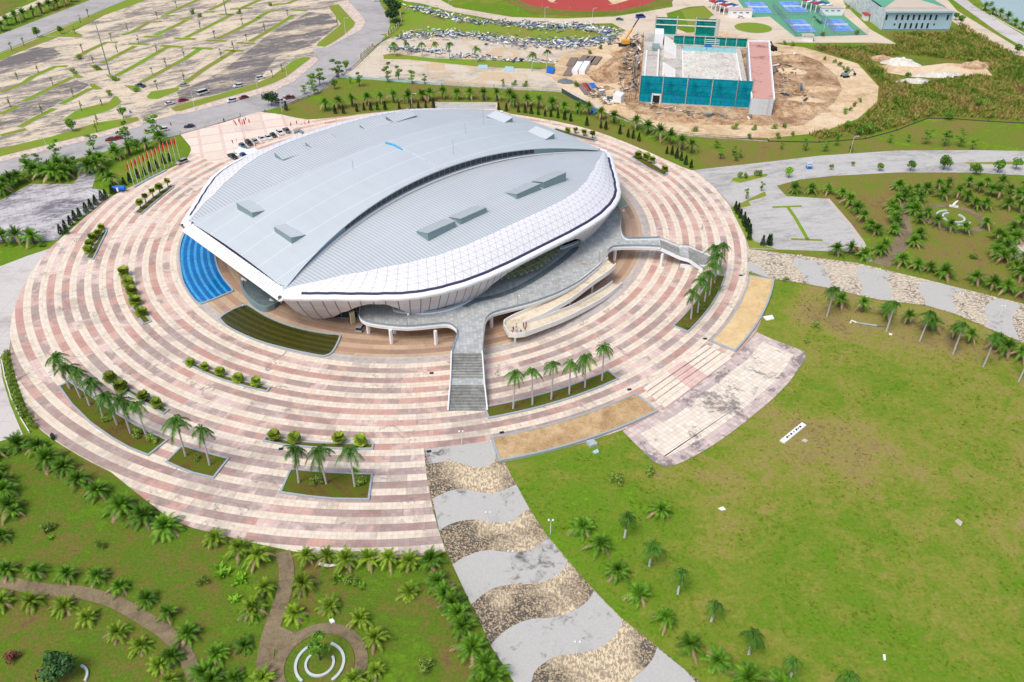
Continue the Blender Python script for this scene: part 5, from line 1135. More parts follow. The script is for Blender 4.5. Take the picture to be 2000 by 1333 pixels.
trees('thin', 'thin young tree', 'in the large parking lot', GY, [(1000, 245), (1085, 345), (872, 322), (922, 417), (648, 412), (1380, 65), (1565, 225), (1680, 305), (1895, 192), (1928, 327), (1825, 388), (1440, 450), (1225, 407), (1300, 527), (1192, 587), (1440, 632), (1730, 457), (730, 498), (302, 572), (140, 628), (415, 672), (800, 832), (95, 398), (190, 362), (632, 182), (692, 136), (85, 840), (1230, 700), (575, 760), (330, 890), (760, 1040), (590, 270), (1230, 150), (765, 980), (640, 870), (2070, 245), (2250, 130), (2635, 205), (2130, 610), (2205, 565), (2630, 610)], (5, 6.5), 0.17)
trees('thin', 'bare young tree', 'on the right edge of the lot', GY, [(1245, 148), (1195, 285), (2770, 580)], (4, 5), 0.2, off=(1000 - 250, 0)) if False else None
trees('shrub', 'dark round bush', 'on the islands of the parking lot', 'round bushes on the parking lot islands', [(625, 462), (765, 548), (905, 632), (1065, 720), (857, 745), (577, 578), (1505, 112), (1560, 137), (1872, 110), (2110, 50)], (2.6, 3.2), 0.72, cat='bush')
trees('round', 'small leafy tree', 'on the verges by the street', 'small trees on the street verges', [(480, 270), (570, 1030), (295, 295), (965, 925), (2615, 700), (2705, 555)], (4.5, 6), 0.33)
GT_ = 'leafy trees along the street'
trees('tier', 'layered bright green tree', 'by the street left of the flags', GT_, [(215, 1340, 7), (310, 1290, 5), (450, 1240, 6.5), (735, 1170, 7), (1000, 1140, 8.5), (1215, 1080, 9), (905, 1200, 5), (600, 1310, 5)], (6, 8), 0.30)
trees('round', 'dark leafy tree', 'beside the flag lawn', GT_, [(1070, 1190, 5.5), (1240, 1120, 4.5)], (5, 6), 0.38)
trees('darktree', 'dense dark round tree', 'by the plaza gate next to the red and white vehicles', None, [(2125, 830, 6.5, 3.6)], (6, 7))
trees('tier', 'leafy street tree', 'along the fence curve behind the street', GT_, [(1880, 740, 6), (1945, 670, 7), (2000, 640, 8.5), (1960, 735, 5), (2130, 590, 7.5), (1740, 730, 5)], (6, 8), 0.3, off=(500 - 375, 0)) if False else None
trees('tier', 'leafy tree', 'along the fence curve behind the street', GT_, [(380, 735, 4.5), (440, 690, 6.5), (500, 670, 8), (460, 740, 5), (640, 610, 8)], (6, 8), 0.32, off=(500, 0))
trees('tier', 'slender bright tree', 'by the yard wall behind the arena', GT_, [(808, 680, 7), (740, 655, 3.5), (1030, 640, 8), (1115, 635, 7.5), (1222, 655, 7), (1320, 660, 5), (1930, 680, 4)], (6, 8), 0.25, off=(500, 0))
trees('darktree', 'tall dense green tree', 'beside the bend of the street', GT_, [(1040, 75, 8, 4), (1080, 120, 8.5, 4.2), (1070, 175, 8, 4), (1095, 205, 5, 2.6)], (7, 8), off=(500, 0))
GC_ = 'small cone-shaped cypresses round the plaza'
trees('cone', 'small dark cypress', 'right behind the arena roof', GC_, [(790, 875), (845, 865), (897, 865), (950, 862), (1010, 860), (1120, 855), (1217, 855), (1270, 850), (1327, 845), (1387, 845), (1895, 860), (1955, 870), (620, 890), (685, 890), (238, 865)], (3.2, 4.2), 0.42, off=(500, 0), cat='cypress')
trees('cone', 'small dark cypress', 'on the upper right plaza rim', GC_, [(50, 880), (102, 885), (150, 892), (205, 900), (258, 910), (303, 915), (358, 925), (410, 938), (458, 950), (583, 985), (693, 1005), (732, 1015), (842, 1050), (905, 1075), (945, 1085), (990, 1105), (1208, 1205), (1248, 1215), (1285, 1240), (1320, 1258), (1355, 1290), (1397, 1315)], (3.2, 4.4), 0.42, off=(1000, 0), cat='cypress')
trees('cone', 'dark conifer', 'in the hedge strip at the right plaza rim', GC_, [(1742, 315), (1762, 345), (1782, 378), (1808, 415), (1832, 455), (1855, 500), (1850, 545), (1840, 480), (1815, 440), (1955, 590), (1998, 585), (2012, 590)], (3.6, 4.6), 0.42, off=(1000, 333), cat='cypress')
trees('cone', 'dark conifer', 'between left lot and plaza', GC_, [(480, 500), (515, 462), (557, 430), (592, 395), (627, 365), (680, 335), (716, 305), (753, 272), (803, 240), (830, 215), (880, 185), (525, 500)], (3.4, 4.2), 0.5, off=(0, 333), cat='cypress')
trees('cone', 'dark cypress', 'under the flagpoles on the flag lawn', GC_, [(1020, 95), (1080, 60), (1130, 35), (1180, 10), (1228, -15), (1282, -50), (1330, -70), (975, 120)], (3.4, 4.2), 0.45, off=(0, 333), cat='cypress')
trees('shrub', 'clipped dark hedge plant', 'in the hedge along the left plaza edge', 'hedge plants along the left plaza rim', [(55, 120), (62, 165), (68, 205), (78, 245), (88, 285), (98, 325), (108, 365), (118, 405), (130, 440), (142, 475), (160, 515), (185, 560), (205, 590), (245, 640), (262, 680)], (2.2, 3.0), 0.5, off=(0, 666), cat='hedge')
# shrubs and plants
G_SH = 'round shrubs on the lawns'
def shrub(px, py, kind, h, label, r=None, cat='shrub', z0=0.0): tree(px, py, kind, h, label, None, cat, r=r, z0=z0)
shrub(1203, 943, 'shrub', 3.0, 'dark bushy shrub on the lawn below the brown sand bed', 2.0)
shrub(1268, 925, 'shrub', 2.8, 'bushy shrub touching the corner of the tile platform', 1.7)
shrub(1592, 640, 'shrub', 2.4, 'dark green bush on the lawn left of the fallen lamp', 1.4)
shrub(1574, 668, 'shrub', 1.8, 'brownish bush by the rounded corner of the tile platform', 1.3)
shrub(1534, 549, 'shrub', 1.4, 'low bush at the top of the lawn by the yellow sand bed', 1.2)
shrub(98, 1035, 'shrub', 2.6, 'grey-green bush on the bottom-left lawn near a pale yellow plant', 1.7)
shrub(100, 1052, 'rosette', 1.0, 'pale yellow leafy plant at the foot of the grey-green bush')
shrub(198, 1070, 'shrub', 2.2, 'sparse dark bush on the open bottom-left lawn', 1.2)
shrub(397, 1140, 'shrub', 1.8, 'dark shrub left of two bright leafy plants', 1.4)
shrub(436, 1122, 'rosette', 2.4, 'larger bright green leafy plant on the bottom-left lawn', 2.2)
shrub(470, 1135, 'rosette', 2.0, 'smaller bright green leafy plant right beside a larger one', 1.8)
shrub(460, 1172, 'rosette', 1.4, 'small bright leafy plant below the pair of bright plants', 1.3)
shrub(25, 1290, 'shrubred', 2.0, 'bush with red flowers near the bottom-left corner', 1.7)
shrub(685, 1140, 'shrub', 2.4, 'green bush beside the bottom palm row near a fallen pole', 1.8)
shrub(659, 1134, 'rosette', 1.8, 'light green plant left of the bush near the fallen pole', 1.5)
shrub(706, 1148, 'rosette', 1.5, 'tiny light green plant right of the bush near the fallen pole', 1.0)
shrub(830, 1305, 'shrub', 2.6, 'yellow-green shrub with pink blossoms right of the ring-bench garden', 2.0)
shrub(619, 945, 'shrub', 2.6, 'round green bush in the planter nearest the wavy path', 1.6, z0=.35)
shrub(705, 945, 'shrub', 2.2, 'dark bush at the right end of the planter nearest the wavy path', 1.7, z0=.35)
shrub(692, 924, 'rosette', 2.0, 'yellow-green banana-like plant in the planter nearest the wavy path', 1.2, z0=.35)
shrub(210, 822, 'shrub', 1.6, 'low bush halfway along the long lower-left planter', 1.3, z0=.35)
shrub(270, 852, 'shrub', 2.4, 'large bush near the right end of the long lower-left planter', 1.6, z0=.35)
shrub(300, 862, 'shrub', 2.4, 'flowering bush in the last corner of the long lower-left planter', 1.7, z0=.35)
shrub(386, 898, 'shrub', 1.2, 'small round bush between the two tall palms of the square planter', 1.0, z0=.35)
shrub(1372, 603, 'shrub', 1.6, 'low green bush in the planter by the side staircase', 1.5, z0=.35)
shrub(1400, 568, 'shrub', 1.6, 'dark bush at the upper end of the planter by the side staircase', 1.5, z0=.35)
shrub(1341, 640, 'shrub', 1.2, 'dark low bush at the lower tip of the planter by the side staircase', 1.3, z0=.35)
shrub(1898, 505, 'shrub', 2.0, 'pale yellow-green shrub on the open right garden lawn', 1.8)
shrub(82, 482, 'shrub', 1.6, 'small bush on the grass tongue left of the plaza', 1.4)
shrub(1637, 389, 'shrub', 2.0, 'dark small bush at the corner of the right parking lot', 1.2)
tree(118, 1325, 'darktree', 5.5, 'big dark broad tree in the bottom-left corner by a curved bench', None, 'tree', r=3.0)
tree(625, 1290, 'tier', 7.5, 'tall layered green tree growing inside the ring bench', None, 'tree', r=1.7)
GR = 'young trees along the right road'
trees('tier', 'layered young tree', 'on the grass above the right road', GR, [(290, 1180, 5), (440, 1190, 5), (530, 1140, 4.5), (640, 1190, 3.5), (950, 1120, 4), (1090, 1110, 3.5), (1230, 1130, 6), (1375, 1140, 7), (1490, 1150, 6.5), (1595, 1170, 4), (105, 1170, 3)], (4, 6), 0.26, off=(1500, 0))
trees('tier', 'young tree', 'on the lawn strip right of the cypress rows', GR, [(1625, 1245, 4.5), (1600, 1160, 3.5), (1730, 1220, 4), (1780, 1235, 3), (1745, 1260, 3.5)], (3, 5), 0.3, off=(1000, 0))
trees('round', 'round green tree', 'beside the grey right road', GR, [(1110, 1340, 4.5), (1370, 1330, 6.5), (1620, 1370, 5), (1790, 1350, 5.5), (1930, 1330, 5), (870, 1340, 3.5), (490, 1330, 2.5), (660, 1300, 2), (1580, 350 + 990, 3)], (4, 6), 0.36, off=(1500, 0))
trees('round', 'round bush-like tree', 'along the overgrown field', GR, [(620, 1010, 4), (770, 1050, 4.5), (700, 1060, 4), (1400, 940, 4.5), (1650, 850, 4.5), (1270, 900, 3), (1085, 620, 3.5), (1940, 420, 5), (1500, 190, 5), (1460, 160, 4.5), (900, 960, 3)], (4, 5), 0.42, off=(1500, 0))
trees('brightround', 'bright yellow-green tree', 'at the corner of the right garden', None, [(160, 60, 5)], (5, 6), 0.35, off=(1500, 333))
trees('tier', 'thin leafless-looking tree', 'on the grey right parking lot', GR, [(1828, 225, 4.5), (1948, 165, 4)], (4, 5), 0.2, off=(1000, 333))
trees('shrub', 'small spiky shrub', 'on the islands of the right road', 'shrubs on the road islands', [(1778, 60), (1822, 65), (1905, 45), (1935, 45)], (2.6, 3.2), .4, off=(1000, 333), cat='bush')
trees('shrub', 'small bush', 'along the dirt ring road', 'bushes on the dirt ring road', [(440, 470), (520, 495), (558, 520), (590, 548), (625, 560), (600, 890), (637, 870), (672, 835), (718, 800), (130, 350), (190, 365), (45, 1010), (125, 1000), (190, 1060), (75, 1080)], (2.0, 3.0), .55, off=(1500, 0), cat='bush')
trees('shrub', 'small bush', 'along the fence below the building site', 'bushes below the building site', [(1740, 1015), (1893, 1020), (1425, 1030), (860, 985), (1850, 1080), (500, 680), (105, 680), (20, 670), (605, 425), (690, 385)], (2.4, 3.2), .6, off=(1000, 0), cat='bush')
trees('shrub', 'small bush', 'by the fence of the tennis courts', 'bushes by the tennis courts', [(425, 285), (690, 275), (1740, 50), (730, 140), (620, 70)], (2.4, 3.2), .6, off=(1500, 0), cat='bush')
# tall weeds of the overgrown field and clumps on the lawns (nobody could count them)
def inpoly(p, poly):
    c = False; n = len(poly)
    for i in range(n):
        a, b_ = poly[i], poly[(i + 1) % n]
        if (a[1] > p[1]) != (b_[1] > p[1]) and p[0] < (b_[0] - a[0]) * (p[1] - a[1]) / (b_[1] - a[1]) + a[0]: c = not c
    return c
def weeds(name, poly, n, h, mat, label, cat, seed, holes=(), w=0.5, bushes=0):
    rg = random.Random(seed); xs = [p[0] for p in poly]; ys = [p[1] for p in poly]; V = []; F = []; MI = []
    k_ = 0
    while k_ < n:
        p = (rg.uniform(min(xs), max(xs)), rg.uniform(min(ys), max(ys)))
        if not inpoly(p, poly) or any(inpoly(p, q) for q in holes): continue
        dens = 0.5 + 0.5 * math.sin(p[0] * .21 + 2 * math.sin(p[1] * .13)) * math.sin(p[1] * .17 + p[0] * .05)
        if rg.random() > 0.25 + 0.75 * dens: continue
        k_ += 1; hh = rg.uniform(*h) * (0.6 + 0.6 * dens)
        for j in range(5):
            a = rg.uniform(0, 6.28); o = rg.uniform(0, .5); l = rg.uniform(.2, .9) * hh * .6; x, y = p[0] + math.cos(a) * o, p[1] + math.sin(a) * o; t = (-math.sin(a) * w * .5, math.cos(a) * w * .5)
            m = len(V); V += [(x - t[0], y - t[1], 0), (x + t[0], y + t[1], 0), (x + t[0] * .8 + math.cos(a) * l * .4, y + t[1] * .8 + math.sin(a) * l * .4, hh * .7), (x + math.cos(a) * l, y + math.sin(a) * l, hh)]
            F.append((m, m + 1, m + 2, m + 3))
    for _ in range(bushes):
        p = (rg.uniform(min(xs), max(xs)), rg.uniform(min(ys), max(ys)))
        if not inpoly(p, poly) or any(inpoly(p, q) for q in holes): continue
        R_ = rg.uniform(.8, 2.2)
        for j in range(90):
            a = rg.uniform(0, 6.28); e = rg.uniform(0, 1.4); r = R_ * rg.uniform(.6, 1.1); c = (p[0] + math.cos(a) * math.cos(e) * r, p[1] + math.sin(a) * math.cos(e) * r, math.sin(e) * r * .9 + .2); m = len(V); b1_ = rg.uniform(0, 6.28); s1 = .3
            V += [(c[0] - math.cos(b1_) * s1, c[1] - math.sin(b1_) * s1, c[2]), (c[0] + math.sin(b1_) * s1 * .6, c[1] - math.cos(b1_) * s1 * .6, c[2] + .1), (c[0] + math.cos(b1_) * s1, c[1] + math.sin(b1_) * s1, c[2] + rg.uniform(-.1, .3)), (c[0] - math.sin(b1_) * s1 * .6, c[1] + math.cos(b1_) * s1 * .6, c[2] + .1)]; F.append((m, m + 1, m + 2, m + 3)); MI.append(len(F) - 1)
    me = bpy.data.meshes.new(name); me.from_pydata(V, [], F); me.materials.append(M[mat]); me.materials.append(M['broad_leaf']); [setattr(me.polygons[q], 'material_index', 1) for q in MI]; o = link(name, me); return tag(o, label, cat, kind='stuff')
SCR = [tuple(p[:2]) for p in GP([(1590, 94), (1750, 90), (1745, 66), (1850, 66), (1880, 50), (1985, 112), (2060, 130), (2060, 240), (1860, 228), (1810, 228), (1760, 246), (1690, 265), (1600, 272), (1580, 264), (1615, 258), (1680, 236), (1718, 202), (1720, 170), (1682, 125)])]
HO = [tuple(p[:2]) for p in GP([(1690, 112), (1780, 108), (1925, 125), (1942, 152), (1860, 150), (1790, 170), (1740, 150)])]
weeds('tall_weeds', SCR, 11000, (0.9, 2.5), 'scrub_leaf', 'mass of tall green and straw-coloured weeds filling the overgrown field', 'weeds', 3, [HO], 0.45, 260)
TUFT = [tuple(p[:2]) for p in GP([(1000, 940), (1160, 870), (1220, 850), (1300, 925), (1430, 855), (1590, 700), (1515, 565), (1640, 588), (1800, 615), (2010, 692), (2010, 1340), (1380, 1340), (1140, 1135)])]
weeds('lawn_tufts', TUFT, 3600, (0.06, 0.16), 'lawn', 'short coarse grass tufts scattered over the large right lawn', 'grass', 5, (), 0.5)
# ================================================================= VEHICLES
PAINT = {}
def paint(n, rgb):
    if n not in PAINT:
        m = MT('paint_' + n, 0.28, 0.1, 0.6); PAINT[n] = m.out(s2l(rgb))
    return PAINT[n]
WHEEL = MB().tube([(0, -0.11, 0), (0, 0.11, 0)], 0.33, 12).tube([(0, -0.12, 0), (0, 0.12, 0)], 0.18, 8, 1).mesh('wheel', ['tyre', 'steel_grey'])
PROF = {'saloon': (4.5, [(-2.25, .35), (-2.2, .85), (-1.5, .95), (1.0, .95), (2.0, .8), (2.25, .6), (2.25, .35)], [(-1.75, .92), (-1.1, 1.42), (.35, 1.42), (1.15, .93)], 1.8),
        'suv': (4.6, [(-2.3, .4), (-2.3, 1.05), (1.1, 1.08), (2.1, .98), (2.3, .75), (2.3, .4)], [(-2.25, 1.04), (-1.95, 1.72), (.35, 1.74), (1.15, 1.06)], 1.88),
        'pickup': (5.3, [(-2.65, .5), (-2.65, 1.05), (1.4, 1.1), (2.5, 1.02), (2.65, .8), (2.65, .5)], [(-.75, 1.08), (-.65, 1.75), (.65, 1.75), (1.4, 1.08)], 1.88),
        'van': (5.9, [(-2.95, .4), (-2.95, 1.25), (2.2, 1.2), (2.85, 1.0), (2.95, .7), (2.95, .4)], [(-2.92, 1.22), (-2.88, 2.25), (1.3, 2.3), (2.25, 1.2)], 1.95)}
def car(px, py, qx, qy, kind, col, label, group='cars parked and driving around the arena', cat=None, z=0.0):
    """front of the car points from (px,py) towards (qx,qy)"""
    a = G(px, py); d = G(qx, qy) - a; rz = math.atan2(d.y, d.x); L, body, cab, w = PROF[kind]
    r = empty({'saloon': 'parked_car', 'suv': 'parked_car', 'pickup': 'pickup_truck', 'van': 'minivan'}[kind], (a.x, a.y, z), label, cat or {'saloon': 'car', 'suv': 'car', 'pickup': 'truck', 'van': 'van'}[kind], group, rz)
    def ext(prof, w0, w1, z0, z1, mat, name):
        b = MB(); n = len(prof)
        def y(zz): return (w0 + (w1 - w0) * (zz - z0) / max(.01, z1 - z0)) / 2
        Lf = [(p[0], y(p[1]), p[1]) for p in prof]; Rt = [(p[0], -y(p[1]), p[1]) for p in prof]
        b.face(Lf); b.face(list(reversed(Rt)))
        for i in range(n): j = (i + 1) % n; b.face([Lf[j], Lf[i], Rt[i], Rt[j]])
        return b.obj(name, mat, r)
    pm = paint(*col); ext(body, w, w * .97, .35, 1.1, pm, 'body'); z0, z1 = cab[0][1], cab[1][1]; ext(cab, w * .93, w * .76, z0, z1, 'carglass', 'windows')
    x0, x1 = cab[1][0], cab[2][0]; MB().box(((x0 + x1) / 2, 0, z1 + .03), (x1 - x0 + .12, w * .76, .07)).obj('roof', pm, r)
    if kind == 'pickup': MB().box((-1.72, 0, 1.1), (1.6, w * .8, .04)).obj('cargo_bed', 'dark', r)
    for sx in (-1, 1):
        for sy in (-1, 1): link('wheel', WHEEL, r, (sx * L * .31, sy * (w / 2 - .08), .33))
    for sy in (-1, 1): MB().box((L / 2 - .03, sy * w * .34, .72), (.08, .36, .16)).obj('headlight', 'lampglass', r)
    return r
WH, RD, DK, SV, GY_, TL, BL = ('white', (226, 228, 230)), ('red', (150, 34, 48)), ('dark', (44, 52, 62)), ('silver', (172, 174, 172)), ('grey', (104, 112, 118)), ('teal', (58, 108, 126)), ('blue', (40, 84, 150))
dxa, dya = 10, -2.6
car(332.5, 204.5, 342, 202, 'saloon', WH, 'white saloon at the lot entrance, nose to nose with a red car')
car(358, 198, 368, 195.5, 'saloon', RD, 'dark red car just right of the white saloon at the lot entrance')
car(360, 168.5, 370, 168, 'saloon', SV, 'silver saloon in the parking lot near a long grass wedge')
car(398, 184, 408, 181, 'van', WH, 'white minivan, the tallest vehicle in the parking lot')
car(465.5, 170.5, 456, 172.5, 'suv', WH, 'white hatchback on the dark part of the parking lot')
car(275, 170, 265, 168, 'pickup', TL, 'teal small truck half hidden by a round bush on the parking lot', cat='truck')
car(452.5, 199.5, 442, 202, 'suv', WH, 'white car at the kerb of the street, behind a red one')
car(476, 193, 466, 195.5, 'saloon', RD, 'red saloon at the kerb of the street ahead of the white car')
car(370.5, 249.5, 360, 250, 'saloon', DK, 'dark saloon driving on the street beside the fence')
car(318, 256.5, 308, 258, 'suv', WH, 'white car on the street partly hidden by a layered tree')
car(217, 275, 207, 276, 'saloon', RD, 'left red car of the pair on the street above the palms')
car(230, 272.5, 220, 274, 'saloon', RD, 'right red car of the pair on the street above the palms')
car(356, 319.5, 347, 323, 'suv', SV, 'silver estate car parked beside the flag lawn on the plaza')
for x, y, k_, c, lab in ((560.5, 258.5, 'pickup', GY_, 'grey pickup, rightmost in the plaza car row'), (547.5, 262.5, 'suv', WH, 'white off-roader second from right in the plaza car row'), (534.5, 267, 'saloon', DK, 'black saloon between two white cars in the plaza car row'),
                        (524, 271, 'saloon', WH, 'white saloon left of the black one in the plaza car row'), (511.5, 273.5, 'saloon', WH, 'white saloon right of the silver one in the plaza car row'), (499, 278.5, 'saloon', SV, 'silver saloon near the middle of the plaza car row'),
                        (487, 283, 'suv', DK, 'dark off-roader left of the silver saloon in the plaza car row'), (474, 287, 'saloon', TL, 'blue-grey car at the left end of the plaza car row')):
    car(x, y, x + 8, y + 6.0, k_, c, lab)
car(455, 309, 465, 314.5, 'pickup', DK, 'dark pickup parked alone at the left tip of the arena roof')
car(476, 306, 484, 312, 'saloon', BL, 'dark blue car mostly hidden under the arena roof edge')
car(706, 643, 713, 632, 'suv', SV, 'pale car parked under the deck at the arena wall')
car(549, 200, 560, 198, 'suv', WH, 'white car beside the dense round tree at the gate')
car(564.5, 193.5, 555, 195, 'pickup', RD, 'red truck by the fence at the plaza gate')
car(510, 154.5, 519, 152.5, 'suv', WH, 'white car at the edge of the upper verge of the lot')
car(736, 3, 746, 2, 'saloon', WH, 'white car at the top edge beside the street bend')
car(1210, 40, 1220, 40.5, 'saloon', TL, 'pale teal car on the far beige road')
car(1251, 35.5, 1262, 34.5, 'van', BL, 'blue delivery truck on the far beige road behind the crane', cat='truck')
car(1398, 12, 1402, 17, 'saloon', WH, 'white car beside the far grandstand colonnade')
car(1408.5, 23, 1413, 27, 'saloon', DK, 'dark car beside the far grandstand colonnade')
car(1447, 35.5, 1457, 36, 'saloon', WH, 'white car in front of the small white grandstand block')
car(1500, 87, 1505, 92, 'suv', WH, 'white truck behind the pink-roofed wing', cat='truck')
# blue water cart
wt = empty('water_tank_cart', G(235, 375), 'blue tank cart parked by the hedge on the left plaza rim', 'cart')
MB().tube([(-1.6, 0, 1.4), (1.9, .5, 1.4)], [1.0, 1.0], 12).obj('tank', 'blue_roof', wt); MB().box((-2.2, 0, 1.0), (1.4, 1.9, 1.5)).obj('cab', 'blue_roof', wt); MB().box((-.3, -1.1, 1.4), (.7, .12, 1.5), .2).obj('panel', 'white', wt)
for sx in (-1.8, 1.3):
    for sy in (-.8, .8): link('wheel', WHEEL, wt, (sx, sy, .33))
# ================================================================= FLAGS, LAMPS, FENCES
FPOLE = MB().tube([(0, 0, 0), (0, 0, 8.6)], [.09, .05], 6).mesh('pole', 'white')
fb_ = MB(); rws = [[(0.05, 0, 8.4 - 2.0 * j / 4), ] for j in range(5)]
rws = [[(.05 + .75 * i / 4 + .05 * math.sin(i), .18 * math.sin(i * 1.7), 8.5 - j * .55 - .28 * i) for i in range(5)] for j in range(5)]
FCLOTH = fb_.grid(rws).mesh('flag_cloth', 'red')
def flag(p, label, s=1.0, group='red flags on white poles', rz=0.0):
    r = empty('flagpole', p, label, 'flag', group, rz); r.scale = (s, s, s); link('pole', FPOLE, r); link('flag_cloth', FCLOTH, r); return r
for i in range(13):
    f = i / 12; p = G(262 + 90 * f, 363 - 50 * f); flag(p, f'red flag on a tall white pole, {nth(i)} from left in the flag lawn row', 1.12, rz=3.0 + rnd.uniform(-.4, .4))
fc = G(473, 257)
for i in range(12):
    a = i * 2.399; R_ = .9 * math.sqrt(i + .5); flag(fc + Vector((math.cos(a) * R_ * 1.3, math.sin(a) * R_, 0)), 'small red flag in the tight round cluster on the upper plaza', .62, 'red flags clustered on the upper plaza', rnd.uniform(0, 6.28))
for x, y, lab in ((457, 297, 'red flag at the left end of the pale entrance steps'), (465.5, 293, 'red flag beside the blue-grey car'), (481, 292, 'red flag standing in front of the dark off-roader'), (502, 303, 'red flag at the right end of the pale entrance steps'),
                  (572, 262, 'red flag nearest the grey pickup'), (583, 258, 'tallest-looking red flag right of the pickup'), (599, 260, 'red flag above the small grey rear steps'), (607, 257, 'rightmost red flag behind the arena'), (288, 275, 'lone red flag by the street, left of the flag lawn'), (337, 262, 'lone red flag at the corner of the street fence')):
    flag(G(x, y), lab, .62, 'single red flags', rnd.uniform(0, 6.28))
o = band('flag_plinth', GP([(262, 367), (290, 351), (325, 334)]), .5, 'kerb_grey', .5, .0, struct=False); tag(o, 'long low grey plinth along the row of flagpoles', 'plinth')
# pale rear entrance steps
en = empty('rear_entrance', G(480, 306), 'pale stepped rear entrance landing beside the plaza car row', 'steps')
b = MB()
for i, (z_, pl) in enumerate(((.9, [(459, 300), (470, 305), (477, 302), (481, 307), (508, 299), (497, 293), (484, 296), (468, 291)]), (.35, [(457, 298), (458, 302), (508, 303), (512, 297), (497, 291), (470, 290)]))):
    b.prism([(p.x - en.location.x, p.y - en.location.y) for p in GP(pl)], 0, z_, i)
b.obj('landing', ['white', 'vent_side'], en)
en2 = empty('rear_steps', G(582, 262), 'small grey rear steps right of the plaza car row', 'steps')
b = MB(); b.prism([(p.x - en2.location.x, p.y - en2.location.y) for p in GP([(574, 259), (585, 255), (594, 261), (590, 263), (584, 259), (575, 263)])], 0, .8); b.obj('landing', 'vent_side', en2)
def lamp(px, py, h, kind, label, group):
    p = G(px, py); nm = {'street': 'street_lamp', 'globe': 'path_lamp', 'deck': 'path_lamp', 'mast': 'high_mast_light'}[kind]; z0 = DZ if kind == 'deck' else 0
    if kind == 'deck': p = G(px, py, DZ)
    r = empty(nm, p, label, 'lamp', group); 
    if kind == 'mast':
        MB().tube([(0, 0, 0), (0, 0, h)], [.38, .16], 8).obj('mast', 'steel_grey', r); hd = MB().tube([(-1.6, 0, h), (1.6, 0, h)], .1, 5).obj('head_frame', 'steel_grey', r)
        for i in range(6): MB().box((math.cos(i * 1.047) * 1.3, math.sin(i * 1.047) * 1.3, h + .1), (.7, .5, .35), i * 1.047).obj('floodlight', 'vent_side', hd)
        return
    MB().tube([(0, 0, 0), (0, 0, h)], [.09, .06], 6).obj('pole', 'vent_side' if kind == 'deck' else 'white_dirty', r)
    if kind == 'street': MB().tube([(0, 0, h), (.9, .3, h + .35), (1.7, .6, h + .3)], .06, 5).obj('arm', 'white_dirty', r); MB().box((1.9, .65, h + .28), (.7, .3, .16), .3).obj('lamp_head', 'lampglass', r)
    else:
        for sg in ((-1, 1) if kind == 'globe' else (1,)):
            MB().tube([(0, 0, h - .2), (sg * .45, 0, h)], .04, 4).obj('arm', 'vent_side', r); b_ = MB(); b_.tube([(sg * .45, 0, h - .05), (sg * .45, 0, h + .12), (sg * .45, 0, h + .35), (sg * .45, 0, h + .5)], [.1, .24, .24, .08], 8); b_.obj('lamp_globe', 'lampglass', r)
lamp(215, 147, 25.5, 'mast', 'tall floodlight mast in the middle of the parking lot', 'high floodlight masts'); lamp(442, 29, 25.5, 'mast', 'tall floodlight mast farther back in the parking lot', 'high floodlight masts')
L_ = [(92, 290), (242, 249), (381, 215), (505, 186), (562, 159), (617, 115), (675, 67), (41, 46), (113, 15), (220, 11)]
for i, (x, y) in enumerate(sorted(L_)): lamp(x, y, 8.5, 'street', f'slim street lamp, {nth(i)} from left along the roads of the lot', 'street lamps beside the parking lot')
for i, (x, y) in enumerate([(902, 870), (954, 1029), (997, 1105), (1126, 1282), (1075, 1044)]): lamp(x, y, 4.2, 'globe', ['small lamp post at the head of the bottom wavy path', 'small globe lamp on the upper part of the bottom wavy path', 'small globe lamp halfway down the bottom wavy path', 'small globe lamp lowest on the bottom wavy path', 'short lamp post on the grass right of the bottom wavy path'][i], 'small globe lamps')
for i, (x, y) in enumerate([(1556, 523), (1709, 550), (1869, 598), (1950, 623)]): lamp(x, y, 4.2, 'globe', f'small globe lamp, {nth(i)} from left on the right wavy path', 'small globe lamps')
for i, (x, y) in enumerate([(796, 637), (1011, 600), (1170, 512), (1213, 432)]): lamp(x, y, 3.6, 'deck', f'thin green-grey lamp post, {nth(i)} from left on the raised deck', 'lamp posts on the deck')
for x, y, lab in ((1660, 301, 'street lamp on the grass edge above the right road'), (1571, 351, 'street lamp at the mouth of the right parking lot'), (705, 210 + 6, 'street lamp at the fence tip near the gate'), (805, 215, 'lamp pole behind the arena among the cypresses'), (1064, 40, 'left street lamp by the far beige road'), (1157, 42, 'right street lamp by the far beige road'), (877, 26, 'street lamp by the bend of the far road')):
    if x == 705: x, y = 551, 220
    lamp(x, y, 7, 'street', lab, 'far street lamps')
def fence(name, pts, label, cat, h=1.6, sp=6.0, mat='steel_grey', pmat='cream_wall', pw=.35, rail=True, solid=None, base=True):
    P = GP(pts); c = sum(P, Vector()) / len(P); r = empty(name, c, label, cat); b = MB(); run = 0; posts = []
    for i in range(len(P) - 1):
        a, d = P[i] - c, P[i + 1] - c; L = (d - a).length; n = max(1, int(L / sp))
        for k_ in range(n): posts.append(a.lerp(d, k_ / n))
        if base: b.beam(a + Vector((0, 0, .2)), d + Vector((0, 0, .2)), .22, .4, 0)
        if solid: b.beam(a + Vector((0, 0, h / 2)), d + Vector((0, 0, h / 2)), .12, h, 0)
        elif rail:
            for z_ in (h * .45, h * .95): b.beam(a + Vector((0, 0, z_)), d + Vector((0, 0, z_)), .07, .08, 1)
            m = int(L / .45)
            for k_ in range(m): q = a.lerp(d, k_ / m); b.beam(q + Vector((0, 0, .3)), q + Vector((0.001, 0, h)), .05, .05, 1)
    posts.append(P[-1] - c); b.obj('fence_panel', [pmat if not solid else solid, mat], r)
    for q in posts[:100]: MB().box((q.x, q.y, h * .55), (pw, pw, h * 1.1)).obj('post', pmat, r)
    return r
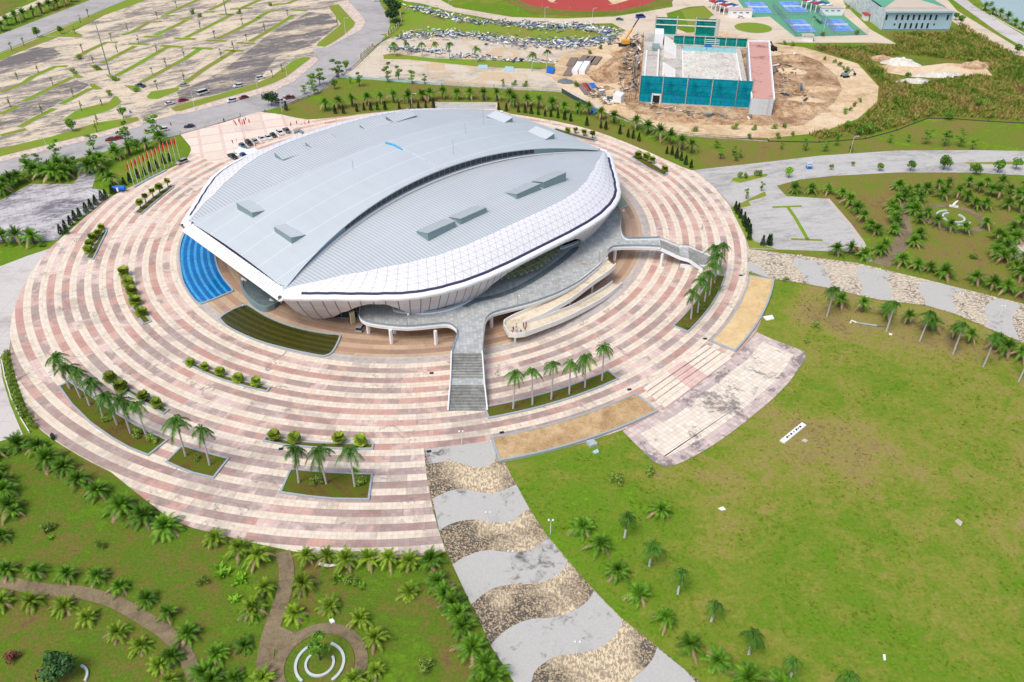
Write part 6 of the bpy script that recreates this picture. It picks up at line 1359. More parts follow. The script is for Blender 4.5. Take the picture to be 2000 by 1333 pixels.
fence('railing_fence', [(353, 263), (400, 250), (438, 239)], 'left folding gate section of the low fence between plaza and street', 'fence', 1.5, 8, 'white_dirty', 'conc')
fence('railing_fence', [(438, 239), (470, 229)], 'right section of the low plaza fence nearest the gate gap', 'fence', 1.5, 8, 'white_dirty', 'conc')
fence('railing_fence', [(548, 211), (580, 199), (622, 182), (642, 168), (662, 150)], 'curved railing fence between street and the palm strip', 'fence', 1.8, 5, 'dark', 'conc')
fence('pillar_wall', [(668, 147), (690, 130), (702, 118)], 'low wall between street and yard, nearest the corner', 'wall', 1.0, 30, 'conc', 'conc', .3, False)
fence('pillar_fence', [(703, 117), (715, 106), (729, 93)], 'short run of cream pillars with dark panels beside the street', 'fence', 2.4, 3.2, 'dark', 'cream_wall', .5)
fence('pillar_fence', [(757, 72), (775, 57), (784, 45), (782, 31)], 'curved run of cream pillars beside the street bend', 'fence', 2.4, 3.2, 'dark', 'cream_wall', .5)
fence('pillar_wall', [(729, 93), (745, 82), (757, 72)], 'low concrete wall between the two runs of cream pillars', 'wall', 1.0, 30, 'conc', 'conc', .3, False)
M['pipe'] = plain('pale_blue_sheet', (176, 204, 214), 0.5)
fence('site_hoarding', [(664, 152), (740, 157), (800, 162), (862, 167)], 'long pale blue sheet barrier along the yard behind the arena', 'barrier', 1.0, 40, 'pipe', 'pipe', .2, True, 'pipe')
fence('railing_fence', [(862, 166), (930, 171), (1000, 176), (1060, 178), (1097, 181)], 'grey railing fence along the yard behind the arena', 'fence', 1.9, 6, 'steel_grey', 'conc', .3)
fence('railing_fence', [(1190, 224), (1237, 242), (1280, 256), (1340, 266), (1420, 272), (1500, 277)], 'dark railing fence below the dirt ring road', 'fence', 1.5, 7, 'dark', 'conc', .3)
fence('field_wall', [(1500, 277), (1600, 279), (1690, 272), (1750, 256), (1785, 242), (1812, 232), (1860, 233), (1930, 238), (2060, 245)], 'long low dark wall along the lower edge of the overgrown field', 'wall', .9, 60, 'dark', 'dark_wall', .3, False) if M.setdefault('dark_wall', plain('dark_wall', (74, 78, 66), 0.9)) else None
fence('pillar_fence', [(1888, 60), (1903, 67), (1917, 75)], 'short broken fence of cream pillars at the hall corner', 'fence', 2.2, 4, 'white_dirty', 'cream_wall', .5, False)
fence('pillar_fence', [(1953, 96), (1985, 112), (2000, 122)], 'last cream pillars of the broken fence at the right edge', 'fence', 2.0, 6, 'white_dirty', 'cream_wall', .5, False)
fence('lakeside_rail', [(1935, 30), (1960, 45), (2010, 72)], 'low pale rail along the lake shore', 'fence', .8, 20, 'white_dirty', 'white_dirty', .2, False)
fence('pallet_fence', [(1097, 181), (1112, 190), (1130, 200), (1150, 210)], 'dark net-covered barrier left of the building site', 'barrier', 2.0, 8, 'dark', 'dark', .2, True, 'dark_net') if M.setdefault('dark_net', plain('dark_netting', (70, 84, 92), 0.9, 0, .4, .8)) else None
def low(name, pts, z0, z1, mat, label, cat, group=None):
    P = GP(pts); c = sum(P, Vector()) / len(P); o = MB().prism([(p.x - c.x, p.y - c.y) for p in P], z0, z1).obj(name, mat, None, c); return tag(o, label, cat, group)
# ================================================================= BUILDING SITE
sb = empty('building_shell', G(1350, 150), 'building under construction wrapped in teal netting with an open rubble-filled pit', 'building'); BO = sb.location.copy()
def B3(px, py, z): return G(px, py, z) - BO
def quad(name, P, mat, parent=sb, uvm=True):
    a, b_, c, d = P; w = (b_ - a).length; h = (d - a).length; return MB().face([a, b_, c, d], [(0, 0), (w, 0), (w, h), (0, h)]).obj(name, mat, parent)
fl_, fr_ = B3(1247, 202, 0), B3(1463, 214, 0); e1 = (fr_ - fl_); WD = e1.length; e1.normalize(); e2 = Vector((-e1.y, e1.x, 0)); HT = 12.8
def F(u, v, z): q = fl_ + e1 * u + e2 * v; return Vector((q.x, q.y, z))
def fbox(u0, u1, v0, v1, z0, z1, name, mat, parent=sb): 
    return MB().prism([(F(u0, v0, 0)).to_2d(), F(u1, v0, 0).to_2d(), F(u1, v1, 0).to_2d(), F(u0, v1, 0).to_2d()], z0, z1).obj(name, mat, parent)
DP = 96
fbox(0, WD, 0.8, DP, 0, 4.6, 'ground_floor', 'conc')
uu = [0, 10.2, 21, 32, 43, WD]
for i in range(5): quad('netting_panel', [F(uu[i] + .2, 0, .8 if i else 0.8), F(uu[i + 1] - .2, 0, .8), F(uu[i + 1] - .2, 0, HT), F(uu[i] + .2, 0, HT)], 'teal_net')
for i in range(6):
    q = F(uu[i], -.25, 0); MB().tube([(q.x, q.y, 0), (q.x, q.y, HT + 1.2)], .2, 5).obj('scaffold_pole', 'conc', sb)
fbox(5.6, 6.2, -.5, -.1, 0, 4.6, 'doorway_frame', 'white_dirty'); fbox(9.3, 9.9, -.5, -.1, 0, 4.6, 'doorway_frame', 'white_dirty'); fbox(5.6, 9.9, -.5, -.1, 4.2, 4.9, 'doorway_frame', 'white_dirty'); fbox(6.2, 9.3, -.3, -.06, .2, 4.2, 'doorway', 'dark')
fbox(-.2, WD + .2, -.3, .4, 0, .8, 'plinth', 'conc')
# pit with rubble
pw0, pw1, pv0, pv1 = 20.0, 46.5, 14.0, 66.0
PZ = 4.6
for nm, a in (('pit_kerb', (pw0 - .5, pw0, pv0, pv1)), ('pit_kerb', (pw1, pw1 + .5, pv0, pv1)), ('pit_kerb', (pw0, pw1, pv1, pv1 + .5))): fbox(a[0], a[1], a[2], a[3], PZ, PZ + .7, nm, 'white')
for i in range(9): fbox(pw0 + i * 2.94 + .15, pw0 + (i + 1) * 2.94 - .15, pv1 - .35, pv1 - .05, PZ + .05, PZ + 2.6, 'glazed_panel', 'pipe2') if M.setdefault('pipe2', plain('pale_aqua_panel', (150, 206, 216), 0.4)) else None
def heap(name, P0, rx, ry, h, mat, label, cat, seed, parent=None, group=None, z=0.0, rz=0.0):
    rg = random.Random(seed); b = MB(); n, m = 22, 9; rowsp = []; ph = [rg.uniform(0, 6.28) for _ in range(6)]
    for j in range(m + 1):
        f = j / m; r = []
        for i in range(n + 1):
            a = 2 * math.pi * (i % n) / n; k_ = 1 + .18 * math.sin(2 * a + ph[0]) + .12 * math.sin(3 * a + ph[1]) + .07 * math.sin(5 * a + ph[2])
            x, y = math.cos(a) * rx * f * k_, math.sin(a) * ry * f * k_; hh = h * (1 - f ** 1.5) * (1 + .25 * math.sin(x * 1.1 + ph[3]) * math.sin(y * 1.3 + ph[4])) - (.05 if j == m else 0)
            random.seed(seed * 999 + i % n + j * 40); hh += random.uniform(-.06, .06) * h * (0 if j in (0, m) else 1); r.append((x, y, hh))
        rowsp.append(r)
    b.grid(rowsp, sm=False); o = b.obj(name, mat, parent, P0, rz); return tag(o, label, cat, group) if label else o
rb_ = []
rgp = random.Random(5)
pr = MB(); N1, N2 = 34, 34; rr = []
for j in range(N2 + 1):
    r = []
    for i in range(N1 + 1):
        q = F(pw0 + (pw1 - pw0) * i / N1, pv0 + (pv1 - pv0) * j / N2, PZ + .1 + rgp.uniform(0, .35) + .8 * max(0, math.sin(i / N1 * 3 + .2) * math.sin(j / N2 * 3))); r.append(q)
    rr.append(r)
pr.grid(rr, sm=False).obj('rubble_fill', 'rubble_white', sb)
# rear netting, frames and towers
for i in range(7): quad('netting_panel', [F(15 + i * 5.4, 77, 4.6), F(15 + (i + 1) * 5.4 - .3, 77, 4.6), F(15 + (i + 1) * 5.4 - .3, 77, 9.2), F(15 + i * 5.4, 77, 9.2)], 'green_net')
fbox(15, 53, 76.6, 76.9, 9.2, 9.6, 'top_beam', 'conc'); fbox(15, 53, 74.5, 76.3, 4.6, 5.2, 'edge_beam', 'conc')
for u0, u1 in ((5, 16.2), (26.6, 37)):
    quad('netting_panel', [F(u0, 95, 2), F(u1, 95, 2), F(u1, 95, 13.5), F(u0, 95, 13.5)], 'green_net')
for z_ in (9.4, 12.4): fbox(5, 37, 94.5, 94.8, z_, z_ + .5, 'cross_beam', 'white_dirty')
for u in (5, 16.4, 26.4, 37): q = F(u, 94.7, 0); MB().box((q.x, q.y, 7.2), (.5, .5, 14.4)).obj('column', 'conc', sb)
fbox(37.5, 38.8, 93, 94.4, 0, 14, 'column', 'conc')
fbox(5, 9.5, 74, 84, 4.6, 10.5, 'stair_tower', 'white'); fbox(4.2, 8, 64, 72, 4.6, 6.2, 'stair_tower', 'vent_side')
fbox(2, 8, 3, 60, 4.6, 5.2, 'side_slab', 'conc'); fbox(7.2, 8.0, 1, 62, 4.6, 6.4, 'parapet', 'white_dirty'); fbox(1.2, 2.0, 3, 62, 4.6, 5.6, 'parapet', 'white_dirty')
for v0, v1, u0 in ((54, 80, 10.2), (16, 36, 9.8)):
    bl = MB()
    for i in range(8): bl.prism([F(u0 + i * .8, v0, 0).to_2d(), F(u0 + i * .8 + .8, v0, 0).to_2d(), F(u0 + i * .8 + .8, v1, 0).to_2d(), F(u0 + i * .8, v1, 0).to_2d()], 4.6, 8.0 - i * .42)
    bl.obj('bleachers', 'white_dirty', sb)
for i in range(4): fbox(31, 38.5, 73 + i * .9, 73.3 + i * .9, 6.0 + i * .7, 6.2 + i * .7, 'stair_rail', 'white')
fbox(31, 34.5, 71, 73, 4.6, 6.4, 'blue_cabin', 'blue_roof')
# messy scaffolding on the left flank
rg = random.Random(12)
for i in range(46):
    v = rg.uniform(0, 95); u = rg.uniform(-4.5, -.6); q = F(u, v, 0); h_ = rg.uniform(2.5, 9) if rg.random() < .6 else 5; MB().tube([(q.x, q.y, 0), (q.x + rg.uniform(-.2, .2), q.y, h_)], .09, 4, cap=False).obj('scaffold_pole', 'steel_grey' if rg.random() < .6 else 'dark', sb)
for i in range(34):
    v = rg.uniform(0, 90); a = F(rg.uniform(-5, -1), v, rg.uniform(.5, 5.5)); b_ = F(rg.uniform(-4, -.5), v + rg.uniform(2, 7), a.z + rg.uniform(-.4, .8)); MB().beam(a, b_, rg.uniform(.2, .9), .1).obj('scaffold_board', rg.choice(['dark', 'dark', 'conc', 'white_dirty', 'steel_grey']), sb)
# pink roofed wing
pa = [B3(1468, 193, 7.3), B3(1512, 195, 7.3), B3(1502, 82, 7.3), B3(1461, 82, 7.3)]
wg = MB(); wg.prism([(p.x, p.y) for p in pa], 0, 7.2, 0); wg.obj('side_wing', 'wing_wall', sb) if M.setdefault('wing_wall', stained('wing_wall', (212, 218, 222), (150, 152, 150), None, 0.1, (1, 1), (0.5, 0.7))) else None
MB().face([(p.x, p.y, 7.32) for p in ccw(offset(pa, .5))]).obj('wing_roof', 'pink_roof', sb)
for i in (1, 2, 3): j = (i + 1) % 4; MB().beam(pa[i] + Vector((0, 0, .2)), pa[j] + Vector((0, 0, .2)), .6, 1.0).obj('parapet', 'white', sb)
# yard things
def pile(px, py, rx, ry, h, mat, label, seed, rz=0.0, group='heaps of earth and rubble at the building site'): heap('earth_heap', G(px, py), rx, ry, h, mat, label, 'heap', seed, None, group, 0, rz)
pile(1188, 146, 9, 5, 3.2, 'soil', 'large brown earth heap left of the netted building', 1); pile(1207, 128, 6, 6, 2.4, 'soil', 'mid brown heap between the crane and the largest heap', 2); pile(1212, 106, 5, 5, 1.8, 'soil', 'brown heap right below the crane', 3)
pile(1183, 174, 4, 2.6, 1.4, 'soil', 'small brown heap above the white tank', 4); pile(1207, 216, 8, 5, 2.6, 'dirt', 'sandy heap behind the palms, left below the netted building', 5)
pile(1300, 232, 8, 4, 1.6, 'soil', 'low brown heap under the left half of the teal front', 6); pile(1340, 237, 5, 3.6, 1.8, 'soil', 'dark round heap under the middle of the teal front', 7); pile(1405, 240, 9, 3.5, 1.4, 'soil', 'wide low heap under the right half of the teal front', 8); pile(1465, 241, 10, 3.5, 1.6, 'soil', 'low heap below the pink-roofed wing', 9)
pile(1104.5, 161, 4.6, 3.2, 1.7, 'gravel', 'small cone of grey gravel on the sandy yard', 10); pile(1758, 124, 9, 6, 2.8, 'rubble_white', 'white rubble heap in the overgrown field', 11); pile(1722, 117, 7, 5, 2.2, 'soil', 'brown heap left of the white rubble heap', 12)
pile(1785, 160, 9, 4, 1.6, 'rubble_white', 'lower white rubble heap in the overgrown field', 13); pile(1835, 148, 12, 4, 1.4, 'rubble_white', 'flat white rubble strip right of the lower white heap', 14); pile(1905, 130, 10, 5, 2.6, 'soil', 'brown heap at the right end of the cleared strip', 15); pile(1578, 215, 9, 5, 2, 'soil', 'brown heap right of the pink-roofed wing, inside the ring road', 16); pile(1530, 222, 6, 5, 2, 'soil', 'dark heap beside the lower corner of the pink-roofed wing', 17); pile(1550, 115, 6, 3, 1.8, 'soil', 'dark heap near the upper corner of the pink-roofed wing', 18)
for i, (x, y, rx, ry, hh) in enumerate(((1545, 140, 8, 5, 1.2), (1585, 150, 6, 4, .9), (1600, 175, 8, 5, 1.0), (1555, 175, 7, 4, 1.1), (1575, 195, 9, 4, 1.0), (1530, 205, 5, 4, 1.5))): pile(x, y, rx, ry, hh, 'soil' if i % 2 else 'dirt', f'shallow earth mound, {nth(i)} of six in the ground right of the pink-roofed wing', 30 + i)
def bar(name, a, b_, w, h, mat, label, cat, group=None, z=0.0):
    A, B_ = G(*a), G(*b_); d = B_ - A; c = (A + B_) / 2; o = MB().box((0, 0, h / 2), (d.length, w, h)).box((0, 0, h + .02), (d.length * .96, w * .9, .06)).obj(name, mat, None, (c.x, c.y, z), math.atan2(d.y, d.x)); return tag(o, label, cat, group)
bar('storage_container', (1122, 146), (1133, 129), 3.0, 2.2, 'white', 'left one of two long white containers in the sandy yard', 'container', 'long white containers'); bar('storage_container', (1136, 146), (1147, 128), 3.0, 2.2, 'white', 'right one of two long white containers in the sandy yard', 'container', 'long white containers')
M['plank'] = plain('weathered_planks', (132, 118, 108), 0.9, 0, .25, 1.5)
for i, (a, b_, w) in enumerate((((1113, 131), (1122, 115), 4), ((1107, 150), (1117, 134), 4), ((1131, 126), (1146, 111), 4), ((1147, 126), (1157, 112), 4.5), ((1157, 128), (1169, 113), 4))): bar('plank_stack', a, b_, w, .7, 'plank', f'flat stack of grey-brown planks, {nth(i)} from left in the sandy yard', 'planks', 'stacks of planks')
for i, (a, b_, w, m_) in enumerate((((1132, 166), (1148, 186), 3, 'plank'), ((1141, 164), (1152, 180), 2, 'seat_red'), ((1147, 165), (1158, 181), 2, 'steel_grey'), ((1155, 164), (1161, 173), 2.5, 'blue_roof'))): bar('beam_stack', a, b_, w, .5, m_, f'narrow stack of {["grey", "reddish", "pale steel", "blue"][i]} beams left of the white tank', 'beams')
wtk = low('water_tank', [(1197, 199), (1212, 203), (1219, 196), (1203, 192)], 0, 3.4, 'white', 'white square tank at the lower left corner of the building site', 'tank')
low('tarp_cover', [(1067, 143), (1080, 146), (1084, 138), (1070, 136)], 0, 1.6, 'blue_roof', 'blue tarpaulin heap beside the two slim yard palms', 'tarpaulin'); low('tarp_cover', [(1152, 222), (1165, 224), (1164, 218), (1154, 216)], 0, 1.4, 'blue_roof', 'blue tarpaulin at the lower end of the net-covered barrier', 'tarpaulin')
low('debris_sheet', [(1175, 196), (1190, 203), (1198, 200), (1185, 193)], 0, .7, 'white', 'crumpled white sheet left of the white tank', 'sheet'); low('roof_sheet', [(932, 136), (953, 136), (952, 129), (935, 129)], 0, .6, 'pipe', 'left pale blue roof sheet lying on the yard', 'sheet', 'pale sheets on the yard'); low('roof_sheet', [(985, 140), (1004, 141), (1003, 133), (987, 132)], 0, .6, 'pipe', 'right pale blue roof sheet lying on the yard', 'sheet', 'pale sheets on the yard')
# demolition debris: nobody could count it
def debris(strips, n, seed, label, wt5=(5, 4, 2, 1.2, .5), m5=('white_dirty', 'steel_grey', 'dark_net', 'pipe', 'seat_blue')):
    rg = random.Random(seed); b = MB(); tot = sum(s[1] for s in strips)
    for pts, wt_, hw in strips:
        P = GP(pts); seg = [(P[i + 1] - P[i]).length for i in range(len(P) - 1)]; L = sum(seg)
        for _ in range(int(n * wt_ / tot)):
            t = rg.uniform(0, L); i = 0
            while i < len(seg) - 1 and t > seg[i]: t -= seg[i]; i += 1
            c = P[i].lerp(P[i + 1], min(1, t / seg[i])) + Vector((rg.gauss(0, hw * .4), rg.gauss(0, hw * .5), 0)); a = rg.uniform(0, 3.14); l = rg.choice([.6, 1, 1.5, 2.5, 4]) * rg.uniform(.6, 1.2); w = rg.uniform(.15, .9) * min(1.2, l); z = rg.uniform(0.1, 1.3)
            u = Vector((math.cos(a), math.sin(a), rg.uniform(-.3, .3))) * l / 2; v = Vector((-math.sin(a), math.cos(a), rg.uniform(-.5, .5))) * w / 2; c.z = z + .1; tk = Vector((0, 0, .12)); mi = rg.choices([0, 1, 2, 3, 4], wt5)[0]
            top = [c - u - v + tk, c + u - v + tk, c + u + v + tk, c - u + v + tk]; bt = [p - tk * 2 for p in top]; b.face(top, mi=mi); [b.face([bt[k_], bt[(k_ + 1) % 4], top[(k_ + 1) % 4], top[k_]], mi=mi) for k_ in range(4)]
    o = b.obj('demolition_debris', list(m5)); return tag(o, label, 'debris', kind='stuff')
debris([([(800, 15), (830, 22), (870, 33), (905, 42), (960, 46), (1010, 48)], 1.6, 6), ([(1010, 48), (1060, 55), (1120, 52), (1180, 62), (1205, 70)], 2.4, 8), ([(780, 75), (850, 68), (920, 72), (1000, 84), (1080, 88), (1140, 88)], 3.2, 9), ([(1080, 88), (1140, 86), (1200, 76)], 1.6, 8), ([(764, 98), (830, 100), (870, 104)], 1.0, 3), ([(880, 110), (990, 119), (1085, 122)], .5, 2)], 2600, 4, 'sprawling heaps of torn metal sheets and white scrap on the debris field')
debris([([(1238, 75), (1225, 130), (1215, 190)], 1.5, 5), ([(1250, 205), (1350, 225), (1470, 232)], .5, 3), ([(1515, 110), (1530, 160), (1560, 210)], .9, 12), ([(1160, 180), (1190, 205)], .6, 6)], 420, 9, 'loose boards and scrap scattered round the netted building', (1.5, 1.5, 2, 3, 3), ('white_dirty', 'steel_grey', 'dark_net', 'plank', 'soil'))
# crane and excavators
cr = empty('mobile_crane', G(1224, 91), 'yellow mobile crane with a raised boom behind the building site', 'crane'); q = G(1248, 36, 9.0) - cr.location
MB().box((0, 0, 1.1), (9, 2.8, .9)).obj('chassis', 'dark', cr)
for i in range(4):
    for sy in (-1.2, 1.2): o = link('wheel', WHEEL, cr, (-3.2 + i * 2.1, sy, .5)); o.scale = (1.5, 1.5, 1.5)
MB().box((-.8, 0, 2.5), (4.2, 2.6, 1.9)).obj('cab', 'yellow', cr); mid = Vector((-1.5, 0, 3)).lerp(q, .55); MB().beam((-1.5, 0, 3), mid, .8, .8).obj('boom', 'yellow', cr); MB().beam(mid, q, .5, .5).obj('boom_tip', 'dark', cr)
def excav(px, py, label, mat, rz):
    r = empty('excavator', G(px, py), label, 'excavator', None, rz)
    for sy in (-1.1, 1.1): MB().box((0, sy, .45), (3.4, .6, .9)).obj('track', 'tyre', r)
    MB().box((-.3, 0, 1.5), (2.6, 2.2, 1.1)).obj('body', mat, r); MB().box((.5, .6, 2.3), (1.2, 1.0, 1.1)).obj('cab', 'carglass', r); MB().beam((1, -.3, 1.6), (3.2, -.3, 3.8), .4, .5).obj('boom', mat, r); MB().beam((3.2, -.3, 3.8), (5.2, -.3, 1.6), .35, .4).obj('arm', mat, r); MB().box((5.2, -.3, 1.1), (.9, 1.1, .9)).obj('bucket', 'dark', r)
excav(1650, 151, 'small teal excavator on the dirt ring road', 'vent_side', .3); excav(1510, 99, 'dark drilling machine behind the pink-roofed wing', 'dark', 2.0)
# ================================================================= TENNIS COURTS, HALL, STANDS
TC = [([(1455, 6), (1490, 5), (1509, 25), (1467, 26)], 'far left'), ([(1523, 4), (1553, 4), (1576, 24), (1543, 25)], 'far right'), ([(1532, 40), (1569, 39), (1594, 62), (1554, 64)], 'near left'), ([(1609, 39), (1640, 38), (1665, 61), (1629, 62)], 'near right')]
for i, (c, w) in enumerate(TC):
    q = G(*c[0]); cx = sum((G(*p) for p in c), Vector()) / 4; d = (G(*c[3]) - G(*c[0])); d2 = G(*c[2]) - G(*c[1]); ax = (d + d2).normalized(); ay = Vector((-ax.y, ax.x, 0)); L, Wd = 23.8, 11.0
    def cp(u, v, z): p = cx + ax * u + ay * v; return (p.x, p.y, z)
    z = LZ[0] + .01 + i * .001; tag(MB().face([cp(-L / 2 - 1, -Wd / 2 - .8, z), cp(L / 2 + 1, -Wd / 2 - .8, z), cp(L / 2 + 1, Wd / 2 + .8, z), cp(-L / 2 - 1, Wd / 2 + .8, z)]).obj('tennis_court', 'court_blue'), kind='structure')
    b = MB()
    for u0, u1, v0, v1 in ((-L / 2, L / 2, -Wd / 2, -Wd / 2), (-L / 2, L / 2, Wd / 2, Wd / 2), (-L / 2, L / 2, -4.1, -4.1), (-L / 2, L / 2, 4.1, 4.1), (-L / 2, -L / 2, -Wd / 2, Wd / 2), (L / 2, L / 2, -Wd / 2, Wd / 2), (-6.4, -6.4, -4.1, 4.1), (6.4, 6.4, -4.1, 4.1), (-6.4, 6.4, 0, 0)): b.beam(cp(u0, v0, z + .01), cp(u1, v1, z + .01), .14, .012)
    tag(b.obj('court_lines', 'line'), kind='structure')
    nt = empty('tennis_net', cx, f'white net across the {w} blue tennis court', 'net', 'tennis nets'); MB().beam(ay * -6, ay * 6, .06, 1.0).obj('net', 'white_dirty', nt).location.z = .5
fence('court_fence', [(1508, 16), (1530, 40), (1554, 70)], 'tall mesh fence on the left side of the near tennis courts', 'fence', 3.6, 5, 'vent_side', 'vent_side', .12, True); fence('court_fence', [(1554, 71), (1620, 70), (1694, 69)], 'tall mesh fence in front of the near tennis courts', 'fence', 3.6, 5, 'vent_side', 'vent_side', .12, True)
fence('court_fence', [(1580, 12), (1612, 44), (1630, 66)], 'tall mesh fence between the two near tennis courts', 'fence', 3.6, 6, 'vent_side', 'vent_side', .12, True); fence('court_fence', [(1509, 30), (1545, 30), (1578, 30)], 'mesh fence between the far and near tennis courts', 'fence', 3.0, 6, 'vent_side', 'vent_side', .12, True)
low('players_shelter', [(1585, 34), (1590, 33), (1606, 47), (1600, 50)], 2.2, 2.5, 'court_green', 'green shelter roof between the near tennis courts', 'shelter')
for i, (x, y) in enumerate(((1461, 17), (1462 + 120, 70), (1608, 62), (1658, 35), (1677, 50), (1588, 22))): lamp(x, y, 9, 'street', f'slim court light pole, {nth(i)} of six around the tennis courts', 'court light poles')
hut = empty('guard_hut', G(1576, 80), 'small white hut with grey roof and blue door by the tennis fence', 'hut'); MB().box((0, 0, 1.5), (5.5, 3.6, 3.0), -.12).obj('wall', 'white', hut); hb = MB(); hb.box((0, 0, 3.1), (6.4, 4.4, .25), -.12); hb.box((0, 0, 3.4), (4.2, 2.4, .4), -.12); hb.obj('roof', 'beige_roof', hut); MB().box((2.2, -1.95, 1.1), (1.2, .1, 2.0), -.12).obj('door', 'blue_roof', hut)
bt = empty('ticket_booth', G(1579, 330), 'small blue booth standing in the grey right road', 'booth'); MB().box((0, 0, 1.1), (1.8, 1.6, 2.2)).obj('wall', 'blue_roof', bt); MB().box((0, 0, 1.7), (1.85, 1.65, .6)).obj('window', 'lampglass', bt); MB().box((0, 0, 2.35), (2.3, 2.1, .25)).obj('roof', 'pipe', bt)
# sports hall
hA, hB = G(1722, 60), G(1850, 60); hall = empty('sports_hall', hA, 'light blue sports hall with green roof behind the overgrown field', 'building'); hu = (hB - hA); HWd = hu.length; hu.normalize(); side_pt = G(1652, 6) - hA; hv = side_pt.normalized()
def HL(u, v, z): p = hu * u + hv * v; return Vector((p.x, p.y, z))
HH = 10.6; HD = 75
def hq(name, P, mat, par=None): 
    a, b_, c, d = P; w = (b_ - a).length; h = (d - a).length; return MB().face(P, [(0, 0), (w, 0), (w, h), (0, h)]).obj(name, mat, par or hall)
fw = hq('wall', [HL(0, .8, 0), HL(HWd, .8, 0), HL(HWd, .8, HH), HL(0, .8, HH)], 'hall_wall'); hq('wall', [HL(0, HD, 0), HL(0, 0, 0), HL(0, 0, HH), HL(0, HD, HH)], 'hall_side'); hq('wall', [HL(HWd, 0, 0), HL(HWd, HD, 0), HL(HWd, HD, HH), HL(HWd, 0, HH)], 'hall_side')
MB().prism([HL(u, v, 0).to_2d() for u, v in ((-.2, -.6), (HWd + .8, -.6), (HWd + .8, .6), (-.2, .6))], HH - .8, HH + .1).obj('roof_edge', 'pipe', hall)
MB().prism([HL(u, v, 0).to_2d() for u, v in ((HWd + .1, -.5), (HWd + .9, -.5), (HWd + .9, 1.2), (HWd + .1, 1.2))], 0, HH - .8).obj('end_fin', 'pipe', hall)
MB().box((*((HL(HWd / 2, .4, 0)).to_2d()), .4), (HWd, .8, .8)).obj('plinth', 'vent_side', hall)
MB().face([HL(0, 0, HH + .05), HL(HWd, 0, HH + .05), HL(HWd, 9, HH + .05), HL(0, 9, HH + .05)]).obj('front_roof', 'beige_roof', hall)
ap = HL(HWd / 2, 26, HH + 2.6); MB().face([HL(1, 6, HH + .2), HL(HWd - 1, 6, HH + .2), ap]).obj('hip_face', 'beige_roof', hall)
MB().face([HL(1, 6, HH + .2), ap, HL(HWd / 2, HD, HH + 2.6), HL(0, HD, HH + .2)]).obj('roof_slope', 'green_roof', hall); MB().face([HL(HWd - 1, 6, HH + .2), HL(HWd, HD, HH + .2), HL(HWd / 2, HD, HH + 2.6), ap]).obj('roof_slope', 'green_roof', hall)
for k_, u in enumerate((.02, .17, .26, .345, .43, .515, .60, .685, .77, .945)): hq('window', [HL(u * HWd, .72, 5.6), HL(u * HWd + 1.1, .72, 5.6), HL(u * HWd + 1.1, .72, 8.4), HL(u * HWd, .72, 8.4)], 'dark')
for u in (.25, .335, .42, .505, .59, .675): hq('window', [HL(u * HWd, .72, 1.0), HL(u * HWd + 1.1, .72, 1.0), HL(u * HWd + 1.1, .72, 3.9), HL(u * HWd, .72, 3.9)], 'dark')
for u in (.17, .77): hq('window', [HL(u * HWd, .72, 2.6), HL(u * HWd + .9, .72, 2.6), HL(u * HWd + .9, .72, 3.7), HL(u * HWd, .72, 3.7)], 'dark')
pc = MB(); pq = HL(-1.8, 22, 3.4); pc.box((pq.x, pq.y, pq.z), (3.2, 6, .4), math.atan2(hv.x, -hv.y) * -1); pc.obj('porch_roof', 'seat_red', hall); pc = MB(); pc.box((pq.x, pq.y, 1.5), (2.4, 5, 3), math.atan2(hv.x, -hv.y) * -1); pc.obj('porch', 'white_dirty', hall)
def stand(x0, x1, y, label, flip):
    a, b_ = G(x0, y), G(x1, y); d = (b_ - a); L = d.length; r = empty('grandstand', a, label, 'grandstand', None, math.atan2(d.y, d.x)); MB().box((L / 2, 2.2, 2.1), (L, 4.4, 4.2)).obj('front_block', 'white', r); MB().box((L / 2, 2.2, 4.3), (L + .5, 4.9, .2)).obj('block_roof', 'beige_roof', r)
    for k_ in range(3): MB().box((L * (.22 + .28 * k_), -.02, 2.8), (1.9, .1, .5)).obj('window', 'dark', r)
    s_ = MB(); tiers = 9
    for i in range(tiers):
        for j in range(2): s_.box((L * (.0 + .34 * j) + flip * 1.0 * (4.5 + i * 1.6) * -.75 + 5, 6 + i * 1.9 + 1, 4.6 - i * .0 + (.0)), (L * .33, 1.7, .5), .55 * flip, mi=(j if i % 4 else 2))
    s_.obj('seating', ['seat_red', 'seat_blue', 'white'], r)
    for k_ in range(4): MB().box((-2.4 + flip * 0 - 1.6 * k_, 5 + 4.2 * k_, 2.4), (.5, .5, 4.8)).obj('column', 'white', r)
    return r
stand(1424, 1468, 35, 'far white grandstand block with red and blue seats, left one', 1); stand(1604, 1645, 31, 'far white grandstand block by the hall, right one', 1)
# red marker flags by the track
for i, (x, y) in enumerate(((1012, 20), (1059, 15), (1113, 20), (1160, 21), (1206, 20), (1250, 14))): flag(G(x, y), f'tiny red banner, {nth(i)} from left along the running track', .42, 'red banners along the running track')
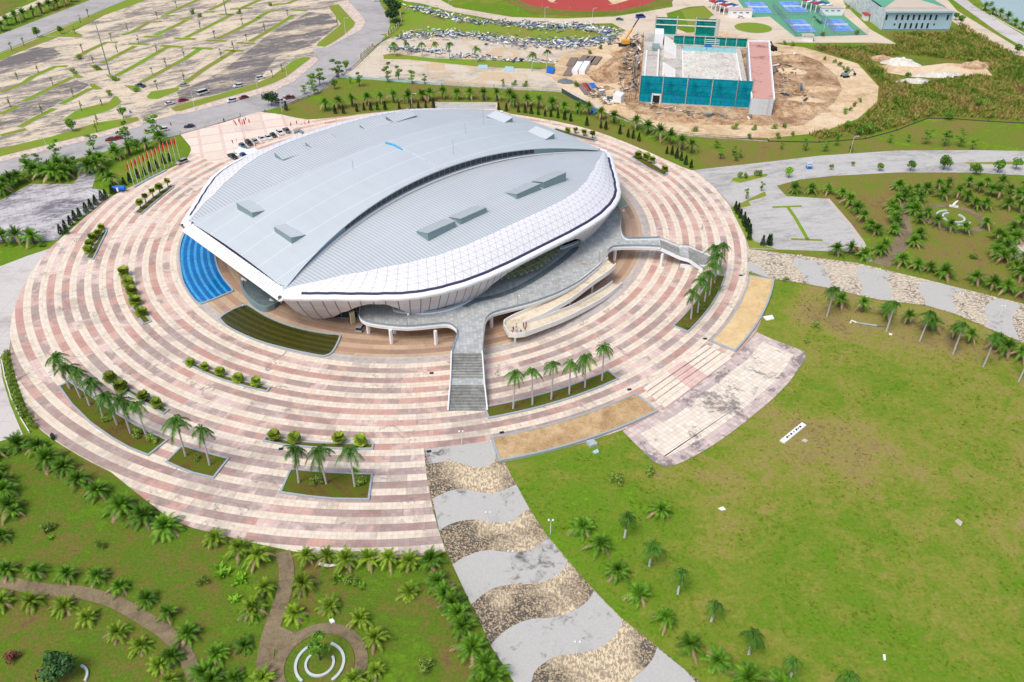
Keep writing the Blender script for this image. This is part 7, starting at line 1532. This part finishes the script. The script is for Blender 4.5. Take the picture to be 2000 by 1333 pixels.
# ================================================================= PEOPLE AND SMALL THINGS
PM = {}
def person(p, rz, shirt, trousers, pose, label, hair=(28, 22, 20)):
    key = (shirt, trousers)
    if key not in PM:
        m = MT('person_clothes', .85, 0, .1); x, y, z = m.xyz('obj'); c = m.mix(z.gt(.88), s2l(trousers), s2l(shirt)); c = m.mix(z.gt(1.46), c, s2l((176, 128, 100))); c = m.mix(z.lt(.07), c, s2l((50, 44, 42))); PM[key] = m.out(c)
    crouch = pose == 'crouch'; st = {'stand': .10, 'walk': .26, 'crouch': .14, 'lean': .16}[pose]; ld = .34 if pose == 'lean' else 0.0; k_ = .55 if crouch else 1.0
    V = [(0, 0, .92 * k_), (ld * .5, 0, 1.2 - (.92 - .92 * k_)), (ld, 0, 1.42 - (.92 - .92 * k_)), (ld + .02, 0, 1.52 - (.92 - .92 * k_)), (ld + .03, 0, 1.66 - (.92 - .92 * k_))]; R_ = [.15, .14, .13, .055, .10]; E = [(0, 1), (1, 2), (2, 3), (3, 4)]
    V.append((ld + .02, 0, 1.76 - (.92 - .92 * k_))); R_.append(.075); E.append((4, 5))
    for sy in (-1, 1):
        n = len(V); hip = (0, sy * .09, .86 * k_); kn = (.05 + (st * .6 if sy > 0 else -st * .3) + (.3 if crouch else 0), sy * .10, .48 * (.95 if crouch else 1)); an = ((st if sy > 0 else -st) * .9, sy * .10, .07); toe = (an[0] + .17, sy * .11, .035); V += [hip, kn, an, toe]; R_ += [.09, .065, .045, .04]; E += [(0, n), (n, n + 1), (n + 1, n + 2), (n + 2, n + 3)]
        n = len(V); zs = 1.40 - (.92 - .92 * k_); sh = (ld, sy * .19, zs); el = (ld + .03 + .1 * (pose != 'stand'), sy * .26, zs - .27); ha = (ld + .12 + .2 * (pose != 'stand'), sy * .24, zs - .50); fg = (ha[0] + .05, ha[1], ha[2] - .09); V += [sh, el, ha, fg]; R_ += [.06, .045, .034, .022]; E += [(2, n), (n, n + 1), (n + 1, n + 2), (n + 2, n + 3)]
    me = bpy.data.meshes.new('person'); me.from_pydata(V, E, []); me.materials.append(PM[key]); o = link('person', me, None, p, rz); mo = o.modifiers.new('skin', 'SKIN'); mo.use_smooth_shade = True
    for i, r in enumerate(R_): me.skin_vertices[0].data[i].radius = (r, r)
    me.skin_vertices[0].data[0].use_root = True; ms = o.modifiers.new('sub', 'SUBSURF'); ms.levels = 1; ms.render_levels = 1; tag(o, label, 'person', 'people resting on the ramp')
    h_ = MB(); hz = V[4][2] + .05; h_.tube([(V[4][0] - .03, 0, hz - .05), (V[4][0] - .02, 0, hz + .05), (V[4][0] - .01, 0, hz + .11)], [.112, .105, .05], 8); h_.obj('hair', 'dark', o)
    return o
for (zx, zy), sh, tr_, ps, lab in (((435, 770), (60, 60, 52), (40, 40, 40), 'stand', 'person in dark clothes standing at the ramp corner'), ((415, 845), (190, 30, 40), (150, 30, 40), 'lean', 'person all in red beside the outer ramp wall'), ((510, 690), (214, 214, 214), (40, 40, 60), 'stand', 'person in a white top near the inner ramp wall'),
                                   ((530, 810), (70, 150, 210), (190, 190, 190), 'crouch', 'person in light blue crouching on the ramp platform'), ((635, 815), (150, 90, 170), (60, 80, 130), 'crouch', 'person in purple sitting near the outer ramp wall'), ((750, 770), (40, 44, 120), (200, 200, 200), 'walk', 'person in dark blue near the middle of the group'),
                                   ((705, 690), (16, 60, 52), (40, 44, 52), 'lean', 'person in dark green bending over by the inner wall'), ((768, 655), (206, 50, 60), (120, 40, 60), 'stand', 'person in red leaning at the inner ramp wall')):
    person(G(970 + zx / 13.33, 590 + zy / 13.33, RZ + .02), rnd.uniform(0, 6.28), sh, tr_, ps, lab)
person(G(475, 603), 1.0, (206, 206, 210), (50, 50, 70), 'lean', 'person in white bending by the corner of the algae pool'); person(G(518, 221), 2.0, (70, 110, 190), (50, 60, 90), 'stand', 'person in blue standing at the plaza gate')
def grate(px, py, lab): o = MB().box((0, 0, .01), (1.1, .8, .02)).obj('drain_cover', 'dark', None, G(px, py) + Vector((0, 0, LZ[0])), .2); tag(o, lab, 'drain cover', 'dark drain covers in the paving')
for x, y, lab in ((843, 730, 'small dark drain cover left of the grand staircase'), (980, 846, 'dark drain cover above the brown sand bed'), (549, 878, 'dark drain cover left of the three tall palms'), (354, 832, 'dark drain cover by the two tall palms'), (1229, 762, 'dark drain cover above the right end of the brown sand bed'), (1447, 539, 'dark drain cover near the yellow sand bed'), (1377, 663, 'dark drain cover at the lower corner of the yellow sand bed'), (838, 883, 'round dark cover at the head of the bottom wavy path')): grate(x, y, lab)
low('utility_cabinet', [(1144, 866), (1158, 862), (1167, 871), (1153, 876)], 0, .8, 'vent_top', 'grey utility box on the grass by the brown sand bed', 'cabinet'); low('utility_cabinet', [(1157, 884), (1167, 879), (1170, 885), (1162, 888)], 0, .35, 'pipe', 'flat pale cover on the grass below the grey utility box', 'cover')
pl = empty('marble_plinth', G(1549, 847), 'long white slab with four dark fittings on the right lawn', 'plinth'); A, B_ = G(1528, 866, 0), G(1571, 831, 0); d = B_ - A; rz = math.atan2(d.y, d.x); MB().box((0, 0, .18), (d.length, 1.3, .36), rz).obj('slab', 'white', pl)
for f in (-.28, -.2, -.1, 0.02, .14, .22, .31): q = Vector((math.cos(rz), math.sin(rz), 0)) * d.length * f; MB().tube([(q.x, q.y, .36), (q.x, q.y, .55)], .26 if f in (-.28, -.1, .14, .31) else .16, 8).obj('fitting', 'dark', pl)
low('manhole_slab', [(1565, 861), (1571, 857), (1578, 861), (1573, 865)], 0, .12, 'kerb', 'small pale manhole slab beside the long white slab', 'slab'); low('manhole_slab', [(1864, 1019), (1870, 1015), (1880, 1021), (1876, 1029)], 0, .2, 'kerb', 'pale square manhole slab on the right part of the lawn', 'slab'); low('paper_scrap', [(1402, 994), (1412, 990), (1418, 996), (1410, 998)], 0, .1, 'white', 'white scrap lying on the middle of the right lawn', 'scrap')
low('paper_scrap', [(1724, 1279), (1729, 1279), (1730, 1290), (1726, 1291)], 0, .1, 'white', 'narrow white scrap low on the right lawn', 'scrap'); low('paper_scrap', [(643, 1214), (650, 1211), (655, 1217), (647, 1220)], 0, .5, 'white', 'small white mound by the brown ring path', 'scrap'); low('fallen_sheet', [(1490, 620), (1508, 617), (1512, 624), (1497, 627)], 0, .3, 'white', 'white sheet beside the outer edge of the yellow sand bed', 'sheet'); low('paper_scrap', [(1737, 651), (1743, 653), (1741, 656), (1736, 654)], 0, .1, 'white', 'tiny white scrap below the fallen lamp post', 'scrap')
fp = empty('fallen_lamp_post', G(1690, 634), 'fallen pale lamp post lying on the lawn by the palms', 'lamp'); a, b_ = G(1672, 632) - fp.location, G(1712, 638) - fp.location; MB().tube([a + Vector((0, 0, .25)), b_ + Vector((0, 0, .25))], [.2, .3], 8).obj('pole', 'kerb_grey', fp); MB().tube([a + Vector((0, 0, .3)), a + Vector((-1.2, .8, .5)), a + Vector((-1.8, -.3, .2))], .25, 6).obj('lamp_head', 'white_dirty', fp); MB().beam(b_ + Vector((0, 0, .15)), b_ + Vector((2.6, -.2, .15)), .4, .2).obj('base_stub', 'plank', fp)
sw = empty('fallen_seesaw', G(643, 1106), 'grey curved plank lying under the bottom palm row', 'plank'); MB().beam((-2.2, .4, .3), (0, -.15, .25), .7, .12).beam((0, -.15, .25), (2.4, .3, .3), .6, .12).obj('board', 'white_dirty', sw)
st_ = empty('garden_statue', G(1862, 405), 'small white statue on a base at the back of the right ring bench', 'statue'); MB().box((0, 0, .3), (3, .8, .6), -.3).obj('base', 'white_dirty', st_); MB().tube([(-.2, 0, .6), (.1, 0, 1.5), (.5, 0, 2.2), (1.1, .2, 2.6)], [.5, .45, .3, .05], 8).obj('figure', 'white', st_)
low('red_car_cover', [(1667, 492), (1676, 493), (1674, 487), (1668, 486)], 0, 1.0, 'red', 'red object between two palms below the right parking lot', 'object'); low('dark_crate', [(100, 858), (106, 862), (108, 855), (103, 852)], 0, 1.2, 'dark', 'dark box at the lower-left plaza rim between palms', 'box')
low('water_bottle', [(253, 221), (256, 222), (256, 219), (254, 219)], 0, .8, 'blue_roof', 'tiny blue object lying on the parking lot entrance', 'object')
fence('hedge_rail', [(4, 706), (10, 738), (22, 778), (42, 820), (58, 846)], 'low pale rail behind the hedge on the left plaza edge', 'rail', .7, 20, 'white_dirty', 'white_dirty', .25, False)
